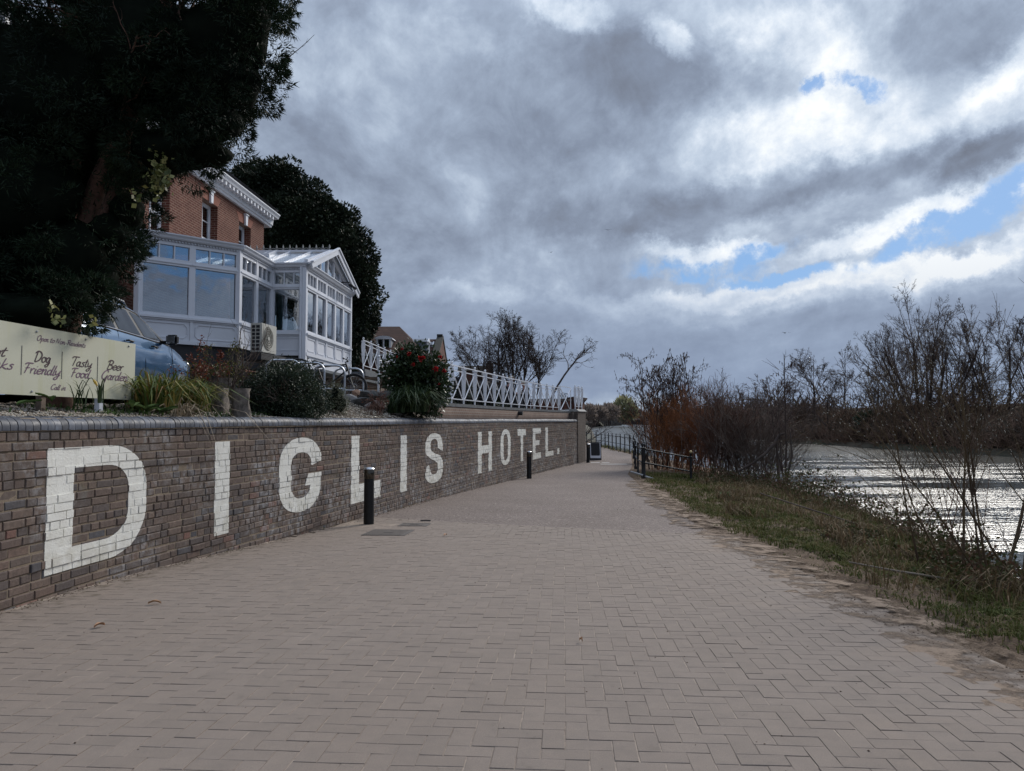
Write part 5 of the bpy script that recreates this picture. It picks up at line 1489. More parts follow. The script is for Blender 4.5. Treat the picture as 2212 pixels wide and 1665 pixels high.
def bare_tree(name, label, seed, cfg, length, rad, mt, trunk_mt=None, loc=(0, 0, 0), d=(0, 0, 1), group=None, cat='tree', sides=3, stems=None, tr_lev=0):
    G = Grow(seed)
    if stems:
        for (p, dd, l, r_) in stems: G.branch(p, dd, l, r_, 0, cfg)
    else: G.branch((0, 0, 0), d, length, rad, 0, cfg)
    t = thing(name, label, cat, loc, group=group)
    link('trunk', G.mesh('trunk', trunk_mt or mt, 6, lambda L: L <= tr_lev), t)
    link('crown', G.mesh('crown', mt, sides, lambda L: L > tr_lev), t)
    return t, G

def ellipsoid_points(E, n, rng, inner=0.25, lump=0.22):
    """points near the surface of a union of ellipsoids (cx,cy,cz,rx,ry,rz), lumpy"""
    vol = np.array([e[3] * e[4] * e[5] for e in E]) ** (2 / 3); w = vol / vol.sum(); P = []; Nn = []
    for e, f in zip(E, w):
        k = int(n * f) + 1
        d = rng.normal(size=(k, 3)); d /= np.linalg.norm(d, axis=1, keepdims=True)
        ph = rng.uniform(0, 6, 3)
        lm = 1 + lump * (np.sin(d[:, 0] * 6 + ph[0]) * np.sin(d[:, 1] * 7 + ph[1]) + 0.6 * np.sin(d[:, 2] * 11 + ph[2]) * np.sin(d[:, 0] * 13 + ph[1])) * 0.6
        rr = (1 - inner * rng.uniform(0, 1, k) ** 1.6) * lm
        P.append(np.array(e[:3]) + d * np.array(e[3:]) * rr[:, None]); Nn.append(d)
    P = np.concatenate(P); Nn = np.concatenate(Nn)
    # drop points deep inside other ellipsoids
    keep = np.ones(len(P), bool)
    for e in E:
        q = (P - np.array(e[:3])) / np.array(e[3:]); keep &= (q ** 2).sum(1) > 0.45
    return P[keep], Nn[keep]
def sprays(P, Nn, m_, rad, rng):
    """m_ leaves round each clump centre"""
    n = len(P); Q = np.repeat(P, m_, 0) + rng.normal(size=(n * m_, 3)) * rad
    D = np.repeat(Nn, m_, 0) * 0.8 + (Q - np.repeat(P, m_, 0)) / (rad * 1.7)
    c = np.clip(np.repeat(rng.uniform(0, 1, n), m_) * 0.65 + rng.uniform(0, 0.35, n * m_), 0, 1)
    return Q, D, c
def lobes(E, nl, r0, r1, per, rng, flat=0.8):
    C, Nn = ellipsoid_points(E, nl, rng, 0.22, 0.25); k = len(C); r = rng.uniform(r0, r1, k)
    d = rng.normal(size=(k, per, 3)) + Nn[:, None, :] * 0.9; d /= np.linalg.norm(d, axis=2, keepdims=True)
    q = rng.uniform(0.55, 1.0, (k, per, 1)) ** 0.6
    P = C[:, None, :] + d * q * r[:, None, None] * np.array([1, 1, flat]); c = np.clip(rng.uniform(0, .75, (k, 1)) + rng.uniform(-.1, .3, (k, per)) , 0, 1)
    return P.reshape(-1, 3), (d * .9 + Nn[:, None, :] * .3).reshape(-1, 3), c.ravel()
def lumpy_core(name, E, mt, sc_=0.72):
    V = []; F = []; 
    for e in E:
        k = len(V); nu, nv = 14, 9
        for i in range(nv + 1):
            for j in range(nu):
                a = math.pi * i / nv; b = 2 * math.pi * j / nu
                q = 1 + 0.12 * math.sin(b * 3 + e[0] * 5 + i) 
                V.append((e[0] + e[3] * sc_ * q * math.sin(a) * math.cos(b), e[1] + e[4] * sc_ * q * math.sin(a) * math.sin(b), e[2] + e[5] * sc_ * q * math.cos(a)))
        for i in range(nv):
            for j in range(nu): F.append((k + i * nu + j, k + i * nu + (j + 1) % nu, k + (i + 1) * nu + (j + 1) % nu, k + (i + 1) * nu + j))
    return arrays_mesh(name, V, np.array(F), mt, smooth=True)

# ---- big yew over the sign
M_YEW = foliage('yew_needles', [(0, (0.006, 0.011, 0.007)), (0.5, (0.014, 0.026, 0.013)), (0.85, (0.026, 0.044, 0.020)), (1, (0.052, 0.058, 0.022))], 0.6, 0.15, 0.08)
m, N = mat('foliage_shade_core'); out(N, bsdf(N, N.mixc(N.noise(wpos(N), 9.0, 5.0), (0.002, 0.004, 0.003), (0.012, 0.016, 0.010)), 0.9, 0, 0.05)); M_SHADE_CORE = m  # near-black filler core: shade inside the foliage is put into its colour
yr_ = np.random.default_rng(31)
def E_(px, py, y, rpx, rpy, ry=None):
    c = at(px, py, y); k = y / FPX
    return (c.x, c.y, c.z, rpx * k, ry if ry else (rpx * k * 0.8), rpy * k)
YE = [E_(48, 265, 7.9, 100, 70, 0.75), E_(20, 315, 7.3, 66, 30, 0.55), E_(100, 248, 8.1, 32, 40, 0.45), E_(0, 200, 7.8, 120, 90, 1.0), E_(64, 300, 7.6, 38, 24, 0.35),
      E_(60, 105, 8.2, 130, 110, 1.2), E_(150, 55, 8.0, 100, 85, 1.0), E_(215, 50, 7.9, 62, 66, 0.7), E_(200, 118, 7.9, 60, 44, 0.6), E_(172, 152, 7.8, 58, 30, 0.5),
      E_(248, 30, 7.8, 34, 60, 0.4), E_(236, 85, 7.8, 38, 34, 0.4), E_(250, -50, 8.0, 60, 70, 0.8), E_(100, -60, 8.4, 160, 110, 1.4), E_(-90, 100, 8.2, 130, 200, 1.4), E_(-60, 290, 7.4, 90, 60, 0.8),
      E_(212, 155, 7.8, 30, 18, 0.3), E_(100, 165, 8.6, 60, 40, 0.6)]
YE.append(E_(128, 212, 8.1, 22, 26, .35)); YE.append(E_(110, 232, 8.0, 26, 26, .4))
P, Nn, cc_ = lobes(YE, 1450, .10, .24, 225, yr_)
# open the view to the forked trunks
k = 1.0 / P[:, 1]; px = 512 + FPX * P[:, 0] * k; py = HOR - FPX * P[:, 2] * k
hole = ((px - 84) / 36) ** 2 + ((py - 212) / 30) ** 2 < 1
keep = ~(hole & (P[:, 1] < 8.45) & (yr_.uniform(0, 1, len(P)) < 0.93)); bx_ = np.interp(py, [0, 100, 150, 183, 222, 250, 278, 310, 335], [290, 285, 260, 248, 157, 147, 131, 114, 96]); keep &= (px < bx_ + 5 * np.sin(py * .5)) & ((py < 321 + 0.155 * np.maximum(px, 0)) | (P[:, 1] > 8.3))
Q, D, c = P[keep], Nn[keep], cc_[keep]
yew = thing('yew_tree', 'huge near black yew leaning over the cream sign board', 'tree', (-5.0, 7.6, 0))
def unparent_loc(o, par): o.matrix_parent_inverse = Matrix.Translation(-par.location); return o
unparent_loc(link('crown', leaves_mesh('crown', Q, 0.062, M_YEW, 0.34, D, c, yr_, 0.5, quad=False), yew), yew)
unparent_loc(link('crown_shade_core', lumpy_core('crown_shade_core', YE, M_SHADE_CORE, 0.66), yew), yew)
G = Grow(5); cf = [dict(n=8, kids=5, wob=0.07, up=0.03, ang=32, len=0.5, rad=0.5, tip=0.55, start=0.35), dict(n=6, kids=5, wob=0.12, ang=40, len=0.5, rad=0.5), dict(n=5, kids=3, wob=0.18, ang=40, len=0.5), dict(n=4, kids=0, wob=0.25)]
for (a, b, l, r_) in (((70, 262), (62, 200), 3.4, 0.085), ((76, 262), (100, 190), 3.6, 0.11), ((60, 262), (75, 185), 3.2, 0.06), ((84, 258), (128, 190), 3.0, 0.06)):
    A_ = at(a[0], a[1], 8.0); B_ = at(b[0], b[1], 8.15); base = Vector((-4.85, 7.9, 0.1))
    G.P0.append(tuple(base)); G.P1.append(tuple(A_)); G.R0.append(r_ * 1.6); G.R1.append(r_ * 1.1); G.L.append(0)
    G.branch(tuple(A_), tuple((B_ - A_).normalized()), l, r_, 0, cf)
unparent_loc(link('trunk', G.mesh('trunk', M_YEWBARK, 8), yew), yew)
# variegated ivy growing through it
M_IVY = foliage('variegated_ivy', [(0, (0.05, 0.075, 0.02)), (0.45, (0.16, 0.17, 0.05)), (0.8, (0.36, 0.34, 0.13)), (1, (0.44, 0.42, 0.20))], 0.45, 0.4, 0.2, 0.2)
ivy = thing('variegated_ivy', 'yellow edged ivy hanging from the yew beside the brick wall', 'ivy', at(160, 178, 7.75))
Pp = []
for (x_, y_, n_, s_) in ((159, 178, 120, 8), (162, 168, 60, 6), (136, 195, 12, 4), (150, 150, 6, 4), (52, 326 - 18, 14, 4), (60, 318, 10, 4), (95, 322, 5, 3)):
    for _ in range(n_):
        q = at(x_ + rnd.gauss(0, s_ * .6), y_ + rnd.gauss(0, s_), 7.45 + rnd.gauss(0, 0.06) if x_ > 110 else 6.95 + rnd.gauss(0, .05)); Pp.append(tuple(q))
unparent_loc(link('leaves', leaves_mesh('leaves', Pp, 0.055, M_IVY, 0.85, np.tile([0.1, -0.5, -0.6], (len(Pp), 1)), None, yr_, 0.6), ivy), ivy)
# one bare twig sticking out against the sky
G = Grow(9); a_ = at(288, 58, 7.6); b_ = at(313, 33, 7.6); G.branch(tuple(a_), tuple((b_ - a_).normalized()), (b_ - a_).length, 0.006, 0, [dict(n=8, kids=3, wob=0.05, ang=25, len=0.2, start=.4, rad=.6, tip=.3), dict(n=3, wob=.1)])
unparent_loc(link('dead_twig', G.mesh('dead_twig', M_TW_DARK, 4), yew), yew)

# ---- evergreen oak behind the hotel
M_OAK = foliage('evergreen_oak_leaves', [(0, (0.007, 0.011, 0.006)), (0.45, (0.018, 0.027, 0.014)), (0.8, (0.034, 0.045, 0.021)), (1, (0.055, 0.062, 0.032))], 0.55, 0.2, 0.08, 0.45, 0.6)
orr = np.random.default_rng(41)
def EO(px, py, rx, ry, y=44, d=0.9):
    rx = max(5, rx - 9); ry = max(6, ry - 7); px -= 3
    return EO_(px, py, rx, ry, y, d)
def EO_(px, py, rx, ry, y, d): c = at(px, py, y); k = y / FPX; return (c.x, c.y, c.z, rx * k, rx * k * d, ry * k)
OE = [EO(262, 215, 36, 55), EO(300, 250, 62, 66), EO(345, 290, 42, 70, 43), EO(357, 318, 22, 42, 42), EO(330, 235, 34, 34), EO(285, 190, 34, 30), EO(352, 262, 26, 34, 43), EO(262, 178, 18, 20, 43), EO(367, 298, 15, 24, 42), EO(315, 200, 20, 20), EO(245, 180, 14, 18, 44),
      EO(345, 215, 15, 14, 43), EO(366, 268, 14, 14, 43), EO(366, 335, 10, 22, 41), EO(336, 340, 32, 40, 42)]
Q, D, c = lobes(OE, 950, .40, .95, 110, orr)
oak = thing('evergreen_oak', 'broad dark evergreen tree rising behind the hotel', 'tree', (-11.0, 44.0, 0))
unparent_loc(link('crown', leaves_mesh('crown', Q, 0.21, M_OAK, 0.5, D, c, orr, 0.6), oak), oak)
unparent_loc(link('crown_shade_core', lumpy_core('crown_shade_core', OE, M_SHADE_CORE, 0.80), oak), oak)
G = Grow(3); G.branch((-11.0, 44.0, 0), (0, 0, 1), 9, 0.5, 0, [dict(n=5, kids=6, wob=.06, ang=40, len=.6), dict(n=4, kids=3, wob=.12), dict(n=3, wob=.15)])
unparent_loc(link('trunk', G.mesh('trunk', M_BARK, 6), oak), oak)

# ---- bare tree behind the terrace railing
cf = [dict(n=5, kids=9, wob=0.05, ang=28, angv=8, len=0.78, rad=0.62, start=0.10, shrink=0.35, tip=0.5), dict(n=7, kids=9, wob=0.08, up=0.045, ang=32, len=0.52, rad=0.5, start=0.2, shrink=0.6), dict(n=6, kids=7, wob=0.14, up=0.05, ang=36, len=0.5, rad=0.55, minr=0.008, start=0.1), dict(n=5, kids=4, wob=0.20, ang=42, len=0.5, rad=0.7, minr=0.007, start=0.1), dict(n=4, wob=0.25)]
st = []
for px_, l_, r_, ln in ((490, 4.3, .055, -.12), (503, 4.9, .07, -.02), (513, 4.9, .08, .03), (524, 4.6, .07, .06), (536, 4.3, .06, .05)):
    q = at(px_, 404, 38.0); st.append(((q.x, 38.0, 0.3), (ln * 0.9, rnd.uniform(-.1, .1), 1), l_ * 0.66, r_))
t, G = bare_tree('bare_tree', 'bushy bare tree with upright twigs behind the white terrace railing', 51, cf, 4, .08, M_TW_DARK, stems=st)
cf2 = [dict(n=7, kids=7, wob=0.08, ang=34, len=0.5, rad=0.6, start=0.35, tip=0.4), dict(n=7, kids=6, wob=0.16, up=0.02, ang=42, len=0.5, rad=0.6, minr=0.011), dict(n=5, kids=3, wob=0.25, ang=45, len=0.5, minr=0.010), dict(n=4, wob=0.3)]
q = at(541, 404, 37.0)
bare_tree('corkscrew_tree', 'bare tree with curled twigs leaning right beyond the lattice railing', 53, cf2, 4.0, 0.07, M_TW_DARK, loc=(q.x, 37, 0.3), d=(0.62, 0.1, 0.95))
q = at(479, 400, 46.0)
bare_tree('distant_bare_tree', 'small bare tree above the flat brick building', 54, cf[1:], 4.6, 0.05, M_TW_DARK, loc=(q.x, 46, 0.3))
# ------------------------------------------------------------------ sign board
M_SIGN, N = mat('cream_sign_board'); p = opos(N); n1 = N.noise(p, 2.0, 4.0, 0.6); n2 = N.noise(N.n('ShaderNodeMapping', {0: p, 3: (6, 6, 0.8)}).outputs[0], 1.0, 5.0, 0.7)
c = N.mixc(N.mr(n1, 0.35, 0.7, 0, 0.5), (0.55, 0.54, 0.42), (0.47, 0.47, 0.35))
c = N.mixc(N.m('MULTIPLY', N.mr(n2, 0.55, 0.75), 0.45), c, (0.44, 0.43, 0.19))
out(N, bsdf(N, c, 0.5, 0, 0.4))
M_INKD = simple('dark_plum_ink', (0.055, 0.022, 0.030), 0.5, var=0.1); M_INKL = simple('mauve_ink', (0.155, 0.085, 0.130), 0.5, var=0.15)
SA_, SB_ = Vector((-4.50, 5.2, 0)), Vector((-4.27, 8.42, 0)); SD = (SB_ - SA_).normalized(); SN = Vector((SD.y, -SD.x, 0))
SZ0, SZ1 = 0.225, 0.860
sign = thing('sign_board', 'cream sign board with purple script lettering at the left edge of the garden', 'sign')
mb = MB(); mb.frame_box(SA_, SD, SN, UZ, (0, -0.012, SZ0), ((SB_ - SA_).length, 0, SZ1)); mb.build('panel', M_SIGN, sign)
for u in (0.5, 1.75, 2.62):
    mb = MB(); mb.frame_box(SA_, SD, SN, UZ, (u, -0.07, 0.0), (u + 0.06, -0.014, 0.80)); mb.build('leg', M_WOOD if u < 2.6 else M_UPVC, sign)
def sign_u(px):
    k = (px - 512) / FPX   # x = k*y
    return (SA_.x - k * SA_.y) / (k * SD.y - SD.x)
def sign_z(px, py):
    y = SA_.y + SD.y * sign_u(px); return at(px, py, y).z
GL = {'o': (.46, [[(.38,.42),(.2,.5),(.05,.3),(.12,.03),(.3,.03),(.42,.25),(.36,.46),(.52,.42)]]),
 'p': (.44, [[(0,.3),(.12,.5),(.08,0),(.02,-.42)], [(.1,.3),(.25,.5),(.4,.42),(.36,.12),(.2,.02),(.1,.1)]]),
 'e': (.38, [[(.05,.22),(.3,.3),(.34,.44),(.22,.5),(.06,.36),(.06,.12),(.2,0),(.4,.12)]]),
 'n': (.44, [[(.02,.42),(.1,.5),(.06,0)], [(.08,.28),(.24,.5),(.34,.45),(.3,.12),(.36,0),(.46,.1)]]),
 't': (.30, [[(.2,.85),(.1,.2),(.14,.02),(.3,.08)], [(0,.55),(.34,.6)]]),
 'N': (.64, [[(0,0),(.14,.95)], [(.14,.95),(.4,.05)], [(.4,.05),(.62,1.02)]]),
 '-': (.42, [[(.05,.3),(.35,.33)]]),
 'R': (.58, [[(.05,0),(.2,.95)], [(0,.8),(.2,.98),(.5,.9),(.48,.6),(.2,.48),(.35,.3),(.55,0)]]),
 's': (.34, [[(.32,.44),(.2,.5),(.12,.38),(.26,.22),(.24,.04),(.1,0),(0,.08)]]),
 'i': (.20, [[(.1,.48),(.05,.1),(.1,0),(.22,.1)], [(.15,.68),(.17,.73)]]),
 'd': (.48, [[(.36,.42),(.2,.5),(.05,.3),(.1,.03),(.25,.06),(.36,.4)], [(.48,1),(.36,.3),(.36,.03),(.5,.08)]]),
 'D': (.70, [[(.2,.95),(.08,.05)], [(0,.8),(.2,1),(.5,.92),(.66,.6),(.5,.2),(.2,0),(.05,.06)]]),
 'g': (.44, [[(.36,.42),(.2,.5),(.05,.3),(.1,.05),(.25,.08),(.38,.45)], [(.4,.5),(.32,-.2),(.14,-.42),(0,-.3),(.2,-.12),(.46,.02)]]),
 'F': (.50, [[(.28,.95),(.12,0)], [(0,.85),(.15,.98),(.6,.98)], [(.1,.5),(.42,.54)]]),
 'r': (.32, [[(.03,.5),(.08,0)], [(.07,.25),(.18,.48),(.32,.46)]]),
 'l': (.20, [[(.18,1),(.06,.15),(.1,0),(.22,.08)]]),
 'y': (.42, [[(.05,.5),(.06,.18),(.18,.08),(.32,.3)], [(.4,.5),(.28,-.25),(.1,-.42),(0,-.3),(.2,-.1),(.46,.04)]]),
 'T': (.50, [[(.36,.95),(.2,0)], [(0,.8),(.12,.97),(.68,.98)]]),
 'a': (.46, [[(.34,.42),(.2,.5),(.05,.3),(.1,.03),(.24,.06),(.36,.45)], [(.38,.5),(.33,.1),(.4,0),(.5,.1)]]),
 'B': (.54, [[(.2,.95),(.06,0)], [(0,.8),(.2,1),(.48,.9),(.42,.62),(.2,.52),(.46,.42),(.46,.12),(.22,0),(.05,.03)]]),
 'G': (.62, [[(.58,.78),(.46,1),(.2,.85),(.04,.4),(.14,.06),(.36,.04),(.52,.42)], [(.56,.46),(.44,-.3)]]),
 'C': (.52, [[(.54,.78),(.44,1),(.2,.85),(.04,.4),(.14,.04),(.34,.02),(.52,.2)]]),
 'O': (.62, [[(.4,1),(.14,.85),(.03,.4),(.14,.03),(.38,.06),(.56,.5),(.5,.9),(.34,1),(.26,.9)]]),
 'k': (.42, [[(.16,1),(.04,0)], [(.36,.5),(.1,.24),(.36,0),(.46,.08)]]),
 'H': (.62, [[(.14,.95),(.02,0)], [(.6,.95),(.46,0)], [(.08,.48),(.54,.5)]]), ' ': (.26, [])}
def script(text, px0, px1, base_px, base_py, ink, sz=None, right=False):
    """brush lettering on the board between two columns of the picture"""
    wtot = sum(GL[ch][0] for ch in text)
    u0, u1 = sign_u(px0), sign_u(px1)
    S = (u1 - u0) / (wtot + 0.15); z0 = sign_z(base_px, base_py); S_z = sz or S
    mb = MB(); u = u0
    for ch in text:
        w, st = GL[ch]
        for s_ in st:
            sm = catmull(s_, 5) if len(s_) > 2 else s_
            pts_ = [(u + (x + 0.22 * y) * S, z0 + y * S_z) for x, y in sm]
            hw = S_z * (0.080 if ch.isupper() else 0.072)
            n_ = len(pts_); L_ = []; R_ = []
            for i in range(n_):
                a = pts_[max(i - 1, 0)]; b = pts_[min(i + 1, n_ - 1)]; dx, dz = b[0] - a[0], b[1] - a[1]; q = math.hypot(dx, dz) + 1e-9
                ww = hw * (0.65 + 0.35 * abs(dz / q)) * (0.75 if i in (0, n_ - 1) else 1)
                L_.append((pts_[i][0] - dz / q * ww, pts_[i][1] + dx / q * ww)); R_.append((pts_[i][0] + dz / q * ww, pts_[i][1] - dx / q * ww))
            for i in range(n_ - 1):
                poly = [L_[i], L_[i + 1], R_[i + 1], R_[i]]
                mb.add([SA_ + SD * q_[0] + SN * 0.003 + UZ * q_[1] for q_ in poly], [(0, 1, 2, 3)])
        u += w * S
    mb.build('lettering', ink, sign, kind='stuff')
script('Open to Non-Residents', 34.8, 84.5, 35, 340.4, M_INKL, 0.052)
script('Dog', 32.6, 50.0, 33, 361.3, M_INKD, 0.098)
script('Friendly', 21.8, 60.3, 22, 372.6, M_INKL, 0.095)
script('Tasty', 69.5, 91.5, 70, 365.5, M_INKD, 0.094)
script('Food', 69.5, 89.5, 70, 376.8, M_INKL, 0.092)
script('Beer', 105.6, 123.3, 106, 369.2, M_INKD, 0.100)
script('Garden', 100.2, 127.5, 101, 379.0, M_INKL, 0.098)
script('Call in', 50.0, 65.8, 50.6, 389.4, M_INKL, 0.052)
script('Hot', -22.0, 6.0, -10, 355.0, M_INKD, 0.094)
script('Drinks', -32.0, 13.8, -10, 367.4, M_INKL, 0.092)
mb = MB()
for px_, a, b in ((20.2, 345.5, 374.8), (60.8, 351.6, 378.8), (96.6, 356.5, 381.8)):
    u = sign_u(px_); z1_, z0_ = sign_z(px_, a), sign_z(px_, b); mb.frame_box(SA_, SD, SN, UZ, (u - 0.004, 0.001, z0_), (u + 0.004, 0.003, z1_))
mb.build('divider_lines', simple('grey_ink', (0.15, 0.14, 0.12), 0.5), sign)
for px_, py_ in ((34.5, 331.6), (84.2, 339.4), (127.3, 346.3), (31.3, 391.5), (125.2, 397.3)):
    mb = MB(); u = sign_u(px_); mb.ball(SA_ + SD * u + SN * 0.002 + UZ * sign_z(px_, py_), 0.011, 8, 6); mb.build('screw_head', M_GALV, sign)

# ------------------------------------------------------------------ blue car
car = thing('parked_car', 'metallic blue estate car parked beside the conservatory under the yew', 'car', (-5.36, 9.2, 0.28), math.atan2(0.078, 1.0) + math.pi / 2)
# local frame: x forward, y left; right flank at y = 0, centre line at y = 0.9
m, N = mat('metallic_blue_paint'); out(N, bsdf(N, (0.040, 0.115, 0.230), 0.30, 0.40, 0.5, None, **{'Coat Weight': 1.0, 'Coat Roughness': 0.04})); M_CAR = m
m, N = mat('car_glass'); out(N, bsdf(N, (0.012, 0.014, 0.016), 0.03, 0.0, 0.5, None, IOR=1.75)); M_CARGL = m
#        x     zr    wr(roof half) wb(belt half) zb(belt) wm  zs
CARS = [(0.00, 0.62, 0.55, 0.70, 0.58, 0.72, 0.38), (0.06, 0.98, 0.58, 0.78, 0.92, 0.83, 0.30), (0.30, 1.36, 0.56, 0.84, 0.98, 0.90, 0.26), (0.70, 1.46, 0.60, 0.88, 0.975, 0.925, 0.24),
      (1.30, 1.50, 0.62, 0.895, 0.965, 0.935, 0.23), (1.90, 1.49, 0.62, 0.90, 0.955, 0.935, 0.23), (2.40, 1.44, 0.61, 0.895, 0.945, 0.93, 0.23), (2.80, 1.30, 0.62, 0.89, 0.95, 0.925, 0.23), (3.20, 1.06, 0.66, 0.87, 0.91, 0.92, 0.24),
      (3.45, 0.97, 0.68, 0.85, 0.88, 0.915, 0.25), (3.90, 0.90, 0.62, 0.80, 0.80, 0.90, 0.26), (4.25, 0.80, 0.52, 0.70, 0.70, 0.80, 0.28), (4.42, 0.58, 0.40, 0.56, 0.52, 0.60, 0.34)]
def car_sec(st):
    x, zr, wr, wb, zb, wm, zs = st
    pts_ = [(wm * 0.93, zs), (wm, zs + 0.22), (wm, (zs + 0.22 + zb) / 2 + .04), (wb + 0.01, zb - 0.03), (wb - 0.012, zb + 0.005), (wr + 0.02, zr - 0.07), (wr - 0.06, zr - 0.02), (wr * 0.5, zr + 0.005), (0, zr + 0.012)]
    return [Vector((x, 0.93 - w, z)) for w, z in pts_]
CARS = catmull(CARS, 4); SEC = [car_sec(s_) for s_ in CARS]; np_ = len(SEC[0])
mb = MB(); 
full = []
for s_ in SEC:
    full.append(s_ + [Vector((q.x, 1.86 - q.y, q.z)) for q in s_[:-1][::-1]])
nf = len(full[0])
vs = [q for row in full for q in row]; fs = []
for i in range(len(full) - 1):
    for j in range(nf - 1): a = i * nf + j; fs.append((a, a + nf, a + nf + 1, a + 1))
fs.append(tuple(range(nf))); k = (len(full) - 1) * nf; fs.append(tuple(range(k, k + nf))[::-1])
mb.add(vs, fs); body = mb.build('body', M_CAR, car, smooth=True)
def csurf(x, t, off=0.006, left=False):
    """point on the glasshouse side: t=0 belt, 1 roof edge"""
    xs_ = [s_[0] for s_ in CARS]; i = max(0, min(len(CARS) - 2, int(np.searchsorted(xs_, x) - 1))); f = (x - xs_[i]) / (xs_[i + 1] - xs_[i])
    a = SEC[i][4].lerp(SEC[i + 1][4], f); b = SEC[i][5].lerp(SEC[i + 1][5], f)
    q = a.lerp(b, t); q.y -= off; q.x = x
    if left: q.y = 1.86 - q.y
    return q
def panel(mbx, x0, x1, y0=0.0, y1=0.93, off=0.006, slant0=0.0, slant1=0.0, left=False, n_=6):
    for i in range(n_):
        fa, fb = i / n_, (i + 1) / n_
        row = []
        for f in (fa, fb):
            for t in (y0, y1):
                xx = x0 + (x1 - x0) * f + (slant0 * (1 - f) + slant1 * f) * t; row.append(csurf(xx, t, off, left))
        mbx.add([row[0], row[2], row[3], row[1]], [(0, 1, 2, 3)])
for left in (False, True):
    wsr = MB(); panel(wsr, 0.42, 2.98, -0.02, 0.90, 0.010, 0.10, -0.62, left, 16); wsr.build('window_surround', M_BLACK, car)
    for x0, x1, s0, s1 in ((0.52, 1.08, 0.12, 0.0), (1.18, 1.90, 0.03, -0.10), (2.02, 2.78, -0.10, -0.50)):
        g_ = MB(); panel(g_, x0, x1, 0.05, 0.84, 0.016, s0, s1, left, 8); g_.build('side_window', M_CARGL, car, smooth=True)
ch = MB(); ch.tube([csurf(x, 0.0, 0.014) for x in np.linspace(0.40, 3.02, 20)], 0.011, 6)
ch.tube([csurf(x, 0.92 if x < 2.25 else 0.92 - (x - 2.25) / 0.78 * 0.92, 0.016) for x in list(np.linspace(0.55, 2.25, 12)) + list(np.linspace(2.35, 3.02, 8))], 0.010, 6)
ch.build('chrome_trim', M_CHROME, car, smooth=True)
rr = MB(); rr.tube([Vector((x, 0.93 - (0.52 if 0.5 < x < 2.2 else .50), (1.47 if x in (0.45, 2.3) else float(np.interp(x, [0.45, 1.3, 2.3], [1.50, 1.555, 1.52]))))) for x in (0.45, 0.6, 1.0, 1.4, 1.8, 2.15, 2.3)], 0.016, 6); rr.build('roof_rail', M_STEEL, car, smooth=True)
ws = MB()
ws.add([Vector((2.47, 0.93 - 0.55, 1.425)), Vector((2.47, 0.93 + 0.55, 1.425)), Vector((3.30, 0.93 + 0.70, 1.03)), Vector((3.30, 0.93 - 0.70, 1.03))], [(0, 1, 2, 3)]); ws.build('windscreen', M_CARGL, car)
dl = MB()
for xx in (1.12, 1.98, 3.08):
    dl.tube([Vector((xx + .02, -0.003, 0.35)), Vector((xx, -0.006, 0.60)), Vector((xx - 0.01, 0.022, 0.90)), csurf(xx - .01, 0.0, 0.012)], 0.005, 4)
dl.tube([Vector((0.70 + 0.085 * math.cos(t), 0.012 + 0.02 * math.sin(t), 0.80 + 0.085 * math.sin(t))) for t in np.linspace(0, 6.283, 17)], 0.003, 4, cap=False)
dl.build('door_gaps', M_BLACKM, car)
for xx in (1.30, 2.18):
    hd = MB(); hd.tube([Vector((xx, 0.0, 0.845)), Vector((xx + .02, -0.035, 0.85)), Vector((xx + .17, -0.035, 0.845)), Vector((xx + .20, 0.0, 0.84))], 0.014, 6); hd.build('door_handle', M_BLACK, car, smooth=True)
mi = MB(); mi.frame_box((2.66, 0.06, 0.95), Vector((1, 0, 0)), Vector((0, -1, 0)), UZ, (-0.03, 0.0, -0.02), (0.03, 0.14, 0.03)); mi.build('mirror_arm', M_BLACK, car)
mi = MB(); mi.frame_box((2.66, -0.05, 0.99), Vector((0.95, -0.3, 0)), Vector((-.3, -0.95, 0)), UZ, (-0.045, 0.0, -0.075), (0.06, 0.20, 0.085)); mi.build('wing_mirror', M_BLACK, car, bevel=0.03, smooth=True)
mi = MB(); mi.frame_box((2.66, -0.05, 0.99), Vector((0.95, -0.3, 0)), Vector((-.3, -0.95, 0)), UZ, (-0.049, 0.025, -0.055), (-0.046, 0.175, 0.065)); mi.build('mirror_glass', M_CHROME, car)
for xx in (0.80, 3.55):
    for yy, sg in ((0.02, -1), (1.64, 1)):
        w = MB(); w.tube([Vector((xx, yy, 0.32)), Vector((xx, yy + 0.20, 0.32))], 0.32, 20); wo = w.build('wheel', M_RUBBER, car, smooth=True)
        r_ = MB(); yo = yy - 0.004 if sg < 0 else yy + 0.204; r_.tube([Vector((xx, yo, 0.32)), Vector((xx, yo + 0.006 * sg, 0.32))], 0.22, 16); r_.build('rim', M_STEEL, wo)
for yy in (0.35, 1.51):
    hl = MB(); hl.ball((4.22, yy - (.12 if yy < .9 else -.12), 0.68), 0.11, 10, 8); hl.build('headlight', M_CARGL, car, smooth=True)

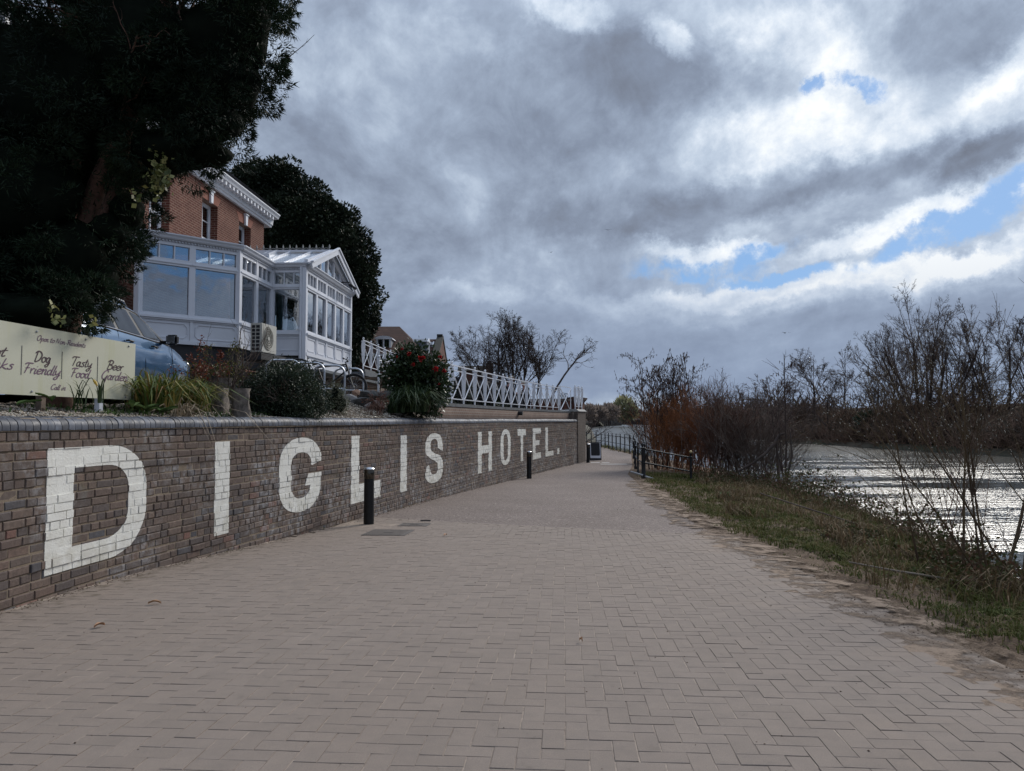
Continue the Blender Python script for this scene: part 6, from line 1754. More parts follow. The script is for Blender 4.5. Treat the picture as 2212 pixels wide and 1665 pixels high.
# ------------------------------------------------------------------ bollards
def bollard(label, x, y, H=0.9):
    b = thing('bollard', label, 'bollard', (x, y, g(y)), group='black bollards along the wall')
    return b
bp = None
for label, x, y in (('nearest and tallest looking black bollard with polished band in front of the letter L', -2.30, 12.05), ('middle black bollard beside the letters E and L', 0.58, 25.3), ('farthest black bollard next to the chalkboard sign', 3.68, 36.2)):
    b = thing('bollard', label, 'bollard', (x, y, g(y) - 0.02), group='black bollards along the wall')
    if bp is None:
        mb = MB(); mb.lathe([(0.082, 0), (0.084, 0.06), (0.080, 0.70), (0.080, 0.745)], (0, 0, 0), 20); a_ = mb.mesh('post', M_BLACK, True)
        mb = MB(); mb.lathe([(0.081, 0.748), (0.084, 0.752), (0.084, 0.885), (0.080, 0.893)], (0, 0, 0), 20); b_ = mb.mesh('metal_band', simple('dark_polished_metal', (0.10, 0.09, 0.075), 0.22, 0.9), True)
        mb = MB(); mb.lathe([(0.085, 0.895), (0.087, 0.903), (0.078, 0.918), (0.045, 0.932), (0.001, 0.936)], (0, 0, 0), 20); c_ = mb.mesh('domed_cap', M_STEEL, True); bp = (a_, b_, c_)
    for me_, nm in zip(bp, ('post', 'metal_band', 'domed_cap')): link(nm, me_, b)

# chalkboard
ab = thing('chalkboard_sign', 'black chalkboard A-frame sign with white surround at the end of the wall', 'sign', (4.32, 38.8, g(38.8) - 0.01))
for sy, tl_ in ((-0.20, 0.2), (0.20, -0.2)):
    f = Vector((0, tl_, 0.92)).normalized(); o_ = Vector((-0.30, sy, 0)); nn = Vector((1, 0, 0)).cross(f)
    mb = MB()
    for a, b in (((0, 0, 0.0), (0.03, .03, 0.93)), ((0.57, 0, 0.0), (0.60, .03, 0.93)), ((0.03, 0, 0.90), (0.57, .03, 0.93)), ((0.03, 0, 0.0), (0.57, .03, 0.10))): mb.frame_box(o_, Vector((1, 0, 0)), nn, f, a, b)
    mb.build('frame', M_BLACKM, ab)
    mb = MB(); mb.frame_box(o_, Vector((1, 0, 0)), nn, f, (0.031, 0.008, 0.101), (0.569, 0.020, 0.899)); mb.build('white_surround', M_UPVC, ab)
    mb = MB(); mb.prism([(0.10, 0.23), (0.50, 0.23), (0.53, 0.26), (0.53, 0.86), (0.50, 0.89), (0.10, 0.89), (0.07, 0.86), (0.07, 0.26)], o_ + nn * 0.006, Vector((1, 0, 0)), f, nn, 0.016); mb.build('chalk_panel', M_BLACKM, ab)
M_CHALK = simple('chalk', (0.20, 0.20, 0.20), 0.9)
ck = MB(); f = Vector((0, 0.2, 0.92)).normalized(); nn = Vector((1, 0, 0)).cross(f); o_ = Vector((-0.30, -0.20, 0)) - nn * 0.001 + Vector((0, -0.004, 0))
cr2 = random.Random(4)
for zz, x0, x1 in ((.82, .16, .44), (.74, .12, .48), (.66, .10, .50), (.60, .18, .42), (.53, .12, .48), (.46, .15, .45), (.36, .2, .4), (.27, .12, .5)):
    x = x0
    while x < x1:
        w = cr2.uniform(.008, .02); ck.tube([o_ + Vector((x, 0, 0)) + f * (zz + cr2.uniform(-.02, .02)), o_ + Vector((x + w, 0, 0)) + f * (zz + cr2.uniform(-.02, .02)), o_ + Vector((x + w * 1.5, 0, 0)) + f * (zz + cr2.uniform(-.02, .02))], 0.0035, 4); x += w * 1.7
ck.build('chalk_writing', M_CHALK, ab)

# ------------------------------------------------------------------ manhole covers and litter
M_IRON = simple('worn_iron', (0.115, 0.098, 0.086), 0.6, 0.3, var=0.25, scale=14)
def cover(name, label, cx, cy, w, l, round_=False):
    t = thing(name, label, 'cover', (cx, cy, g(cy) + 0.004), -TH)
    sl_ = math.atan((g(cy + .3) - g(cy - .3)) / .6); t.rotation_euler = (sl_, 0, -TH)
    mb = MB(); 
    for a, b in (((-w / 2, -l / 2, -.02), (w / 2, -l / 2 + .03, .003)), ((-w / 2, l / 2 - .03, -.02), (w / 2, l / 2, .003)), ((-w / 2, -l / 2 + .03, -.02), (-w / 2 + .03, l / 2 - .03, .003)), ((w / 2 - .03, -l / 2 + .03, -.02), (w / 2, l / 2 - .03, .003))): mb.box(a, b)
    mb.build('cover_frame', M_IRON, t)
    mb = MB(); mb.box((-w / 2 + .034, -l / 2 + .034, -.02), (w / 2 - .034, l / 2 - .034, 0.0005)); mb.build('lid', M_IRON, t)
    mb = MB(); n_ = int((w - .1) / .028)
    for i in range(n_):
        x = -w / 2 + .055 + i * .028; mb.box((x, -l / 2 + .06, 0.0006), (x + .012, l / 2 - .06, 0.0050))
    mb.box((-.07, -.03, .0052), (.07, .03, .0075)); mb.build('tread_ribs', M_IRON, t, kind='stuff')
cover('manhole_cover', 'rectangular ribbed iron manhole cover in the paving near the bollard', -1.78, 10.85, 0.62, 0.72)
cover('small_manhole_cover', 'smaller ribbed iron cover beyond the larger one by the bollard', -1.55, 11.95, 0.46, 0.42)
m, N = mat('dry_leaf'); out(N, bsdf(N, N.mixc(orand(N), (0.30, 0.14, 0.065), (0.42, 0.24, 0.13)), 0.7)); M_DLEAF = m
def fallen(label, px, py, L_=0.09):
    L_ *= 0.6
    # ground distance of the pixel
    v = py - HOR; y = 5.0
    for _ in range(30): y = -g(y) * FPX / v
    x = (px - 512) / FPX * y
    t = thing('fallen_leaf', label, 'leaf', (x, y, g(y) + 0.004), rnd.uniform(0, 6))
    me = bpy.data.meshes.new('leaf_blade'); V = []; n_ = 7
    for i in range(n_):
        f = i / (n_ - 1); w = math.sin(math.pi * f ** 0.8) * L_ * 0.22 + 0.001; zc_ = 0.018 * math.sin(f * 3.0)
        V += [(L_ * (f - .5), -w, zc_ + 0.012), (L_ * (f - .5), 0, zc_), (L_ * (f - .5), w, zc_ + 0.016)]
    F = [(3 * i + j, 3 * i + 3 + j, 3 * i + 4 + j, 3 * i + 1 + j) for i in range(n_ - 1) for j in range(2)]
    me.from_pydata(V, [], F); me.materials.append(M_DLEAF); link('leaf_blade', me, t)
fallen('curled brown leaf on the paving below the letter D', 105, 624.5, 0.14)
fallen('brown dead leaf on the paving nearer the camera than the wall leaf', 159, 602.0, 0.16)
fallen('small pale brown leaf alone in the middle of the paving', 580, 639.0, 0.055)
fallen('orange brown leaf on the paving right of the manhole cover', 446, 535.0, 0.13)
sc_ = thing('twig_litter', 'short black stick lying by the edge of the block paving', 'stick', (-1.52, 12.45, g(12.45) + 0.012)); mb = MB(); mb.tube([(0, 0, 0), (.10, 0.01, 0.004), (0.17, 0, 0)], 0.011, 6); mb.build('stick', M_BLACKM, sc_)

# ------------------------------------------------------------------ bike stands, bicycle, picnic table
hm = None
for label, x, y in (('nearest steel cycle stand half hidden by the dark shrub', -5.05, 16.4), ('second steel cycle stand behind the bicycle saddle', -4.72, 17.2), ('third steel cycle stand crossing the bicycle frame', -4.44, 18.05), ('farthest steel cycle stand beside the bicycle front wheel', -4.20, 19.1)):
    t = thing('cycle_stand', label, 'bike stand', (x, y, 0.50), R(3), group='row of steel cycle stands')
    if hm is None:
        mb = MB(); pts_ = [(-.375, 0, -.05), (-.375, 0, .62)] + [(-.375 + .20 * (1 - math.cos(a)), 0, .62 + .20 * math.sin(a)) for a in np.linspace(0.2, math.pi / 2, 6)] + [(.375 - .20 * (1 - math.cos(a)), 0, .62 + .20 * math.sin(a)) for a in np.linspace(math.pi / 2, 0.2, 6)] + [(.375, 0, .62), (.375, 0, -.05)]
        mb.tube(pts_, 0.027, 10); hm = mb.mesh('hoop', M_STEEL, True)
        mb = MB(); mb.tube([(-.36, 0, .26), (.36, 0, .26)], 0.02, 8); hm2 = mb.mesh('cross_bar', M_STEEL, True)
    link('hoop', hm, t); link('cross_bar', hm2, t)
bike = thing('bicycle', 'black mountain bicycle leaning on the steel cycle stands', 'bicycle', (-5.10, 18.6, 0.50), math.atan2(0.0, 1.15))
bike.rotation_euler = (R(-5), 0, R(1))
WB, WR = 1.13, 0.325
for x in (0.0, WB):
    mb = MB(); mb.tube([(x + WR * math.cos(t), 0, WR + WR * math.sin(t)) for t in np.linspace(0, 2 * math.pi, 33)], 0.024, 8, cap=False); wo = mb.build('wheel', M_RUBBER, bike, smooth=True)
    mb = MB(); mb.tube([(x + (WR - .035) * math.cos(t), 0, WR + (WR - .035) * math.sin(t)) for t in np.linspace(0, 2 * math.pi, 33)], 0.011, 6, cap=False); mb.build('rim', M_BLACK, wo, smooth=True)
    mb = MB()
    for k in range(20):
        a = 2 * math.pi * k / 20; mb.bar((x, 0.02 * (-1) ** k, WR), (x + (WR - .035) * math.cos(a), 0, WR + (WR - .035) * math.sin(a)), 0.003)
    mb.build('spokes', M_STEEL, wo)
    mb = MB(); mb.tube([(x, -.05, WR), (x, .05, WR)], 0.02, 8); mb.tube([(x + .085 * math.cos(t), .03, WR + .085 * math.sin(t)) for t in np.linspace(0, 6.283, 17)], 0.004, 4, cap=False); mb.build('hub', M_GALV, wo)
ht, hbm, bb_, stp, sa_ = Vector((WB - .20, 0, .90)), Vector((WB - .155, 0, .77)), Vector((0.42, 0, .31)), Vector((0.22, 0, .82)), Vector((.20, 0, .90))
mb = MB()
mb.tube([bb_, hbm], 0.024, 8); mb.tube([stp, ht], 0.020, 8); mb.tube([bb_, stp], 0.018, 8); mb.tube([ht, hbm], 0.026, 8)
for s_ in (-.05, .05): mb.tube([bb_ + Vector((0, s_ * .6, 0)), (0, s_, WR)], 0.010, 6); mb.tube([stp - Vector((0, 0, .10)) + Vector((0, s_ * .5, 0)), (0, s_, WR)], 0.009, 6)
mb.build('frame', M_BLACK, bike, smooth=True)
mb = MB(); mb.tube([stp, sa_], 0.014, 8); mb.build('seat_post', M_STEEL, bike)
mb = MB(); mb.tube([sa_ + Vector((-.12, 0, .035)), sa_ + Vector((-.06, 0, .045)), sa_ + Vector((.04, 0, .04)), sa_ + Vector((.16, 0, .03))], [.055, .07, .035, .018], 8); mb.build('saddle', M_BLACKM, bike, smooth=True)
mb = MB()
for s_ in (-.055, .055): mb.tube([hbm + Vector((0.01, s_, -.02)), hbm + Vector((.07, s_, -.22)), (WB, s_, WR)], 0.014, 8)
mb.tube([hbm + Vector((0.01, -.055, -.02)), hbm + Vector((0.01, .055, -.02))], .018, 6); mb.build('suspension_fork', M_BLACK, bike, smooth=True)
mb = MB(); st_ = ht + Vector((-.02, 0, .06)); mb.tube([ht, st_, st_ + Vector((.07, 0, .03))], .016, 8); mb.tube([st_ + Vector((.0, -.30, .05)), st_ + Vector((.05, -.1, .04)), st_ + Vector((.07, 0, .03)), st_ + Vector((.05, .1, .04)), st_ + Vector((.0, .30, .05))], .013, 8)
mb.tube([st_ + Vector((.0, -.30, .05)), st_ + Vector((-.01, -.19, .05))], .018, 8); mb.tube([st_ + Vector((.09, -.16, .10)), st_ + Vector((.05, -.12, .05))], .01, 6); mb.build('handlebar', M_BLACKM, bike, smooth=True)
mb = MB(); mb.tube([bb_ + Vector((0, -.06, 0)), bb_ + Vector((0, .06, 0))], .02, 8); mb.tube([bb_ + Vector((.09 * math.cos(t), -.045, .09 * math.sin(t))) for t in np.linspace(0, 6.283, 17)], .006, 4, cap=False)
mb.tube([bb_ + Vector((0, -.06, 0)), bb_ + Vector((.15, -.065, -.06))], .01, 6); mb.tube([bb_ + Vector((0, .06, 0)), bb_ + Vector((-.15, .065, .06))], .01, 6); mb.frame_box(bb_ + Vector((.15, -.12, -.06)), Vector((1, 0, 0)), Vector((0, 1, 0)), UZ, (-.04, -.05, -.01), (.04, .05, .01)); mb.build('crankset', M_BLACKM, bike)
mb = MB(); mb.tube([st_ + Vector((.08, -.1, .06)), st_ + Vector((.16, -.05, .02)), st_ + Vector((.12, 0, -.15)), hbm + Vector((.05, 0, -.1))], .004, 4); mb.build('brake_cable', M_BLACKM, bike)

pt = thing('picnic_table', 'dark weathered timber picnic table behind the bicycle', 'picnic table', (-4.35, 20.6, 0.44), R(4))
for k in range(5):
    mb = MB(); mb.box((-.95, -.36 + k * .148, .70), (.95, -.36 + k * .148 + .14, .735)); mb.build('table_board', M_WOOD, pt)
for yy in (-.72, .50):
    for k in range(2): mb = MB(); mb.box((-.95, yy + k * .118, .43), (.95, yy + k * .118 + .11, .465)); mb.build('bench_board', M_WOOD, pt)
for xx in (-.7, .7):
    for s_ in (-1, 1): mb = MB(); mb.bar((xx + .001 * s_, .62 * s_, 0), (xx + .001 * s_, .22 * s_, .698), .045, .10, up=(1, 0, 0)); mb.build('leg', M_WOOD, pt)
    mb = MB(); mb.box((xx + .03, -.74, .33), (xx + .07, .74, .428)); mb.box((xx + .03, -.33, .62), (xx + .07, .33, .698)); mb.build('brace', M_WOOD, pt)

# black gate-like frame under the hotel terrace edge
pr_ = thing('black_rail', 'black curved handrail behind the bike stands below the conservatory', 'handrail'); mb = MB()
a = Vector((-6.2, 20.2, 0.5)); mb.tube([a + UZ * 1.17 + Vector((-.6, 0, .06)), a + UZ * 1.14 + Vector((.5, 0, 0)), a + Vector((.66, 0, 1.08)), a + Vector((.70, 0, .9)), a + Vector((.70, 0, 0))], .028, 8); mb.build('rail', M_BLACK, pr_, smooth=True)
mb = MB(); mb.tube([a + Vector((.62, .3, 0)), a + Vector((.62, .3, .95))], .022, 8); mb.build('rail_post', M_WHITE, pr_)
# ------------------------------------------------------------------ garden plants
gr = np.random.default_rng(77)
M_STRAP = foliage('strap_leaves', [(0, (0.045, 0.075, 0.018)), (0.35, (0.085, 0.125, 0.025)), (0.62, (0.16, 0.185, 0.035)), (0.80, (0.28, 0.23, 0.06)), (0.90, (0.26, 0.15, 0.055)), (1, (0.30, 0.22, 0.14))], 0.5, 0.35, 0.2, 0.15)
M_STRAPD = foliage('dark_strap_leaves', [(0, (0.018, 0.036, 0.014)), (0.6, (0.035, 0.062, 0.022)), (0.92, (0.07, 0.10, 0.03)), (1, (0.22, 0.17, 0.09))], 0.5, 0.35, 0.2, 0.2)
M_BROAD = foliage('broad_leaves', [(0, (0.035, 0.065, 0.02)), (0.6, (0.075, 0.125, 0.04)), (1, (0.14, 0.20, 0.07))], 0.8, 0.12, 0.2, 0.2)
M_SHRUB = foliage('dark_shrub_leaves', [(0, (0.016, 0.026, 0.016)), (0.5, (0.032, 0.048, 0.026)), (0.85, (0.060, 0.080, 0.040)), (1, (0.11, 0.13, 0.08))], 0.5, 0.3, 0.1, 0.25)
M_CAM = foliage('camellia_leaves', [(0, (0.014, 0.026, 0.011)), (0.5, (0.028, 0.050, 0.018)), (0.85, (0.060, 0.085, 0.035)), (1, (0.12, 0.09, 0.04))], 0.45, 0.35, 0.08, 0.2)
M_REDL = foliage('red_rose_leaves', [(0, (0.075, 0.020, 0.014)), (0.5, (0.19, 0.045, 0.025)), (1, (0.28, 0.09, 0.04))], 0.5, 0.3, 0.2, 0.2)
M_YEL = foliage('olive_shrub_leaves', [(0, (0.055, 0.060, 0.012)), (0.6, (0.13, 0.13, 0.025)), (1, (0.22, 0.19, 0.05))], 0.5, 0.3, 0.2, 0.2)
M_RED = foliage('camellia_petals', [(0, (0.24, 0.010, 0.014)), (0.6, (0.42, 0.018, 0.022)), (1, (0.55, 0.06, 0.05))], 0.5, 0.3, 0.25, 0.1)
M_HEA = foliage('pale_heather_tips', [(0, (0.06, 0.085, 0.045)), (0.5, (0.15, 0.16, 0.10)), (1, (0.34, 0.32, 0.24))], 0.6, 0.2, 0.1, 0.1)
def clump_pts(c, r, n): a = gr.uniform(0, 6.283, n); q = np.sqrt(gr.uniform(0, 1, n)) * r; return np.stack([c[0] + np.cos(a) * q, c[1] + np.sin(a) * q, np.full(n, c[2])], 1)
def strap(name, label, px, py, y, r, n, h, w, mt, cat='plant', lean=0.62, droop=0.5, group=None):
    c = at(px, py, y); t = thing(name, label, cat, c, group=group)
    link('leaves', blades_mesh('leaves', clump_pts((0, 0, -0.02), r, n), h, w, mt, gr, lean, None, droop), t); return t
strap('strap_leaf_clump', 'tall green and yellow strap leaved clump right beside the cream sign', 152, 409, 8.6, 0.26, 300, 0.50, 0.020, M_STRAP, group='strap leaved clumps by the sign')
strap('strap_leaf_clump', 'strap leaved clump with brown drooping tips nearest the tree stumps', 188, 410, 9.2, 0.26, 320, 0.44, 0.020, M_STRAP, group='strap leaved clumps by the sign')
strap('strap_leaf_clump', 'dense middle clump of bright green strap leaves under the red rose', 170, 408, 9.3, 0.28, 280, 0.50, 0.020, M_STRAP, group='strap leaved clumps by the sign')
strap('dead_leaf_tuft', 'pale dead leaves flopping over the coping below the green clump', 176, 416, 8.55, 0.16, 70, 0.30, 0.016, foliage('dead_straw', [(0, (0.20, 0.15, 0.10)), (1, (0.40, 0.33, 0.24))], 0.7, 0.2, 0.2), lean=1.2, droop=0.8)
for lb, px, py, y, n, h in (('upright daffodil tuft without flower right of the Call in lettering', 98, 401, 7.25, 12, 0.24), ('daffodil tuft with one drooping yellow bud in front of the sign', 80, 404, 6.95, 14, 0.24)):
    t = strap('daffodil', lb, px, py, y, 0.05, n, h, 0.016, M_STRAPD, 'daffodil', 0.25, 0.2, 'daffodils in front of the sign')
    if 'yellow' in lb:
        mb = MB(); mb.tube([(0, 0, 0), (.03, 0, .15), (.075, 0, .235), (.10, 0, .245), (.125, -.01, .225)], .004, 5); mb.build('stem', M_STRAPD, t)
        mb = MB(); mb.tube([(.125, -.01, .225), (.145, -.01, .20), (.16, -.01, .17)], [.008, .014, .006], 6); mb.build('flower_bud', simple('daffodil_yellow', (0.55, 0.35, 0.04), 0.5), t)
        mb = MB(); mb.tube([(-.02, 0, 0), (-.01, 0, .17), (.02, 0, .225), (.06, 0, .18)], .004, 5); mb.build('stem', M_STRAPD, t)
def rosette(label, px, py, y, n, L_, up=0.7, name='broad_leaf_plant'):
    c = at(px, py, y); t = thing(name, label, 'plant', c, group='broad leaved seedlings on the gravel')
    V = []; F = []; 
    for i in range(n):
        a = gr.uniform(0, 6.283); l = L_ * gr.uniform(.6, 1.2); e = up * gr.uniform(.5, 1.3); w = l * 0.24; k = len(V)
        for j in range(6):
            f = j / 5; ww = w * math.sin(math.pi * min(1, f * .9 + .08)) ; rr_ = l * f * math.cos(e * (1 - .6 * f)); z = l * f * math.sin(e) * (1 - .45 * f)
            ca, sa = math.cos(a), math.sin(a)
            V += [(ca * rr_ - sa * ww, sa * rr_ + ca * ww, z + .015), (ca * rr_, sa * rr_, z), (ca * rr_ + sa * ww, sa * rr_ - ca * ww, z + .015)]
            if j: 
                for q in range(2): F.append((k + 3 * j - 3 + q, k + 3 * j - 2 + q, k + 3 * j + 1 + q, k + 3 * j + q))
    link('leaves', arrays_mesh('leaves', V, np.array(F), M_BROAD, True, np.repeat(gr.uniform(0, 1, n), 18)), t)
rosette('rosette of grey green foxglove leaves beside the coping under the strap leaves', 146, 411, 7.9, 11, 0.17)
rosette('second leafy rosette spilling over the coping right of the first', 162, 413, 8.0, 10, 0.17)
rosette('pair of upright broad leaves on the gravel below the sign', 52, 402, 6.5, 3, 0.14, 1.3)
rosette('single leaning broad leaf on the gravel at the far left', 17, 405, 6.1, 2, 0.15, 0.5)
rosette('small upright leaf pair right of the sign foot', 132, 408, 7.6, 3, 0.13, 1.2)
# low mixed ground cover
Pg = []
for _ in range(900):
    yy = gr.uniform(6.2, 10.8); d = gr.uniform(0.05, 0.95) ** 0.7; x = wall_x(yy) - 0.2 - d
    if 7.4 < yy or gr.random() < 0.12: Pg.append((x, yy, gz(x, yy)))
tag(link('ground_cover', blades_mesh('ground_cover', Pg, 0.07, 0.016, M_BROAD, gr, 0.9), None, 'stuff'), 'low green weeds creeping over the garden soil by the coping', 'ground cover')
# tree stumps
M_CUT = simple('sawn_wood', (0.30, 0.17, 0.09), 0.85, var=0.3, scale=20)
M_STB = simple('stump_bark', (0.15, 0.125, 0.105), 0.95, var=0.5, scale=22, bmp=1.0)
def stump(label, px, py0, py1, y, r):
    b = at(px, py0, y); h = at(px, py1, y).z - b.z; t = thing('tree_stump', label, 'tree stump', b - UZ * .05, group='sawn tree stumps in the garden bed')
    V = []; F = []; n_ = 18; nl = 8
    for i in range(nl + 1):
        f = i / nl
        for j in range(n_):
            a = 2 * math.pi * j / n_; rr_ = r * (1.12 - 0.16 * f + .25 * max(0, .2 - f)) * (1 + .14 * math.sin(a * 3 + px) + .09 * math.sin(a * 7 + f * 6) + .06 * gr.normal()); V.append((rr_ * math.cos(a), rr_ * math.sin(a), f * (h + .05)))
    for i in range(nl):
        for j in range(n_): F.append((i * n_ + j, i * n_ + (j + 1) % n_, (i + 1) * n_ + (j + 1) % n_, (i + 1) * n_ + j))
    link('bark', arrays_mesh('bark', V, np.array(F), M_STB, False), t)
    mb = MB(); top = [Vector(V[nl * n_ + j]) * 1.0 for j in range(n_)]; mb.add([(q.x * .99, q.y * .99, h + .052) for q in top] + [(q.x * .99, q.y * .99, h + .02) for q in top], [tuple(range(n_))]); mb.build('cut_face', M_CUT, t)
stump('knobbly stump with a scarred knot, left one of the front pair', 218.5, 411, 388, 9.9, 0.115)
stump('taller smooth stump leaning slightly, right one of the front pair', 240, 415, 388.5, 9.7, 0.105)
stump('short stump with orange cut face just behind the other two', 222, 400, 378, 10.5, 0.125)
# rose, olive shrub, bare shrub
def shrub(name, label, px, py, y, seed, stems, length, rad, cfg, twig, leafmat=None, nleaf=0, lsize=0.04, lsp=0.05, cat='shrub', spread=0.5, aspect=.5, lev_from=1):
    b = at(px, py, y); G = Grow(seed)
    for k in range(stems):
        a = G.r.uniform(0, 6.283); s_ = G.r.uniform(0, spread); G.branch((G.r.uniform(-.05, .05), G.r.uniform(-.05, .05), 0), (math.cos(a) * s_, math.sin(a) * s_, 1), length * G.r.uniform(.75, 1.15), rad, 0, cfg)
    t = thing(name, label, cat, b); link('branches', G.mesh('branches', twig, 4), t)
    if leafmat:
        E_s = np.array([q for q, l in zip(G.P1, G.L) if l >= lev_from]); idx = gr.integers(0, len(E_s), nleaf)
        link('leaves', leaves_mesh('leaves', E_s[idx] + gr.normal(size=(nleaf, 3)) * lsp, lsize, leafmat, aspect, None, None, gr), t)
    return t, G
cfs = [dict(n=6, kids=5, wob=.10, up=.02, ang=40, len=.5, rad=.6, start=.3), dict(n=4, kids=3, wob=.15, ang=40, len=.5, rad=.6), dict(n=3, wob=.2)]
shrub('red_rose_bush', 'rose bush with dark red new leaves in front of the car', 196, 405, 9.6, 61, 6, 0.62, .006, cfs, M_TW_RED, M_REDL, 420, .035, .03, spread=.6)
shrub('tall_red_shoot', 'single tall shoot topped with red leaves beside the car mirror', 212, 398, 9.7, 62, 1, 0.62, .006, [dict(n=6, wob=.03, tip=.6, kids=4, ang=30, len=.18, start=.8), dict(n=2)], M_TW_RED, M_REDL, 70, .04, .018, lev_from=1)
shrub('olive_shrub', 'yellowish green small leaved shrub behind the tree stumps', 217, 402, 10.6, 63, 9, 0.62, .006, cfs, M_TW_GREY, M_YEL, 900, .034, .035, spread=.7)
shrub('low_green_bush', 'low bush of small green leaves between strap clump and stumps', 206, 410, 9.9, 66, 8, 0.30, .004, cfs, M_TW_GREY, M_BROAD, 500, .035, .03, spread=.9)
shrub('bare_shrub', 'pruned bare shrub with long thin upright twigs before the white panels', 228, 400, 10.4, 67, 7, 1.05, .010, [dict(n=7, kids=4, wob=.10, up=.05, ang=38, len=.6, rad=.6, start=.25), dict(n=5, kids=3, wob=.10, up=.08, ang=30, len=.5, rad=.6), dict(n=3, wob=.1, up=.1)], M_TW_GREY, spread=.75)
shrub('bare_shrub', 'grey bare branch leaning right in front of the air conditioner', 243, 396, 10.8, 68, 2, 0.95, .016, [dict(n=7, kids=4, wob=.08, up=.02, ang=40, len=.5, rad=.5, start=.3), dict(n=4, kids=2, wob=.1, up=.05, ang=30, len=.5), dict(n=3)], M_TW_GREY, spread=.6)
# big dark mound shrub hanging over the coping
def mound(name, label, Es, n, m_, rad, ls, mt, core, aspect=.5, cat='shrub', seed=1, inner=.35, base=None):
    rg_ = np.random.default_rng(seed); P, Nn = ellipsoid_points(Es, n, rg_, inner, .3); Q, D, c = sprays(P, Nn, m_, rad, rg_)
    b = Vector(base) if base else Vector((Es[0][0], Es[0][1], Es[0][2] - Es[0][5])); t = thing(name, label, cat, b)
    unparent_loc(link('foliage', leaves_mesh('foliage', Q, ls, mt, aspect, D, c, rg_, .7), t), t)
    if core: unparent_loc(link('growth_shade_core', lumpy_core('growth_shade_core', Es, core, .62), t), t)
    return t
SE = [E_(284, 393, 11.2, 36, 30, .5), E_(308, 402, 11.4, 22, 20, .35), E_(255, 400, 11.0, 20, 22, .35), E_(282, 409, 10.9, 30, 13, .30), E_(300, 383, 11.5, 16, 18, .3)]
mound('dark_shrub', 'large dark evergreen shrub spilling over the coping above the letter G', SE, 3000, 9, .035, .030, M_SHRUB, M_SHADE_CORE, .6, seed=3)
G = Grow(71); b = at(285, 404, 11.0)
for k in range(46):
    a = G.r.uniform(2.2, 5.6); G.branch((b.x, b.y, b.z), (math.cos(a) * 1.1, math.sin(a) * .8, G.r.uniform(0.0, 1.0)), G.r.uniform(.38, .62), .005, 0, [dict(n=5, kids=4, wob=.12, ang=35, len=.45, rad=.7, up=-.02, minr=.002), dict(n=3, wob=.2)])
tw_ = thing('brushwood', 'tangle of bare brown twigs in front of the dark shrub', 'twigs', b); unparent_loc(link('twigs', G.mesh('twigs', M_TW_GREY, 3), tw_), tw_)
mound('heather', 'small upright heather with pale tips between shrub and rocks', [E_(336, 398, 13.2, 9, 18, .16), E_(330, 404, 13.2, 9, 12, .15), E_(341, 404, 13.2, 8, 12, .15)], 420, 10, .022, .026, M_HEA, M_SHADE_CORE, .35, seed=5)
shrub('red_stem_shrub', 'small shrub with reddish dead stems in front of the rocks', 380, 415, 14.6, 75, 14, 0.42, .005, cfs, M_TW_RED, M_REDL, 120, .03, .02, spread=.7)
shrub('small_dead_bush', 'little brown dead bush on the gravel below the rocks', 370, 415, 14.3, 76, 12, 0.22, .004, cfs, M_TW_RED, spread=.8)
# camellia with red flowers
CE = [E_(412, 372, 16.6, 16, 18, .38), E_(406, 358, 16.6, 10, 10, .25), E_(417, 353, 16.6, 6, 7, .18), E_(434, 361, 16.6, 5, 5, .12), E_(398, 365, 16.6, 6, 9, .15), E_(432, 385, 16.5, 15, 22, .4), E_(424, 374, 16.6, 15, 17, .38), E_(397, 380, 16.5, 10, 13, .3), E_(438, 371, 16.5, 7, 7, .2), E_(418, 395, 16.7, 24, 22, .45), E_(392, 372, 16.6, 8, 9, .2)]
cm = mound('camellia', 'camellia bush with glossy leaves and red flowers by the lattice railing', CE, 1500, 7, .075, .090, M_CAM, M_SHADE_CORE, .55, 'camellia', seed=9, base=tuple(at(415, 412, 16.6)))
for px, py, s_ in ((421.5, 358.5, .065), (409, 354, .04), (413.5, 364.5, .04), (402, 349, .03), (440, 357, .04), (436, 369, .055), (444, 371, .04), (397, 357, .025), (439, 384, .025)):
    c = at(px, py, 16.10 + rnd.uniform(-.03, .12)); n_ = 34
    o = link('flower', leaves_mesh('flower', np.tile([0, 0, 0], (n_, 1)), s_ * 1.25, M_RED, .8, np.tile([0, -.5, .1], (n_, 1)), None, gr, .8), cm); o.location = Vector(c) - cm.location
G = Grow(81)
for px_, l in ((428, 1.2), (418, 1.1), (410, 1.0)):
    a = at(px_, 412, 16.4); G.branch(tuple(a), (.15, 0, 1), l, .03, 0, [dict(n=5, kids=4, ang=40, len=.5, wob=.08), dict(n=4, wob=.1)])
unparent_loc(link('stems', G.mesh('stems', M_WOOD, 5), cm), cm)
strap('agapanthus_clump', 'dark arching strap leaves spilling to the coping below the camellia', 412, 411, 15.9, 0.32, 420, 0.62, 0.022, M_STRAPD, lean=.55, droop=.55)
strap('agapanthus_clump', 'smaller dark strap clump at the left foot of the camellia', 396, 412, 15.6, 0.18, 170, 0.46, 0.020, M_STRAPD, lean=.5, droop=.5)
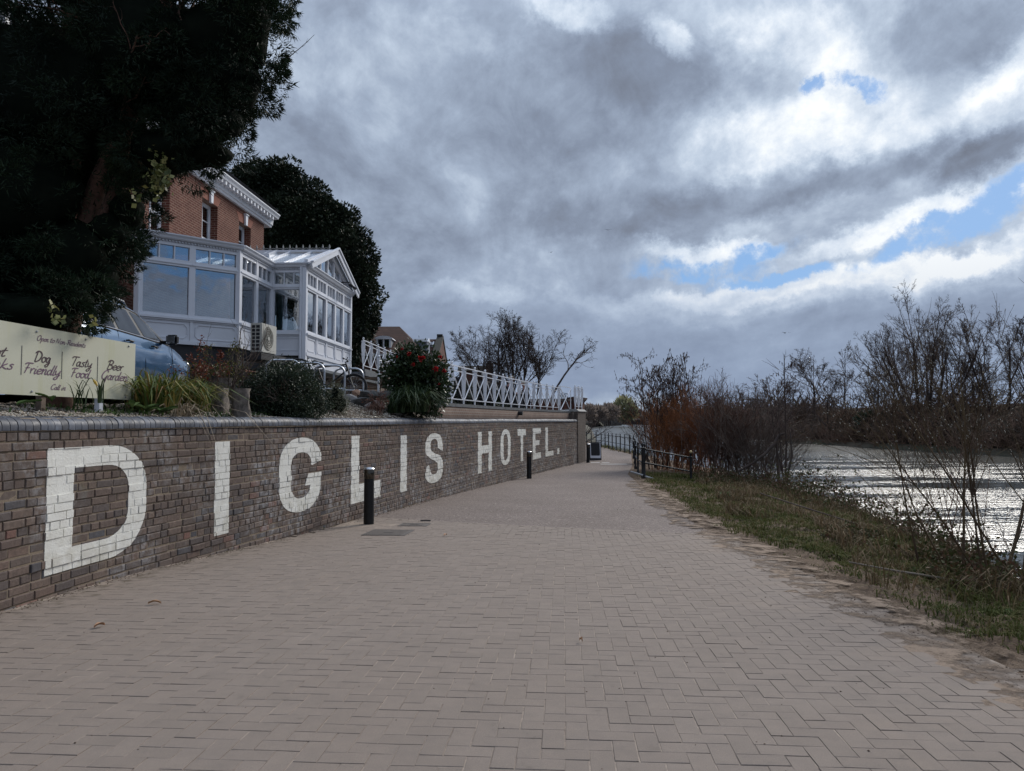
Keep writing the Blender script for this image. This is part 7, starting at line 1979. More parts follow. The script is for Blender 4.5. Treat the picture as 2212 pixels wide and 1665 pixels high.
# rocks
def rock(label, px, py, y, s_, mt, seed):
    c = at(px, py, y); t = thing('rock', label, 'rock', c, rnd.uniform(0, 6), group='rocks edging the raised bed'); r_ = random.Random(seed)
    bm = bmesh.new(); bmesh.ops.create_icosphere(bm, subdivisions=2, radius=1)
    ax_ = [Vector((r_.gauss(0, 1), r_.gauss(0, 1), r_.gauss(0, 1))).normalized() for _ in range(9)]
    for v in bm.verts:
        d = v.co.normalized(); m_ = min(min(1.25, (0.62 + .25 * r_.random() * 0) / max(.3, d.dot(a))) for a in ax_); v.co = d * m_ * (1 + r_.gauss(0, .02)); v.co.x *= s_ * 1.25; v.co.y *= s_; v.co.z *= s_ * .75
    me = bpy.data.meshes.new('rock'); bm.to_mesh(me); bm.free(); me.materials.append(mt); link('stone', me, t)
for i, (lb, px, py, y, s_, mt) in enumerate((('pale pink rock tilted against the front wheel of the bicycle', 350, 399, 15.9, .19, M_ROCKL), ('largest dark rock lying at the front of the rock pile', 361, 403, 15.5, .25, M_ROCK), ('dark angular rock on top of the pile beside the wheel', 370, 396, 16.0, .24, M_ROCK), ('flat mossy dark rock at the foot of the white handrail', 384, 396, 16.2, .20, M_ROCK), ('small brown stone at the left end of the rock pile', 345, 405, 15.4, .12, M_ROCKL), ('brown rock low down right of the largest rock', 378, 404, 15.6, .17, simple('brown_rock', (0.16, 0.105, 0.085), .9, var=.4, bmp=.6)), ('small orange brown stone above the pale rock', 356, 392.5, 16.3, .11, simple('orange_rock', (0.25, 0.15, 0.10), .9, var=.3)), ('little reddish stone between the two biggest rocks', 368, 406, 15.3, .10, M_ROCKL))): rock(lb, px, py, y, s_, mt, 100 + i)
et = thing('edging_board', 'thin timber board lying along the back of the coping', 'board'); mb = MB(); mb.bar(at(326, 412.0, 12.9), at(366, 411.6, 15.0), .05, .05); mb.build('board', M_WOOD, et)
# ------------------------------------------------------------------ verge grass and bank plants
M_GRASS = foliage('verge_grass', [(0, (0.030, 0.040, 0.014)), (0.35, (0.068, 0.080, 0.024)), (0.55, (0.098, 0.102, 0.034)), (0.70, (0.14, 0.112, 0.055)), (1, (0.22, 0.165, 0.10))], 0.9, 0.05, 0.25, 0.45, 1.1)
M_DEAD = foliage('dead_grass', [(0, (0.055, 0.052, 0.022)), (0.3, (0.090, 0.066, 0.036)), (0.6, (0.150, 0.105, 0.062)), (1, (0.29, 0.22, 0.14))], 0.85, 0.08, 0.25, 0.3)
M_BRAM = foliage('bramble_leaves', [(0, (0.028, 0.036, 0.013)), (0.4, (0.052, 0.062, 0.022)), (0.6, (0.085, 0.066, 0.034)), (0.85, (0.11, 0.055, 0.035)), (1, (0.17, 0.16, 0.09))], 0.75, 0.12, 0.15, 0.35)
def verge_pts(n, y0, y1, t0, t1, rng, dens=None, clumpy=0.0):
    y = rng.uniform(y0, y1, n); t = rng.uniform(t0, t1, n)
    P = []
    for a, b in zip(y, t):
        e = edge_x(a) + 0.30 + 0.10 * math.sin(a * 2.1) + 0.07 * math.sin(a * 5.7); c = crest_x(a) + 0.9; x = e + (c - e) * b
        if dens is not None and rng.random() > dens(x, a, (x - e)): continue
        P.append((x, a, bank_z(x, a) - 0.01))
    return P
gg = np.random.default_rng(101)
def bare(x, y, d):
    """worn earth near the path and a few scuffed hollows"""
    q = 0.5 + 0.5 * math.sin(x * 2.7 + 1.7 * math.sin(y * 1.3)) * math.sin(y * 1.9 + 0.8 * x)
    edge = min(1, max(0.12, d / 0.35))
    hole = 0.1 if ((x - 3.62) ** 2 / .16 + (y - 6.4) ** 2 / .2) < 1 or ((x - 3.25) ** 2 / .10 + (y - 8.4) ** 2 / .35) < 1 else 1
    return edge * hole * (0.5 + 0.5 * min(1, q * 1.7))
P = verge_pts(27000, 3.0, 9.0, 0, 1.0, gg, bare) + verge_pts(24000, 9.0, 17.0, 0, 1, gg, bare) + verge_pts(14000, 17.0, 28.0, 0, 1, gg, bare)
P = np.array(P); hh = 0.040 + 0.045 * (0.5 + 0.5 * np.sin(P[:, 0] * 2.1 + P[:, 1] * 1.3)) + 0.004 * np.maximum(P[:, 1] - 6, 0)
tag(link('verge_grass', blades_mesh('verge_grass', P, hh, 0.0055 + 0.0007 * P[:, 1], M_GRASS, gg, 0.9, None, 0.6)), 'short rough green grass between the path and the river', 'grass', kind='stuff')
# tall dead grass and stalks along the crest
def crest_pts(n, y0, y1, a0, a1):
    y = gg.uniform(y0, y1, n); P = []
    for a in y:
        x = crest_x(a) + gg.uniform(a0, a1)
        if math.sin(x * 3.3 + 2 * math.sin(a * 1.1)) * math.sin(a * 2.3 + x) > gg.uniform(-.7, .5): continue
        P.append((x, a, bank_z(x, a) - 0.02))
    return np.array(P)
P = np.concatenate([crest_pts(11000, 6.6, 13.0, -1.5, 0.7), crest_pts(13000, 13, 25, -3.0, 0.9), crest_pts(900, 4.5, 7.0, -0.5, 0.6)])
tag(link('dead_grass', blades_mesh('dead_grass', P, 0.22 + 0.12 * np.sin(P[:, 1] * 1.7 + P[:, 0] * 2.3), 0.0055 + 0.0006 * P[:, 1], M_DEAD, gg, 0.45, None, 0.5)), 'tall brown dead grass and stalks along the top of the bank', 'dead grass', kind='stuff')
tr = random.Random(9); Pt = []; Ht = []
for _ in range(70):
    y = 4.6 + 20 * tr.random() ** 1.3; e, c = edge_x(y) + .5, crest_x(y) + .3; x = e + (c - e) * tr.random() ** .6; n_ = int(60 + 60 * tr.random()); h_ = tr.uniform(.10, .22)
    for _ in range(n_): a, b = x + tr.gauss(0, .07), y + tr.gauss(0, .09); Pt.append((a, b, bank_z(a, b) - .01)); Ht.append(h_)
Pt = np.array(Pt); tag(link('grass_tufts', blades_mesh('grass_tufts', Pt, np.array(Ht), 0.005 + 0.0006 * Pt[:, 1], M_GRASS, gg, 0.8, None, 0.6)), 'rough taller grass tufts scattered over the river verge', 'grass', kind='stuff')
def bramble(label, y0, y1, a0, a1, n, h, seed, lsz=.05, canes=60):
    r_ = random.Random(seed); G = Grow(seed); ym = (y0 + y1) / 2; base = Vector((crest_x(ym) + (a0 + a1) / 2, ym, bank_z(crest_x(ym) + (a0 + a1) / 2, ym)))
    for _ in range(canes):
        y = r_.uniform(y0, y1); x = crest_x(y) + r_.uniform(a0, a1); a = r_.uniform(0, 6.28)
        G.branch((x, y, bank_z(x, y)), (math.cos(a) * .5, math.sin(a) * .5, 1), h * r_.uniform(.8, 1.9), .0045, 0, [dict(n=8, kids=4, wob=.10, up=-.13, ang=40, len=.35, rad=.7, minr=.003), dict(n=3, wob=.2)])
    t = thing('bramble_patch', label, 'bramble', base, group='bramble patches on the river bank')
    unparent_loc(link('canes', G.mesh('canes', M_TW_RED, 3), t), t)
    Pn = []
    for _ in range(n):
        y = r_.uniform(y0, y1); f = (y - y0) / (y1 - y0); x = crest_x(y) + r_.uniform(a0, a1); hmax = h * (0.45 + .55 * math.sin(math.pi * f)) * (1 + .3 * math.sin(y * 5 + x * 4))
        Pn.append((x, y, bank_z(x, y) + hmax * r_.random() ** .8))
    pn = np.array(Pn); L3 = np.repeat(pn, 3, 0) + gg.normal(size=(len(pn) * 3, 3)) * .03
    E_s = np.array(G.P1); k = gg.integers(0, len(E_s), n); L3 = np.concatenate([L3, E_s[k]])
    unparent_loc(link('leaves', leaves_mesh('leaves', L3, lsz, M_BRAM, .7, None, None, gg), t), t)
bramble('low leafy bramble mass on the crest nearest the camera', 6.6, 8.8, -.8, .15, 600, .26, 201, .045, 40)
bramble('bramble mound with red brown leaves in the middle of the crest', 8.6, 12.0, -.3, .6, 420, .42, 202, .045)
bramble('small bramble patch with pale green leaves low on the grassy slope', 9.6, 11.4, -1.5, -.8, 260, .16, 206, .045, 16)
bramble('straggling bramble canes standing against the bright water', 11.5, 16.5, -.4, .9, 420, .60, 203, .05)
bramble('dense bramble tangle below the leaning branch', 16.0, 22.5, -1.2, .9, 800, .75, 204, .06, 110)
bramble('bramble and weeds around the foot of the black fence', 22.0, 26.5, -3.0, .5, 600, .42, 205, .06)
def weed(label, x, y, n, L_, up=.6):
    t = thing('dock_plant', label, 'plant', (x, y, bank_z(x, y)), group='leafy weeds in the grass'); V = []; F = []
    for i in range(n):
        a = gr.uniform(0, 6.283); l = L_ * gr.uniform(.6, 1.2); e = up * gr.uniform(.3, 1.3); w = l * .17; k = len(V); ca, sa = math.cos(a), math.sin(a)
        for j in range(5):
            f = j / 4; ww = w * math.sin(math.pi * min(1, f * .9 + .08)); rr_ = l * f * math.cos(e); z = l * f * math.sin(e) * (1 - .5 * f) + .01
            V += [(ca * rr_ - sa * ww, sa * rr_ + ca * ww, z + .01), (ca * rr_, sa * rr_, z), (ca * rr_ + sa * ww, sa * rr_ - ca * ww, z + .01)]
            if j:
                for q in range(2): F.append((k + 3 * j - 3 + q, k + 3 * j - 2 + q, k + 3 * j + 1 + q, k + 3 * j + q))
    link('leaves', arrays_mesh('leaves', V, np.array(F), M_BROAD, True, np.repeat(gr.uniform(0, 1, n), 15)), t)
weed('dock plant with broad green leaves in the grass by the mole hole', 3.75, 5.75, 12, .17); weed('bright green leafy weed on the bank right of the black fence', 4.85, 17.0, 16, .3, 1.1)
weed('grey green leafy weed at the edge of the worn earth', 3.75, 10.2, 12, .18, .5); weed('dark leafy weed below the bramble mass', 4.2, 7.6, 14, .18, .5)
M_DEADW = simple('dead_wood', (0.20, 0.165, 0.13), .9, var=.3)
lg = thing('fallen_branch', 'thin fallen branch lying on the grass below the brambles', 'branch', (3.9, 7.2, bank_z(3.9, 7.2) + .03)); mb = MB(); mb.tube([(-.45, .50, .06), (-.15, .25, .03), (.15, .02, .01), (.38, -.25, .0)], [.008, .010, .011, .008], 6); mb.build('branch', M_DEADW, lg)
lg = thing('fallen_branch', 'pale slanting stick caught in the dead grass on the bank', 'branch', (5.2, 13.0, bank_z(5.2, 13))); mb = MB(); mb.tube([(-.7, .6, .45), (0, .1, .22), (.6, -.4, .03)], [.010, .014, .012], 6); mb.build('branch', M_TW_GREY, lg)
# clods on the worn earth
Pc = []
for _ in range(2600):
    y = 3.2 + 15 * gg.random() ** 1.5; x = edge_x(y) + abs(gg.normal()) * .30 - .12 + .05 * math.sin(y * 4); Pc.append((x, y, max(bank_z(x, y), g(y) - .002) + .002))
Pc = np.array(Pc); m, N = mat('soil_crumbs'); out(N, bsdf(N, N.ramp(colR(N), [(0, (0.07, 0.046, 0.032)), (.7, (0.16, 0.11, 0.078)), (1, (0.27, 0.20, 0.15))]), .95)); M_CRUMB = m
tag(link('soil_crumbs', pebbles('soil_crumbs', Pc, gg.uniform(.003, .009, len(Pc)), M_CRUMB, gg)), 'loose crumbs of brown soil scattered along the path edge', 'soil', kind='stuff')

Pc = []
for _ in range(1500):
    y = 4.6 + 30 * gg.random() ** 2; x = wall_x(y) + .03 + abs(gg.normal()) * .06; Pc.append((x, y, g(y) + .002))
for _ in range(500):
    y = 2.8 + 12 * gg.random(); x = gg.uniform(wall_x(y) + .2, edge_x(y)); Pc.append((x, y, g(y) + .001))
Pc = np.array(Pc)
tag(link('path_grit', pebbles('path_grit', Pc, gg.uniform(.003, .009, len(Pc)) * (0.6 + .04 * Pc[:, 1]), M_CRUMB, gg)), 'fine grit and crumbs gathered along the wall foot and over the paving', 'grit', kind='stuff')
Pm = []
for _ in range(500):
    y = 5.5 + 28 * gg.random(); 
    if math.sin(y * 2.3) + math.sin(y * .9) > gg.uniform(-.5, 2): x = wall_x(y) + .02 + abs(gg.normal()) * .025; Pm.append((x, y, g(y) - .005))
tag(link('wall_foot_moss', blades_mesh('wall_foot_moss', Pm, .025, .010, M_GRASS, gg, .8)), 'tiny moss and weed tufts along the foot of the brick wall', 'moss', kind='stuff')

# ------------------------------------------------------------------ black riverside fence and railing
def fpost(H, r_=0.038):
    mb = MB(); mb.lathe([(r_ + .02, 0), (r_ + .02, .10), (r_, .13), (r_, H * .45), (r_ + .012, H * .455), (r_ + .012, H * .475), (r_, H * .48), (r_, H - .14), (r_ + .014, H - .135), (r_ + .014, H - .10), (r_ * .7, H - .09), (r_ * .6, H - .05), (r_ * .95, H - .02), (r_ * .9, H + .02), (r_ * .3, H + .05), (.003, H + .06)], (0, 0, 0), 10); return mb.mesh('post', M_BLACK, True)
FPM = fpost(1.12)
def fence(name, label, feet, rails=(0.52, 0.98), rr=0.026, post_kind='fence_post'):
    t = thing(name, label, 'fence', feet[0])
    for q in feet: o = link(post_kind, FPM, t); o.location = q - feet[0]
    for z in rails:
        for a, b in zip(feet[:-1], feet[1:]):
            mb = MB(); mb.tube([a - feet[0] + UZ * z, b - feet[0] + UZ * z], rr, 8); mb.build('rail', M_BLACK, t, smooth=True)
    return t
def gf(x, y, dz=0): return Vector((x, y, bank_z(x, y) + 0.03 + dz))
A1, A2, A3 = Vector((4.48, 25.3, g(25.3))), Vector((5.98, 25.0, g(25) - .28)), Vector((4.58, 27.2, g(27)))
f1 = fence('bank_fence', 'short black metal fence on the grass at the bend of the path', [A1, A2])
mb = MB(); mb.ball(A2 - A1 + UZ * 1.17, .055, 10, 8); ob = mb.build('finial', simple('bare_brass_ball', (0.42, 0.32, 0.16), .5, .4), f1, smooth=True); ob['label'] = 'worn tan ball finial'
fence('path_fence', 'black fence running from the grass corner back along the path', [A1 + Vector((-.02, .25, 0)), A3, Vector((5.05, 30.6, g(30))), Vector((5.75, 35.0, g(35))), Vector((6.5, 40.0, g(40)))])
mb = MB(); mb.tube([A1 + Vector((-.25, 1.3, .12)), A1 + Vector((-.1, .3, .10)), A1 + Vector((.05, -.1, .05)), A1 + Vector((.3, -.3, -.02))], .035, 8); pf = thing('ground_pipe', 'grey pipe curling round the foot of the corner fence post', 'pipe', A1); unparent_loc(mb.build('pipe', M_GALV, pf, smooth=True), pf)
ft = []
y = 44.5
for i in range(16):
    xx = edge_x(y) + 0.05 if y > 45.5 else 7.25; ft.append(Vector((xx, y, g(y)))); y += 1.75
fence('river_railing', 'long black railing with ball topped posts along the path by the water', ft, (0.50, 0.97), .022, 'railing_post')
pv = thing('shrub_by_railing', 'bare shrub leaning over the water beyond the black railing', 'shrub', (6.4, 74.0, -2.6)); G = Grow(301)
for k in range(8):
    a = G.r.uniform(-.2, 1.0); G.branch((0, 0, 0), (G.r.uniform(-.3, 1.2), G.r.uniform(-.4, .4), G.r.uniform(.35, 1)), G.r.uniform(3.2, 4.8), .05, 0, [dict(n=6, kids=6, wob=.08, up=.01, ang=32, len=.5, rad=.5, minr=.014), dict(n=5, kids=4, wob=.12, ang=35, len=.5, minr=.014), dict(n=3, wob=.2)])
link('branches', G.mesh('branches', M_TW_DARK, 3), pv)
Pn = crest_pts(900, 44, 62, -1.0, 0.3); tag(link('waterside_weeds', blades_mesh('waterside_weeds', Pn, .35, .03, M_GRASS, gg, .6)), 'green weeds growing between the black railing posts', 'weeds', kind='stuff')

# ------------------------------------------------------------------ bank bushes
def stems(px, y, spread_px, n, rr, hx_, hz_, seed, z=None, lean=0.0):
    r_ = random.Random(seed); o = []
    for _ in range(n):
        p_ = px + r_.gauss(0, spread_px); yy = y + r_.uniform(-.6, .6); x = (p_ - 512) / FPX * yy; zz = bank_z(x, yy) - .05 if z is None else z
        a = r_.uniform(0, 6.283); q = r_.uniform(0.05, 1) ** .7
        o.append(((x, yy, zz), (math.cos(a) * q * hx_ + lean, math.sin(a) * q * hx_, 1), hz_ * r_.uniform(.75, 1.12) * (1 - .22 * q), rr))
    return o
def bank_bush(name, label, cat, px, y, st, cfg, mt, seed, catkin=0, sides=3):
    x = (px - 512) / FPX * y; base = Vector((x, y, bank_z(x, y))); G = Grow(seed)
    for (p, d, l, r_) in st: G.branch(p, d, l, r_, 0, cfg)
    t = thing(name, label, cat, base); unparent_loc(link('stems', G.mesh('stems', mt, 4, lambda L: L == 0), t), t); unparent_loc(link('twigs', G.mesh('twigs', mt, sides, lambda L: L > 0), t), t)
    if catkin:
        E_s = np.array([q for q, l in zip(G.P1, G.L) if l >= 1]); k = gg.integers(0, len(E_s), catkin); P = E_s[k]
        P1 = P + np.array([0, 0, -1]) * gg.uniform(.05, .11, (catkin, 1)) + gg.normal(size=(catkin, 3)) * .01
        unparent_loc(link('catkins', segs_mesh('catkins', P, P1, np.full(catkin, .013), np.full(catkin, .009), simple('alder_catkins', (0.075, 0.042, 0.035), .8) if 'alder_catkins' not in MATS else MATS['alder_catkins'], 3), t), t)
    return t, G
CB = [dict(n=7, kids=8, wob=.05, up=.01, ang=24, angv=7, len=.50, rad=.5, start=.15, shrink=.5, tip=.35, minr=.007), dict(n=5, kids=5, wob=.08, up=.02, ang=28, len=.5, rad=.7, minr=.006), dict(n=4, kids=0, wob=.12)]
bank_bush('alder_tree', 'small alder hung with dark catkins above the orange willow bush', 'tree', 662, 31.5, stems(666, 31.5, 10, 17, .030, .17, 5.1, 401), [dict(n=8, kids=13, wob=.05, up=.02, ang=38, len=.34, rad=.5, start=.3, minr=.010), dict(n=4, kids=6, wob=.12, ang=38, len=.5, minr=.008), dict(n=3, wob=.2)], M_TW_DARK, 401, 5200)
bank_bush('willow_bush', 'rounded willow bush with orange stems beside the black fence', 'bush', 680, 30.5, stems(688, 30.5, 15, 110, .012, .62, 2.9, 402), CB, M_TW_ORANGE, 402)
bank_bush('brown_bush', 'broad bare reddish brown bush behind the black fence', 'bush', 735, 28.0, stems(732, 28.0, 14, 85, .014, .62, 3.0, 403), CB, M_TW_RED, 403)
bank_bush('grey_thicket', 'tangled grey brown thicket reaching out over the river', 'bush', 765, 26.5, stems(762, 26.5, 12, 60, .014, .95, 2.9, 404), CB, M_TW_GREY, 404)
bank_bush('dark_bush', 'dark low bush between the orange willow and the black railing', 'bush', 690, 34, stems(655, 36, 10, 40, .014, .8, 2.2, 405), CB, M_TW_DARK, 405)
CW = [dict(n=9, kids=7, wob=.03, up=.015, ang=32, angv=5, len=.16, rad=.5, start=.55, shrink=.7, tip=.3, minr=.006), dict(n=3, kids=2, wob=.06, ang=35, len=.4, minr=.006), dict(n=2)]
bank_bush('tall_whips', 'row of tall pale branching whips rising out of the brown bush', 'shrub', 728, 27.2, stems(730, 27.2, 17, 15, .018, .16, 4.0, 406), CW, M_TW_GREY, 406)
bank_bush('sapling_alder', 'slender young alder with dark catkins at its top', 'tree', 783, 24.5, [((8.95, 24.5, bank_z(8.95, 24.5) - .1), (-.0, 0, 1), 4.55, .035), ((8.9, 24.3, bank_z(8.9, 24.3) - .1), (-.22, 0, 1), 3.4, .025), ((9.0, 24.6, bank_z(9, 24.6) - .1), (-.12, .1, 1), 3.6, .025)], [dict(n=9, kids=12, wob=.025, up=.01, ang=48, len=.20, rad=.4, start=.45, minr=.006), dict(n=4, kids=3, wob=.1, up=.03, ang=38, len=.5, minr=.006), dict(n=3, wob=.1)], M_TW_DARK, 407, 260)
lt = thing('broken_branch', 'thick broken branch leaning up out of the bank to the right', 'branch', (7.9, 24.4, bank_z(7.9, 24.4))); mb = MB()
pts_ = [at(738, 471, 24.0), at(752, 464, 24.0), at(766, 453, 24.1), at(775, 443, 24.2), at(779, 435, 24.3), at(785, 433, 24.3)]; mb.tube(pts_, [.04, .045, .05, .055, .05, .02], 8); unparent_loc(mb.build('trunk', M_TW_DARK, lt, smooth=True), lt)
mb = MB(); mb.tube([at(776.5, 441, 24.2), at(778, 470, 24.2), at(779, 482, 24.2)], [.035, .04, .05], 6); mb.tube([at(790, 432, 24), at(792, 455, 23.8), at(786, 484, 23.6)], [.02, .03, .04], 6); unparent_loc(mb.build('side_stem', M_TW_DARK, lt), lt)

# foreground willow at the right edge
M_CATK = simple('silver_catkins', (0.36, 0.33, 0.27), .7)
G = Grow(501); base = Vector((4.55, 6.9, bank_z(4.55, 6.9)))
CWL = [dict(n=10, kids=11, wob=.045, up=.012, ang=30, angv=8, len=.52, rad=.5, start=.16, shrink=.55, tip=.25, minr=.0032), dict(n=7, kids=5, wob=.05, up=.02, ang=30, len=.5, rad=.65, minr=.0028), dict(n=5, kids=0, wob=.07, up=.02)]
for (x, y, dx, dy, l, r_) in ((4.42, 7.0, -.28, 0, 2.1, .012), (4.50, 7.1, -.05, .1, 2.2, .013), (4.58, 6.8, .12, 0, 2.4, .016), (4.66, 6.7, .42, 0, 2.4, .017), (4.7, 7.0, .70, .1, 2.4, .017), (4.38, 7.4, -.50, .1, 2.0, .011), (4.72, 6.5, .95, -.1, 2.2, .014), (4.62, 7.2, -.8, 0, 2.3, .012), (4.70, 6.9, -.6, 0, 2.4, .013), (4.55, 7.6, .2, .3, 2.3, .016), (4.3, 7.9, -.25, .1, 1.8, .012),
                          (4.75, 7.3, .5, .2, 2.6, .02), (4.5, 6.6, .25, -.2, 2.1, .014)):
    G.branch((x, y, bank_z(x, y) - .05), (dx, dy, 1), l, r_, 0, CWL)
t = thing('willow_sapling', 'thin bare willow with pale catkins at the right edge over the river', 'tree', base)
unparent_loc(link('stems', G.mesh('stems', M_TW_GOLD, 5, lambda L: L == 0), t), t); unparent_loc(link('twigs', G.mesh('twigs', M_TW_GOLD, 3, lambda L: L > 0), t), t)
E_s = np.array([(a, b) for a, b, l in zip(G.P0, G.P1, G.L) if l >= 1 and b[2] > -0.6]); k = gg.integers(0, len(E_s), 1500); f = gg.uniform(0, 1, (1500, 1)); P = E_s[k, 0] * (1 - f) + E_s[k, 1] * f
d = E_s[k, 1] - E_s[k, 0]; d /= np.linalg.norm(d, axis=1, keepdims=True); o_ = gg.normal(size=(1500, 3)) * .0045
unparent_loc(link('catkins', segs_mesh('catkins', P + o_, P + o_ + d * .014, np.full(1500, .0042), np.full(1500, .0022), M_CATK, 3), t), t)
G = Grow(502); base = Vector((4.9, 8.7, bank_z(4.9, 8.7)))
for k in range(9):
    y = G.r.uniform(8.0, 10.5); x = crest_x(y) + G.r.uniform(-.2, .5); G.branch((x, y, bank_z(x, y)), (G.r.uniform(-.5, .4), 0, 1), G.r.uniform(1.1, 1.9), .009, 0, [dict(n=8, kids=5, wob=.05, up=.02, ang=34, len=.45, rad=.55, start=.3, minr=.0035), dict(n=5, kids=2, wob=.08, ang=34, len=.5, minr=.003), dict(n=3)])
t = thing('thin_saplings', 'a few thin reddish saplings on the bank left of the willow', 'shrub', base); unparent_loc(link('stems', G.mesh('stems', M_TW_RED, 3), t), t)

# ------------------------------------------------------------------ far bank: scrub and trees
sg = np.random.default_rng(601)
def scrub(name, label, y0, y1, depth0, depth1, n, h, L_, w, mt, zoff=0.0):
    y = sg.uniform(y0, y1, n); d = sg.uniform(depth0, depth1, n); x = np.array([fb_x(a) for a in y]) + d; z = np.array([fz(a, b) for a, b in zip(x, y)])
    hm = h * (0.64 + 0.26 * np.sin(y * .21 + 1) + .20 * np.sin(y * .57 + 2) + .14 * np.sin(y * 1.7)) * np.clip((d + 1.5) / 5, .25, 1)
    P0 = np.stack([x, y, z + hm * sg.uniform(0, .92, n) ** 1.15 + zoff], 1)
    D = sg.normal(size=(n, 3)) * np.array([.65, .65, .5]) + np.array([0, 0, .75]); D /= np.linalg.norm(D, axis=1, keepdims=True)
    P1 = P0 + D * sg.uniform(.5, 1.3, (n, 1)) * L_
    tag(link(name, segs_mesh(name, P0, P1, np.full(n, w), np.full(n, w * .4), mt, 3)), label, 'scrub', kind='stuff')
M_SCR = twigmat('scrub_brown', (0.115, 0.070, 0.048), (0.220, 0.140, 0.098), .25); M_SCR2 = twigmat('scrub_dark', (0.080, 0.064, 0.050), (0.150, 0.118, 0.085), .2)
scrub('far_bank_scrub', 'dense brown leafless scrub lining the far bank of the river', 20, 140, 0.2, 9, 24000, 6.0, 1.25, .045, M_SCR)
scrub('dark_undergrowth', 'dark tangled undergrowth behind the scrub on the far bank', -30, 150, 1.0, 16, 18000, 5.6, 1.6, .07, M_SCR2)
scrub('distant_scrub', 'hazy brown scrub on the far bank further upstream', 150, 620, 0.5, 22, 10000, 7.5, 3.0, .16, M_SCR2)
V = []; F = []
yb = list(np.arange(-60, 160, 2.0)) + list(np.arange(160, 760, 10.0))
for i, y in enumerate(yb):
    b = fb_x(y); hh_ = 2.2 + 1.1 * math.sin(y * .21 + 1) + .7 * math.sin(y * .57 + 2) + .5 * math.sin(y * 1.3)
    for dx, z in ((1.2, -2.9), (2.6, -2.2 + hh_ * .5), (5.5, -2.1 + hh_ * .92), (12, -2 + hh_), (30, -1.8 + hh_)): V.append((b + dx, y, z + .3 * math.sin(y * 1.9 + dx)))
    if i:
        for j in range(4): a = (i - 1) * 5 + j; F.append((a, a + 5, a + 6, a + 1))
m, N = mat('thicket_floor'); n1 = N.noise(wpos(N), 1.6, 6.0, .75); out(N, bsdf(N, N.mixc(N.mr(n1, .42, .6), (0.035, 0.026, 0.020), (0.105, 0.072, 0.050)), 1, 0, .05, bump(N, n1, 1.0, .6))); M_THK = m
tag(link('thicket_bank', arrays_mesh('thicket_bank', V, np.array(F), M_THK, True)), kind='structure')
# branch layouts for big trees
CP = [dict(n=6, kids=6, wob=.04, up=.04, ang=24, len=.70, rad=.55, start=.3, shrink=.5, tip=.45), dict(n=7, kids=8, wob=.06, up=.06, ang=24, len=.42, rad=.40, start=.3, minr=.024), dict(n=4, kids=7, wob=.12, up=.05, ang=32, len=.44, rad=.5, minr=.016), dict(n=3, kids=4, wob=.2, up=.02, ang=38, len=.6, rad=.7, minr=.013), dict(n=2, wob=.25)]
def tree_proto(seed, H, nst, spread, rad, cfg=CP):
    G = Grow(seed)
    for k in range(nst):
        a = 2 * math.pi * (k + G.r.random() * .6) / nst; s_ = spread * (1 if nst > 1 else 0) * G.r.uniform(.5, 1.1); G.branch((math.cos(a) * .3 * (nst > 1), math.sin(a) * .3 * (nst > 1), 0), (math.cos(a) * s_, math.sin(a) * s_, 1), H * G.r.uniform(.62, .72), rad * G.r.uniform(.7, 1), 0, cfg)
    return G.mesh('trunk', M_TW_DARK, 5, lambda L: L == 0), G.mesh('crown', M_TW_FAR, 3, lambda L: L > 0)
CO = [dict(n=6, kids=15, wob=.05, up=.02, ang=38, len=.85, rad=.42, start=.2, shrink=.45, tip=.3), dict(n=6, kids=9, wob=.10, up=.03, ang=36, len=.42, rad=.5, minr=.026), dict(n=4, kids=6, wob=.16, ang=38, len=.42, rad=.6, minr=.019), dict(n=3, kids=3, wob=.22, ang=40, len=.5, minr=.016), dict(n=2, wob=.3)]
CN = [dict(n=9, kids=14, wob=.03, up=.02, ang=32, len=.30, rad=.35, start=.3, shrink=.7, tip=.15), dict(n=5, kids=6, wob=.1, up=.05, ang=34, len=.5, minr=.026), dict(n=4, kids=4, wob=.15, ang=35, len=.5, minr=.020), dict(n=3, wob=.2)]
T_BIG = tree_proto(701, 18.5, 7, .52, .25); T_OAK = tree_proto(702, 11.5, 1, 0, .30, CO); T_THIN = tree_proto(703, 13.0, 1, 0, .16, CN); T_MID = tree_proto(704, 13, 4, .4, .16); T_OAK2 = tree_proto(705, 10, 2, .4, .22, CO)
def far_tree(kind, name, label, px, py_top, y, rz_, Href, sx=1.0, dx=None):
    x = (px - 512) / FPX * y; z0 = fz(x, y) - .2 if dx is None else -2.2; top = at(px, py_top, y).z; s_ = (top - z0) / Href * 1.08
    t = thing(name, label, 'tree', (x, y, z0), rz_); t.scale = (s_ * sx, s_ * sx, s_)
    link('trunk', kind[0], t); link('crown', kind[1], t)
def Hof(k): return max(v.co.z for v in k[1].vertices)
HB, HO, HT_, HM, HO2 = Hof(T_BIG), Hof(T_OAK), Hof(T_THIN), Hof(T_MID), Hof(T_OAK2)
far_tree(T_BIG, 'large_willow', 'largest bare tree, many upright trunks fanning wide on the far bank', 925, 297, 92, .6, HB, 1.05)
far_tree(T_MID, 'bare_tree', 'tall bare tree at the right edge behind the willow twigs', 1003, 322, 86, 2.2, HM, 1.15)
far_tree(T_MID, 'bare_tree', 'bare tree cut by the right edge of the picture, lower than its neighbour', 1042, 330, 84, 4.0, HM, 1.1)
far_tree(T_OAK, 'rounded_bare_tree', 'round crowned bare oak just right of the catkin sapling', 812, 354, 118, 1.0, HO, 1.15)
far_tree(T_THIN, 'slim_bare_tree', 'slim pointed bare tree standing alone between two rounder trees', 846, 347, 112, 0.4, HT_, .95)
far_tree(T_OAK2, 'low_bare_tree', 'low spreading bare tree between the slim tree and the largest tree', 882, 362, 105, 2.0, HO2, 1.25)
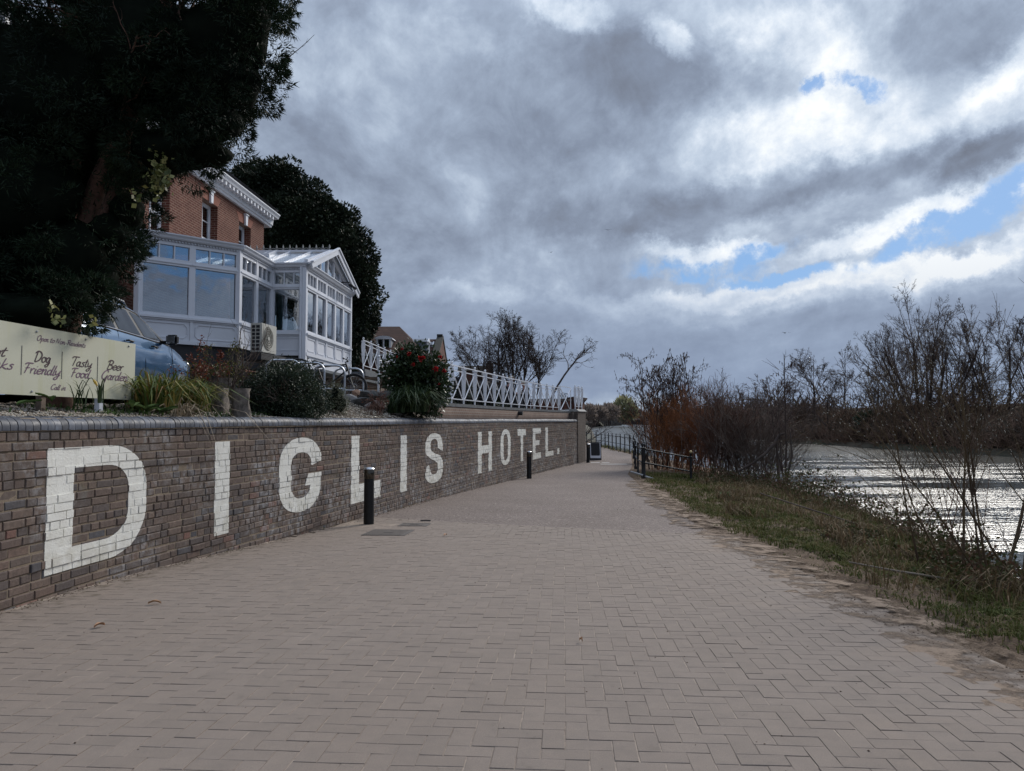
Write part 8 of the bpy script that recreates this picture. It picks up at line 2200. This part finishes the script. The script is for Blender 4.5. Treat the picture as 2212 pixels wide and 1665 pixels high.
far_tree(T_OAK2, 'small_bare_tree', 'small bare tree half hidden behind the tall whips', 768, 378, 125, 3.0, HO2, 1.2)
far_tree(T_OAK, 'leaning_bare_tree', 'bare tree low on the far bank left of the slim tree', 829, 374, 110, 4.2, HO, 1.0)
far_tree(T_OAK2, 'bare_tree', 'lower bare tree between the largest willow and the right hand group', 968, 352, 88, 5.0, HO2, 1.3)
far_tree(T_MID, 'background_tree', 'pale bare tree showing through behind the largest one', 905, 345, 130, 1.4, HM, .9)
ev = thing('ivy_bush', 'round dark evergreen bush low on the far bank', 'bush', at(870, 430, 101)); EE = [E_(872, 424, 101, 13, 11), E_(880, 430, 101, 9, 8)]
Pq, Nq = ellipsoid_points(EE, 500, sg); Q, D, c = sprays(Pq, Nq, 8, .3, sg); unparent_loc(link('foliage', leaves_mesh('foliage', Q, .35, M_SHRUB, .6, D, c, sg), ev), ev)
# rows upstream and downstream that close the view
k = 0
for (px, top, y, kd, H_) in ((640, 410, 520, T_OAK, HO), (652, 404, 440, T_OAK, HO), (668, 398, 350, T_MID, HM), (690, 396, 300, T_OAK, HO), (715, 392, 250, T_OAK2, HO2), (742, 388, 210, T_OAK, HO), (648, 409, 600, T_OAK2, HO2), (628, 414, 640, T_OAK2, HO2)):
    far_tree(kd, 'distant_tree', ['grey bare tree on the right bank just below the sky gap', 'bare tree right of the sky gap above the weir', 'distant bare tree behind the alder', 'distant bare tree behind the orange willow', 'distant bare tree behind the brown bush', 'distant bare tree behind the whips', 'tiny far tree above the river bend', 'tiny grey tree beside the far weir'][k], px, top, y, k * 1.3, H_, 1.3); k += 1
# the left bank in the distance: wharf, willow, poplars, weir
wh = thing('timber_wharf', 'long dark timber wharf on the left bank far upstream', 'wharf'); V0 = Vector((36.0, 362, 0)); V1 = Vector((71, 483, 0)); dW = (V1 - V0).normalized(); nW = Vector((dW.y, -dW.x, 0)); LW = (V1 - V0).length
mb = MB(); mb.frame_box(V0, dW, nW, UZ, (-25, -6, -3.6), (LW, 0, -1.5)); mb.build('quay', simple('dark_quay', (0.075, 0.066, 0.055), .9, var=.4, scale=.3), wh)
for i in range(22):
    mb = MB(); u = 18 + i * 4.9; mb.frame_box(V0, dW, nW, UZ, (u, .01, -3.6), (u + 1.0, .7, 1.2 + .4 * (i % 2))); mb.build('timber_pile', M_BLACKM, wh)
mb = MB(); mb.frame_box(V0, dW, nW, UZ, (-25, .02, 1.0), (12, .5, 1.9)); mb.bar(V0 + dW * 12 + UZ * 1.8 + nW * .8, V0 + dW * 44 + UZ * -3.0 + nW * .8, 1.0, 1.0); mb.build('sloping_rail', simple('pale_timber', (0.22, 0.21, 0.17), .9), wh)
cn = thing('crane', 'thin grey crane jib rising above the far willow', 'crane'); mb = MB(); c0 = at(630, 420, 420); c1 = at(622.5, 394, 420)
mb.bar(c0, c1, .5); mb.bar(c0 + Vector((2.2, 0, 0)), c1 + Vector((.5, 0, 0)), .4)
for f in np.linspace(.1, .9, 7): mb.bar(c0.lerp(c1, f), (c0 + Vector((2.2, 0, 0))).lerp(c1 + Vector((.5, 0, 0)), f + .08), .25)
mb.build('jib', M_GALV, cn)
M_FARW = foliage('hazed_young_willow_leaves', [(0, (0.24, 0.24, 0.13)), (1, (0.38, 0.37, 0.22))], .8, .1, .5, .4, .1)  # paled leaf colour: distance haze is put into it
M_FARB = foliage('hazed_brown_wood', [(0, (0.17, 0.14, 0.12)), (1, (0.28, 0.23, 0.20))], .9, .05, .45, .5, .08)  # brown lightened in the colour itself to stand in for haze
def far_clump(name, label, Es, n, ls, mt, seed):
    rg_ = np.random.default_rng(seed); P, Nn = ellipsoid_points(Es, n, rg_, .5, .3); b = Vector((Es[0][0], Es[0][1], -2.2)); t = thing(name, label, 'tree', b)
    G = Grow(seed)
    for e in Es: G.branch((e[0], e[1], -2.3), (0, 0, 1), e[2] + 2.3 + e[5] * .5, .35, 0, [dict(n=5, kids=7, wob=.08, ang=40, len=.5), dict(n=4, wob=.15)])
    unparent_loc(link('trunk', G.mesh('trunk', M_TW_FAR, 4), t), t); unparent_loc(link('crown', leaves_mesh('crown', P, ls, mt, .25, Nn + np.array([0, 0, .9]), None, rg_, .5), t), t)
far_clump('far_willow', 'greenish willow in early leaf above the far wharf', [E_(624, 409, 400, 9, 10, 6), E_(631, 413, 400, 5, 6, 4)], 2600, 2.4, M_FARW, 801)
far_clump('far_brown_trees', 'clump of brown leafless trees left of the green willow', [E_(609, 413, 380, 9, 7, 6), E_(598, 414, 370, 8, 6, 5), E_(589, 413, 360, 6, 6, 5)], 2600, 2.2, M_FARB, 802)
for i, (px, top, y) in enumerate(((591, 406, 400), (596, 404, 410), (600, 406, 405), (605, 403, 400), (610, 405, 395))):
    far_tree(T_THIN, 'far_poplar', ['leftmost slim poplar just right of the end pier', 'second slim poplar above the far wharf', 'middle slim poplar of five above the wharf', 'tallest slim poplar above the wharf', 'slim poplar nearest the green far willow'][i], px, top, y, i * 1.1, HT_, .8, True)
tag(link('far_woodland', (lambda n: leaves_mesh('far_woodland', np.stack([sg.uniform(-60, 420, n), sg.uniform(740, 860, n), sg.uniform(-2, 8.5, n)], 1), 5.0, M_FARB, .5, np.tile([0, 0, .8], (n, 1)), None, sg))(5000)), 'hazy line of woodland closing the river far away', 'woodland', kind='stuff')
V = []; F = []
for i in range(60):
    x = -80 + i * 9; V += [(x, 800, -3), (x, 800, 5 + 2.2 * math.sin(i * .7) + 1.5 * math.sin(i * 1.9)), (x, 812, -3)]
    if i: a = 3 * i; F += [(a - 3, a, a + 1, a - 2), (a - 2, a + 1, a + 2, a - 1)]
tag(link('wooded_ridge', arrays_mesh('wooded_ridge', V, np.array(F), M_THK)), kind='structure')
we = thing('weir', 'dark low weir and lock walls across the far end of the river', 'weir'); mb = MB(); mb.box((74, 560, -3.6), (112, 566, .2)); mb.build('weir_wall', simple('wet_stone', (0.035, 0.033, 0.032), .8), we)
mb = MB(); mb.box((78, 558, .21), (108, 559, .7)); mb.box((100, 556, -2.8), (104, 559.9, -.6)); mb.build('pale_ledge', M_ROCKL, we)
# moored buoys on the water, a small splash by the far bank
by = thing('river_buoy', 'tiny dark marker post standing in the far water', 'marker', (30.8, 262, WATER)); mb = MB(); mb.tube([(0, 0, -.5), (0, 0, 1.1)], .12, 6); mb.build('post', M_BLACKM, by)

# ------------------------------------------------------------------ people and chairs on the terrace
M_SKIN = simple('skin', (0.36, 0.17, 0.12), .55, var=.1, obj=True); M_NAVY = simple('navy_jacket', (0.018, 0.022, 0.045), .85, obj=True); M_DKCL = simple('black_coat', (0.018, 0.017, 0.020), .85, obj=True); M_TROU = simple('dark_trousers', (0.025, 0.025, 0.03), .9, obj=True)
def skin_mesh(name, V, E, Rr, mt, levels=1):
    me = bpy.data.meshes.new(name); me.from_pydata(V, E, []); o = bpy.data.objects.new('tmp', me); COL.objects.link(o)
    md = o.modifiers.new('s', 'SKIN'); md.use_smooth_shade = True
    for v, r_ in zip(me.skin_vertices[0].data, Rr): v.radius = (r_, r_)
    me.skin_vertices[0].data[0].use_root = True
    o.modifiers.new('b', 'SUBSURF').levels = levels
    dg = bpy.context.evaluated_depsgraph_get(); m2 = bpy.data.meshes.new_from_object(o.evaluated_get(dg)); m2.name = name
    bpy.data.objects.remove(o); m2.materials.clear(); m2.materials.append(mt); return m2
def person(label, x, y, rz_, zf, coat, hair, cap=False):
    t = thing('person', label, 'person', (x, y, zf), rz_)      # seated on a chair, facing local +x
    V = [(0, 0, .52), (0.02, 0, .66), (.03, 0, .84), (.04, 0, 1.0), (.05, 0, 1.10), (.07, 0, 1.17), (.09, 0, 1.26), (.09, 0, 1.34),
         (.02, .10, .52), (.42, .12, .53), (.46, .13, .28), (.44, .13, .06), (.56, .14, .04), (.02, -.10, .52), (.42, -.12, .53), (.46, -.13, .28), (.44, -.13, .06), (.56, -.14, .04),
         (.05, .18, 1.02), (.10, .24, .80), (.33, .17, .72), (.40, .15, .74), (.05, -.18, 1.02), (.10, -.24, .80), (.33, -.17, .72), (.40, -.15, .74)]
    E = [(0, 1), (1, 2), (2, 3), (3, 4), (4, 5), (5, 6), (6, 7), (0, 8), (8, 9), (9, 10), (10, 11), (11, 12), (0, 13), (13, 14), (14, 15), (15, 16), (16, 17), (3, 18), (18, 19), (19, 20), (20, 21), (3, 22), (22, 23), (23, 24), (24, 25)]
    Rr = [.15, .14, .155, .15, .075, .055, .085, .08, .10, .08, .055, .045, .04, .10, .08, .055, .045, .04, .07, .052, .042, .035, .07, .052, .042, .035]
    link('body', skin_mesh('body', V, E, Rr, M_SKIN), t)
    k = [i for i in range(26)]; Vc = [V[i] for i in (0, 1, 2, 3, 4, 18, 19, 20, 22, 23, 24)]; Ec = [(0, 1), (1, 2), (2, 3), (3, 4), (3, 5), (5, 6), (6, 7), (3, 8), (8, 9), (9, 10)]
    link('coat', skin_mesh('coat', Vc, Ec, [.175, .17, .185, .18, .095, .09, .07, .06, .09, .07, .06], coat), t)
    Vt = [V[0]] + V[8:12] + V[13:17]; Et = [(0, 1), (1, 2), (2, 3), (3, 4), (0, 5), (5, 6), (6, 7), (7, 8)]
    link('trousers', skin_mesh('trousers', Vt, Et, [.165, .12, .098, .07, .06, .12, .098, .07, .06], M_TROU), t)
    for s_ in (-1, 1):
        mb = MB(); mb.tube([(.40, .13 * s_, .045), (.62, .145 * s_, .035)], [.05, .035], 8); mb.build('shoe', M_BLACKM, t, smooth=True)
        mb = MB(); 
        for f in range(4): mb.tube([(.42, (.15 - .02 + f * .014) * s_, .745), (.465, (.15 - .025 + f * .016) * s_, .742), (.49 - .004 * f, (.15 - .028 + f * .017) * s_, .728)], [.009, .008, .006], 5)
        mb.tube([(.40, (.15 - .04) * s_, .745), (.43, (.15 - .06) * s_, .74)], [.010, .008], 5); mb.build('fingers', M_SKIN, t, smooth=True)
    mb = MB(); mb.ball((.105, 0, 1.305), .088, 14, 10); mb.tube([(.185, 0, 1.305), (.212, 0, 1.285)], [.012, .015], 6)
    mb.tube([(.19, -.02, 1.258), (.195, .02, 1.258)], .006, 5)
    for s_ in (-1, 1): mb.ball((.095, .09 * s_, 1.30), .02, 8, 6); mb.ball((.182, .03 * s_, 1.318), .009, 6, 4)
    mb.build('face', M_SKIN, t, smooth=True)
    mb = MB()
    mb.lathe([(.094, -.01), (.097, .03), (.088, .07), (.055, .098), (.001, .106)], (.088, 0, 1.315), 14)
    if cap: mb.prism([(.0, -.07), (.07, -.05), (.085, 0), (.07, .05), (.0, .07)], (.155, 0, 1.345), Vector((1, 0, 0)), Vector((0, 1, 0)), UZ, .012)
    else: mb.lathe([(.06, -.09), (.092, -.05), (.098, .0), (.094, .01)], (.065, 0, 1.315), 14)
    mb.build('cap' if cap else 'hair', hair, t, smooth=True)
M_CAP = simple('tan_cap', (0.30, 0.24, 0.17), .9, obj=True); M_GREYH = simple('grey_hair', (0.38, 0.35, 0.31), .9, obj=True); M_PALEH = simple('pale_blond_hair', (0.50, 0.46, 0.38), .9, obj=True)
ZF = .30
def chair(label, x, y, rz_, group='dark lattice metal chairs on the terrace'):
    t = thing('garden_chair', label, 'chair', (x, y, ZF), rz_, group=group)
    global CHM
    if CHM is None:
        a = MB(); a.box((-.05, -.24, .43), (.42, .24, .455)); s1 = a.mesh('seat', M_BLACKM)
        a = MB()
        for z in (.60, .98): a.tube([(-.08, -.24, z), (-.11, 0, z + (.05 if z > .9 else 0)), (-.08, .24, z)], .014, 5)
        for yy in (-.24, .24): a.tube([(-.05, yy, .45), (-.08, yy, .98)], .015, 5)
        for k in range(7):
            y0_ = -.24 + k * .08; a.bar((-.085, y0_, .60), (-.10, min(.24, y0_ + .16), .98), .018); a.bar((-.085, y0_, .98), (-.10, min(.24, y0_ + .16), .60), .018)
        s2 = a.mesh('backrest', M_BLACKM)
        a = MB(); a.tube([(0, 0, 0), (0, 0, .43)], .016, 5); s3 = a.mesh('leg', M_BLACKM)
        a = MB(); a.tube([(-.06, 0, .66), (.20, 0, .68), (.38, 0, .66), (.40, 0, .45)], .014, 5); s4 = a.mesh('arm', M_BLACKM); CHM = (s1, s2, s3, s4)
    link('seat', CHM[0], t); link('backrest', CHM[1], t)
    for px_, py_ in ((-.03, -.22), (-.03, .22), (.40, -.22), (.40, .22)): o = link('leg', CHM[2], t); o.location = (px_, py_, 0)
    for py_ in (-.25, .25): o = link('arm', CHM[3], t); o.location = (0, py_, 0)
CHM = None
person('person in tan cap and navy jacket seated at a terrace table behind the railing', -.12, 28.6, R(-12), ZF - .02, M_NAVY, M_CAP, True); chair('chair under the person in the tan cap', -.12, 28.6, R(-12))
person('pale haired person in dark clothes seated right of the person in the cap', .55, 30.0, R(190), ZF - .14, M_DKCL, M_PALEH); chair('chair under the pale haired person', .55, 30.0, R(190))
person('grey haired person in black coat seated with back to the river', -1.0, 27.6, R(120), ZF + .04, M_DKCL, M_GREYH); chair('chair under the grey haired person', -1.0, 27.6, R(120))
ci = 0
for x, y, a in ((-2.2, 21.6, 20), (-1.7, 22.2, 200), (-2.5, 22.8, 90), (-1.6, 24.0, 10), (-2.2, 24.8, 170), (-.9, 24.6, 250), (-1.5, 26.0, 80), (.5, 31.5, 40), (-.6, 30.6, 200), (2.55, 36.6, 60)):
    chair(['nearest dark lattice chair behind the first railing panel', 'second dark chair facing the first one', 'dark chair with its back to the hotel', 'dark chair at the middle terrace table', 'dark chair opposite at the middle table', 'dark chair pulled up beside the railing', 'dark chair behind the grey haired person', 'dark chair beyond the two facing people', 'dark chair left of the person in the cap', 'black folded looking chair beyond the white gate frame'][ci], x, y, R(a)); ci += 1
for i, (x, y) in enumerate(((-1.95, 21.9), (-1.55, 24.6), (.25, 29.2))):
    t = thing('terrace_table', ['round dark table nearest the camellia', 'round dark table in the middle of the terrace', 'round dark table between the seated people'][i], 'table', (x, y, ZF), group='round dark tables on the terrace')
    mb = MB(); mb.lathe([(.42, .70), (.43, .715), (.42, .73)], (0, 0, 0), 20); mb.build('table_top', M_BLACKM, t)
    mb = MB(); mb.tube([(0, 0, 0), (0, 0, .70)], .03, 8); 
    for k in range(3): mb.tube([(0, 0, .12), (.25 * math.cos(k * 2.1), .25 * math.sin(k * 2.1), .02)], .018, 5)
    mb.build('pedestal', M_BLACKM, t)
hd = thing('terrace_hedge', 'dark clipped planting behind the terrace tables', 'hedge', (-3.2, 26, ZF)); HE = [(-2.9 + .42 * k, 23.5 + 1.5 * k, .80 - .02 * k, .7, 1.0, .74 - .03 * k) for k in range(8)]
Pq, Nq = ellipsoid_points(HE, 1800, sg); Q, D, c = sprays(Pq, Nq, 6, .06, sg); unparent_loc(link('foliage', leaves_mesh('foliage', Q, .07, M_SHRUB, .5, D, c, sg), hd), hd); unparent_loc(link('growth_shade_core', lumpy_core('growth_shade_core', HE, M_SHADE_CORE, .85), hd), hd)
# gulls
for i, (px, py, y, s_) in enumerate(((785, 333, 90, 1.1), (608, 230, 120, .8), (1190 * D2, 545 * D2, 150, .8))):
    t = thing('bird', ['bird gliding above the catkin sapling', 'tiny bird high over the middle of the river', 'tiny bird left of the blue gap in the clouds'][i], 'bird', at(px, py, y), rnd.uniform(0, 3)); mb = MB(); mb.tube([(-.2, 0, 0), (0, 0, .02), (.22, 0, 0)], [.02, .06, .01], 6)
    mb.add([(-.06, 0, .02), (.08, 0, .02), (.04, .45, .12), (-.04, .45, .12), (-.1, .75, .02)], [(0, 1, 2, 3), (3, 2, 4)]); mb.add([(-.06, 0, .02), (.08, 0, .02), (.04, -.45, .12), (-.04, -.45, .12), (-.1, -.75, .02)], [(0, 3, 2, 1), (3, 4, 2)]); mb.build('body', M_BLACKM, t)
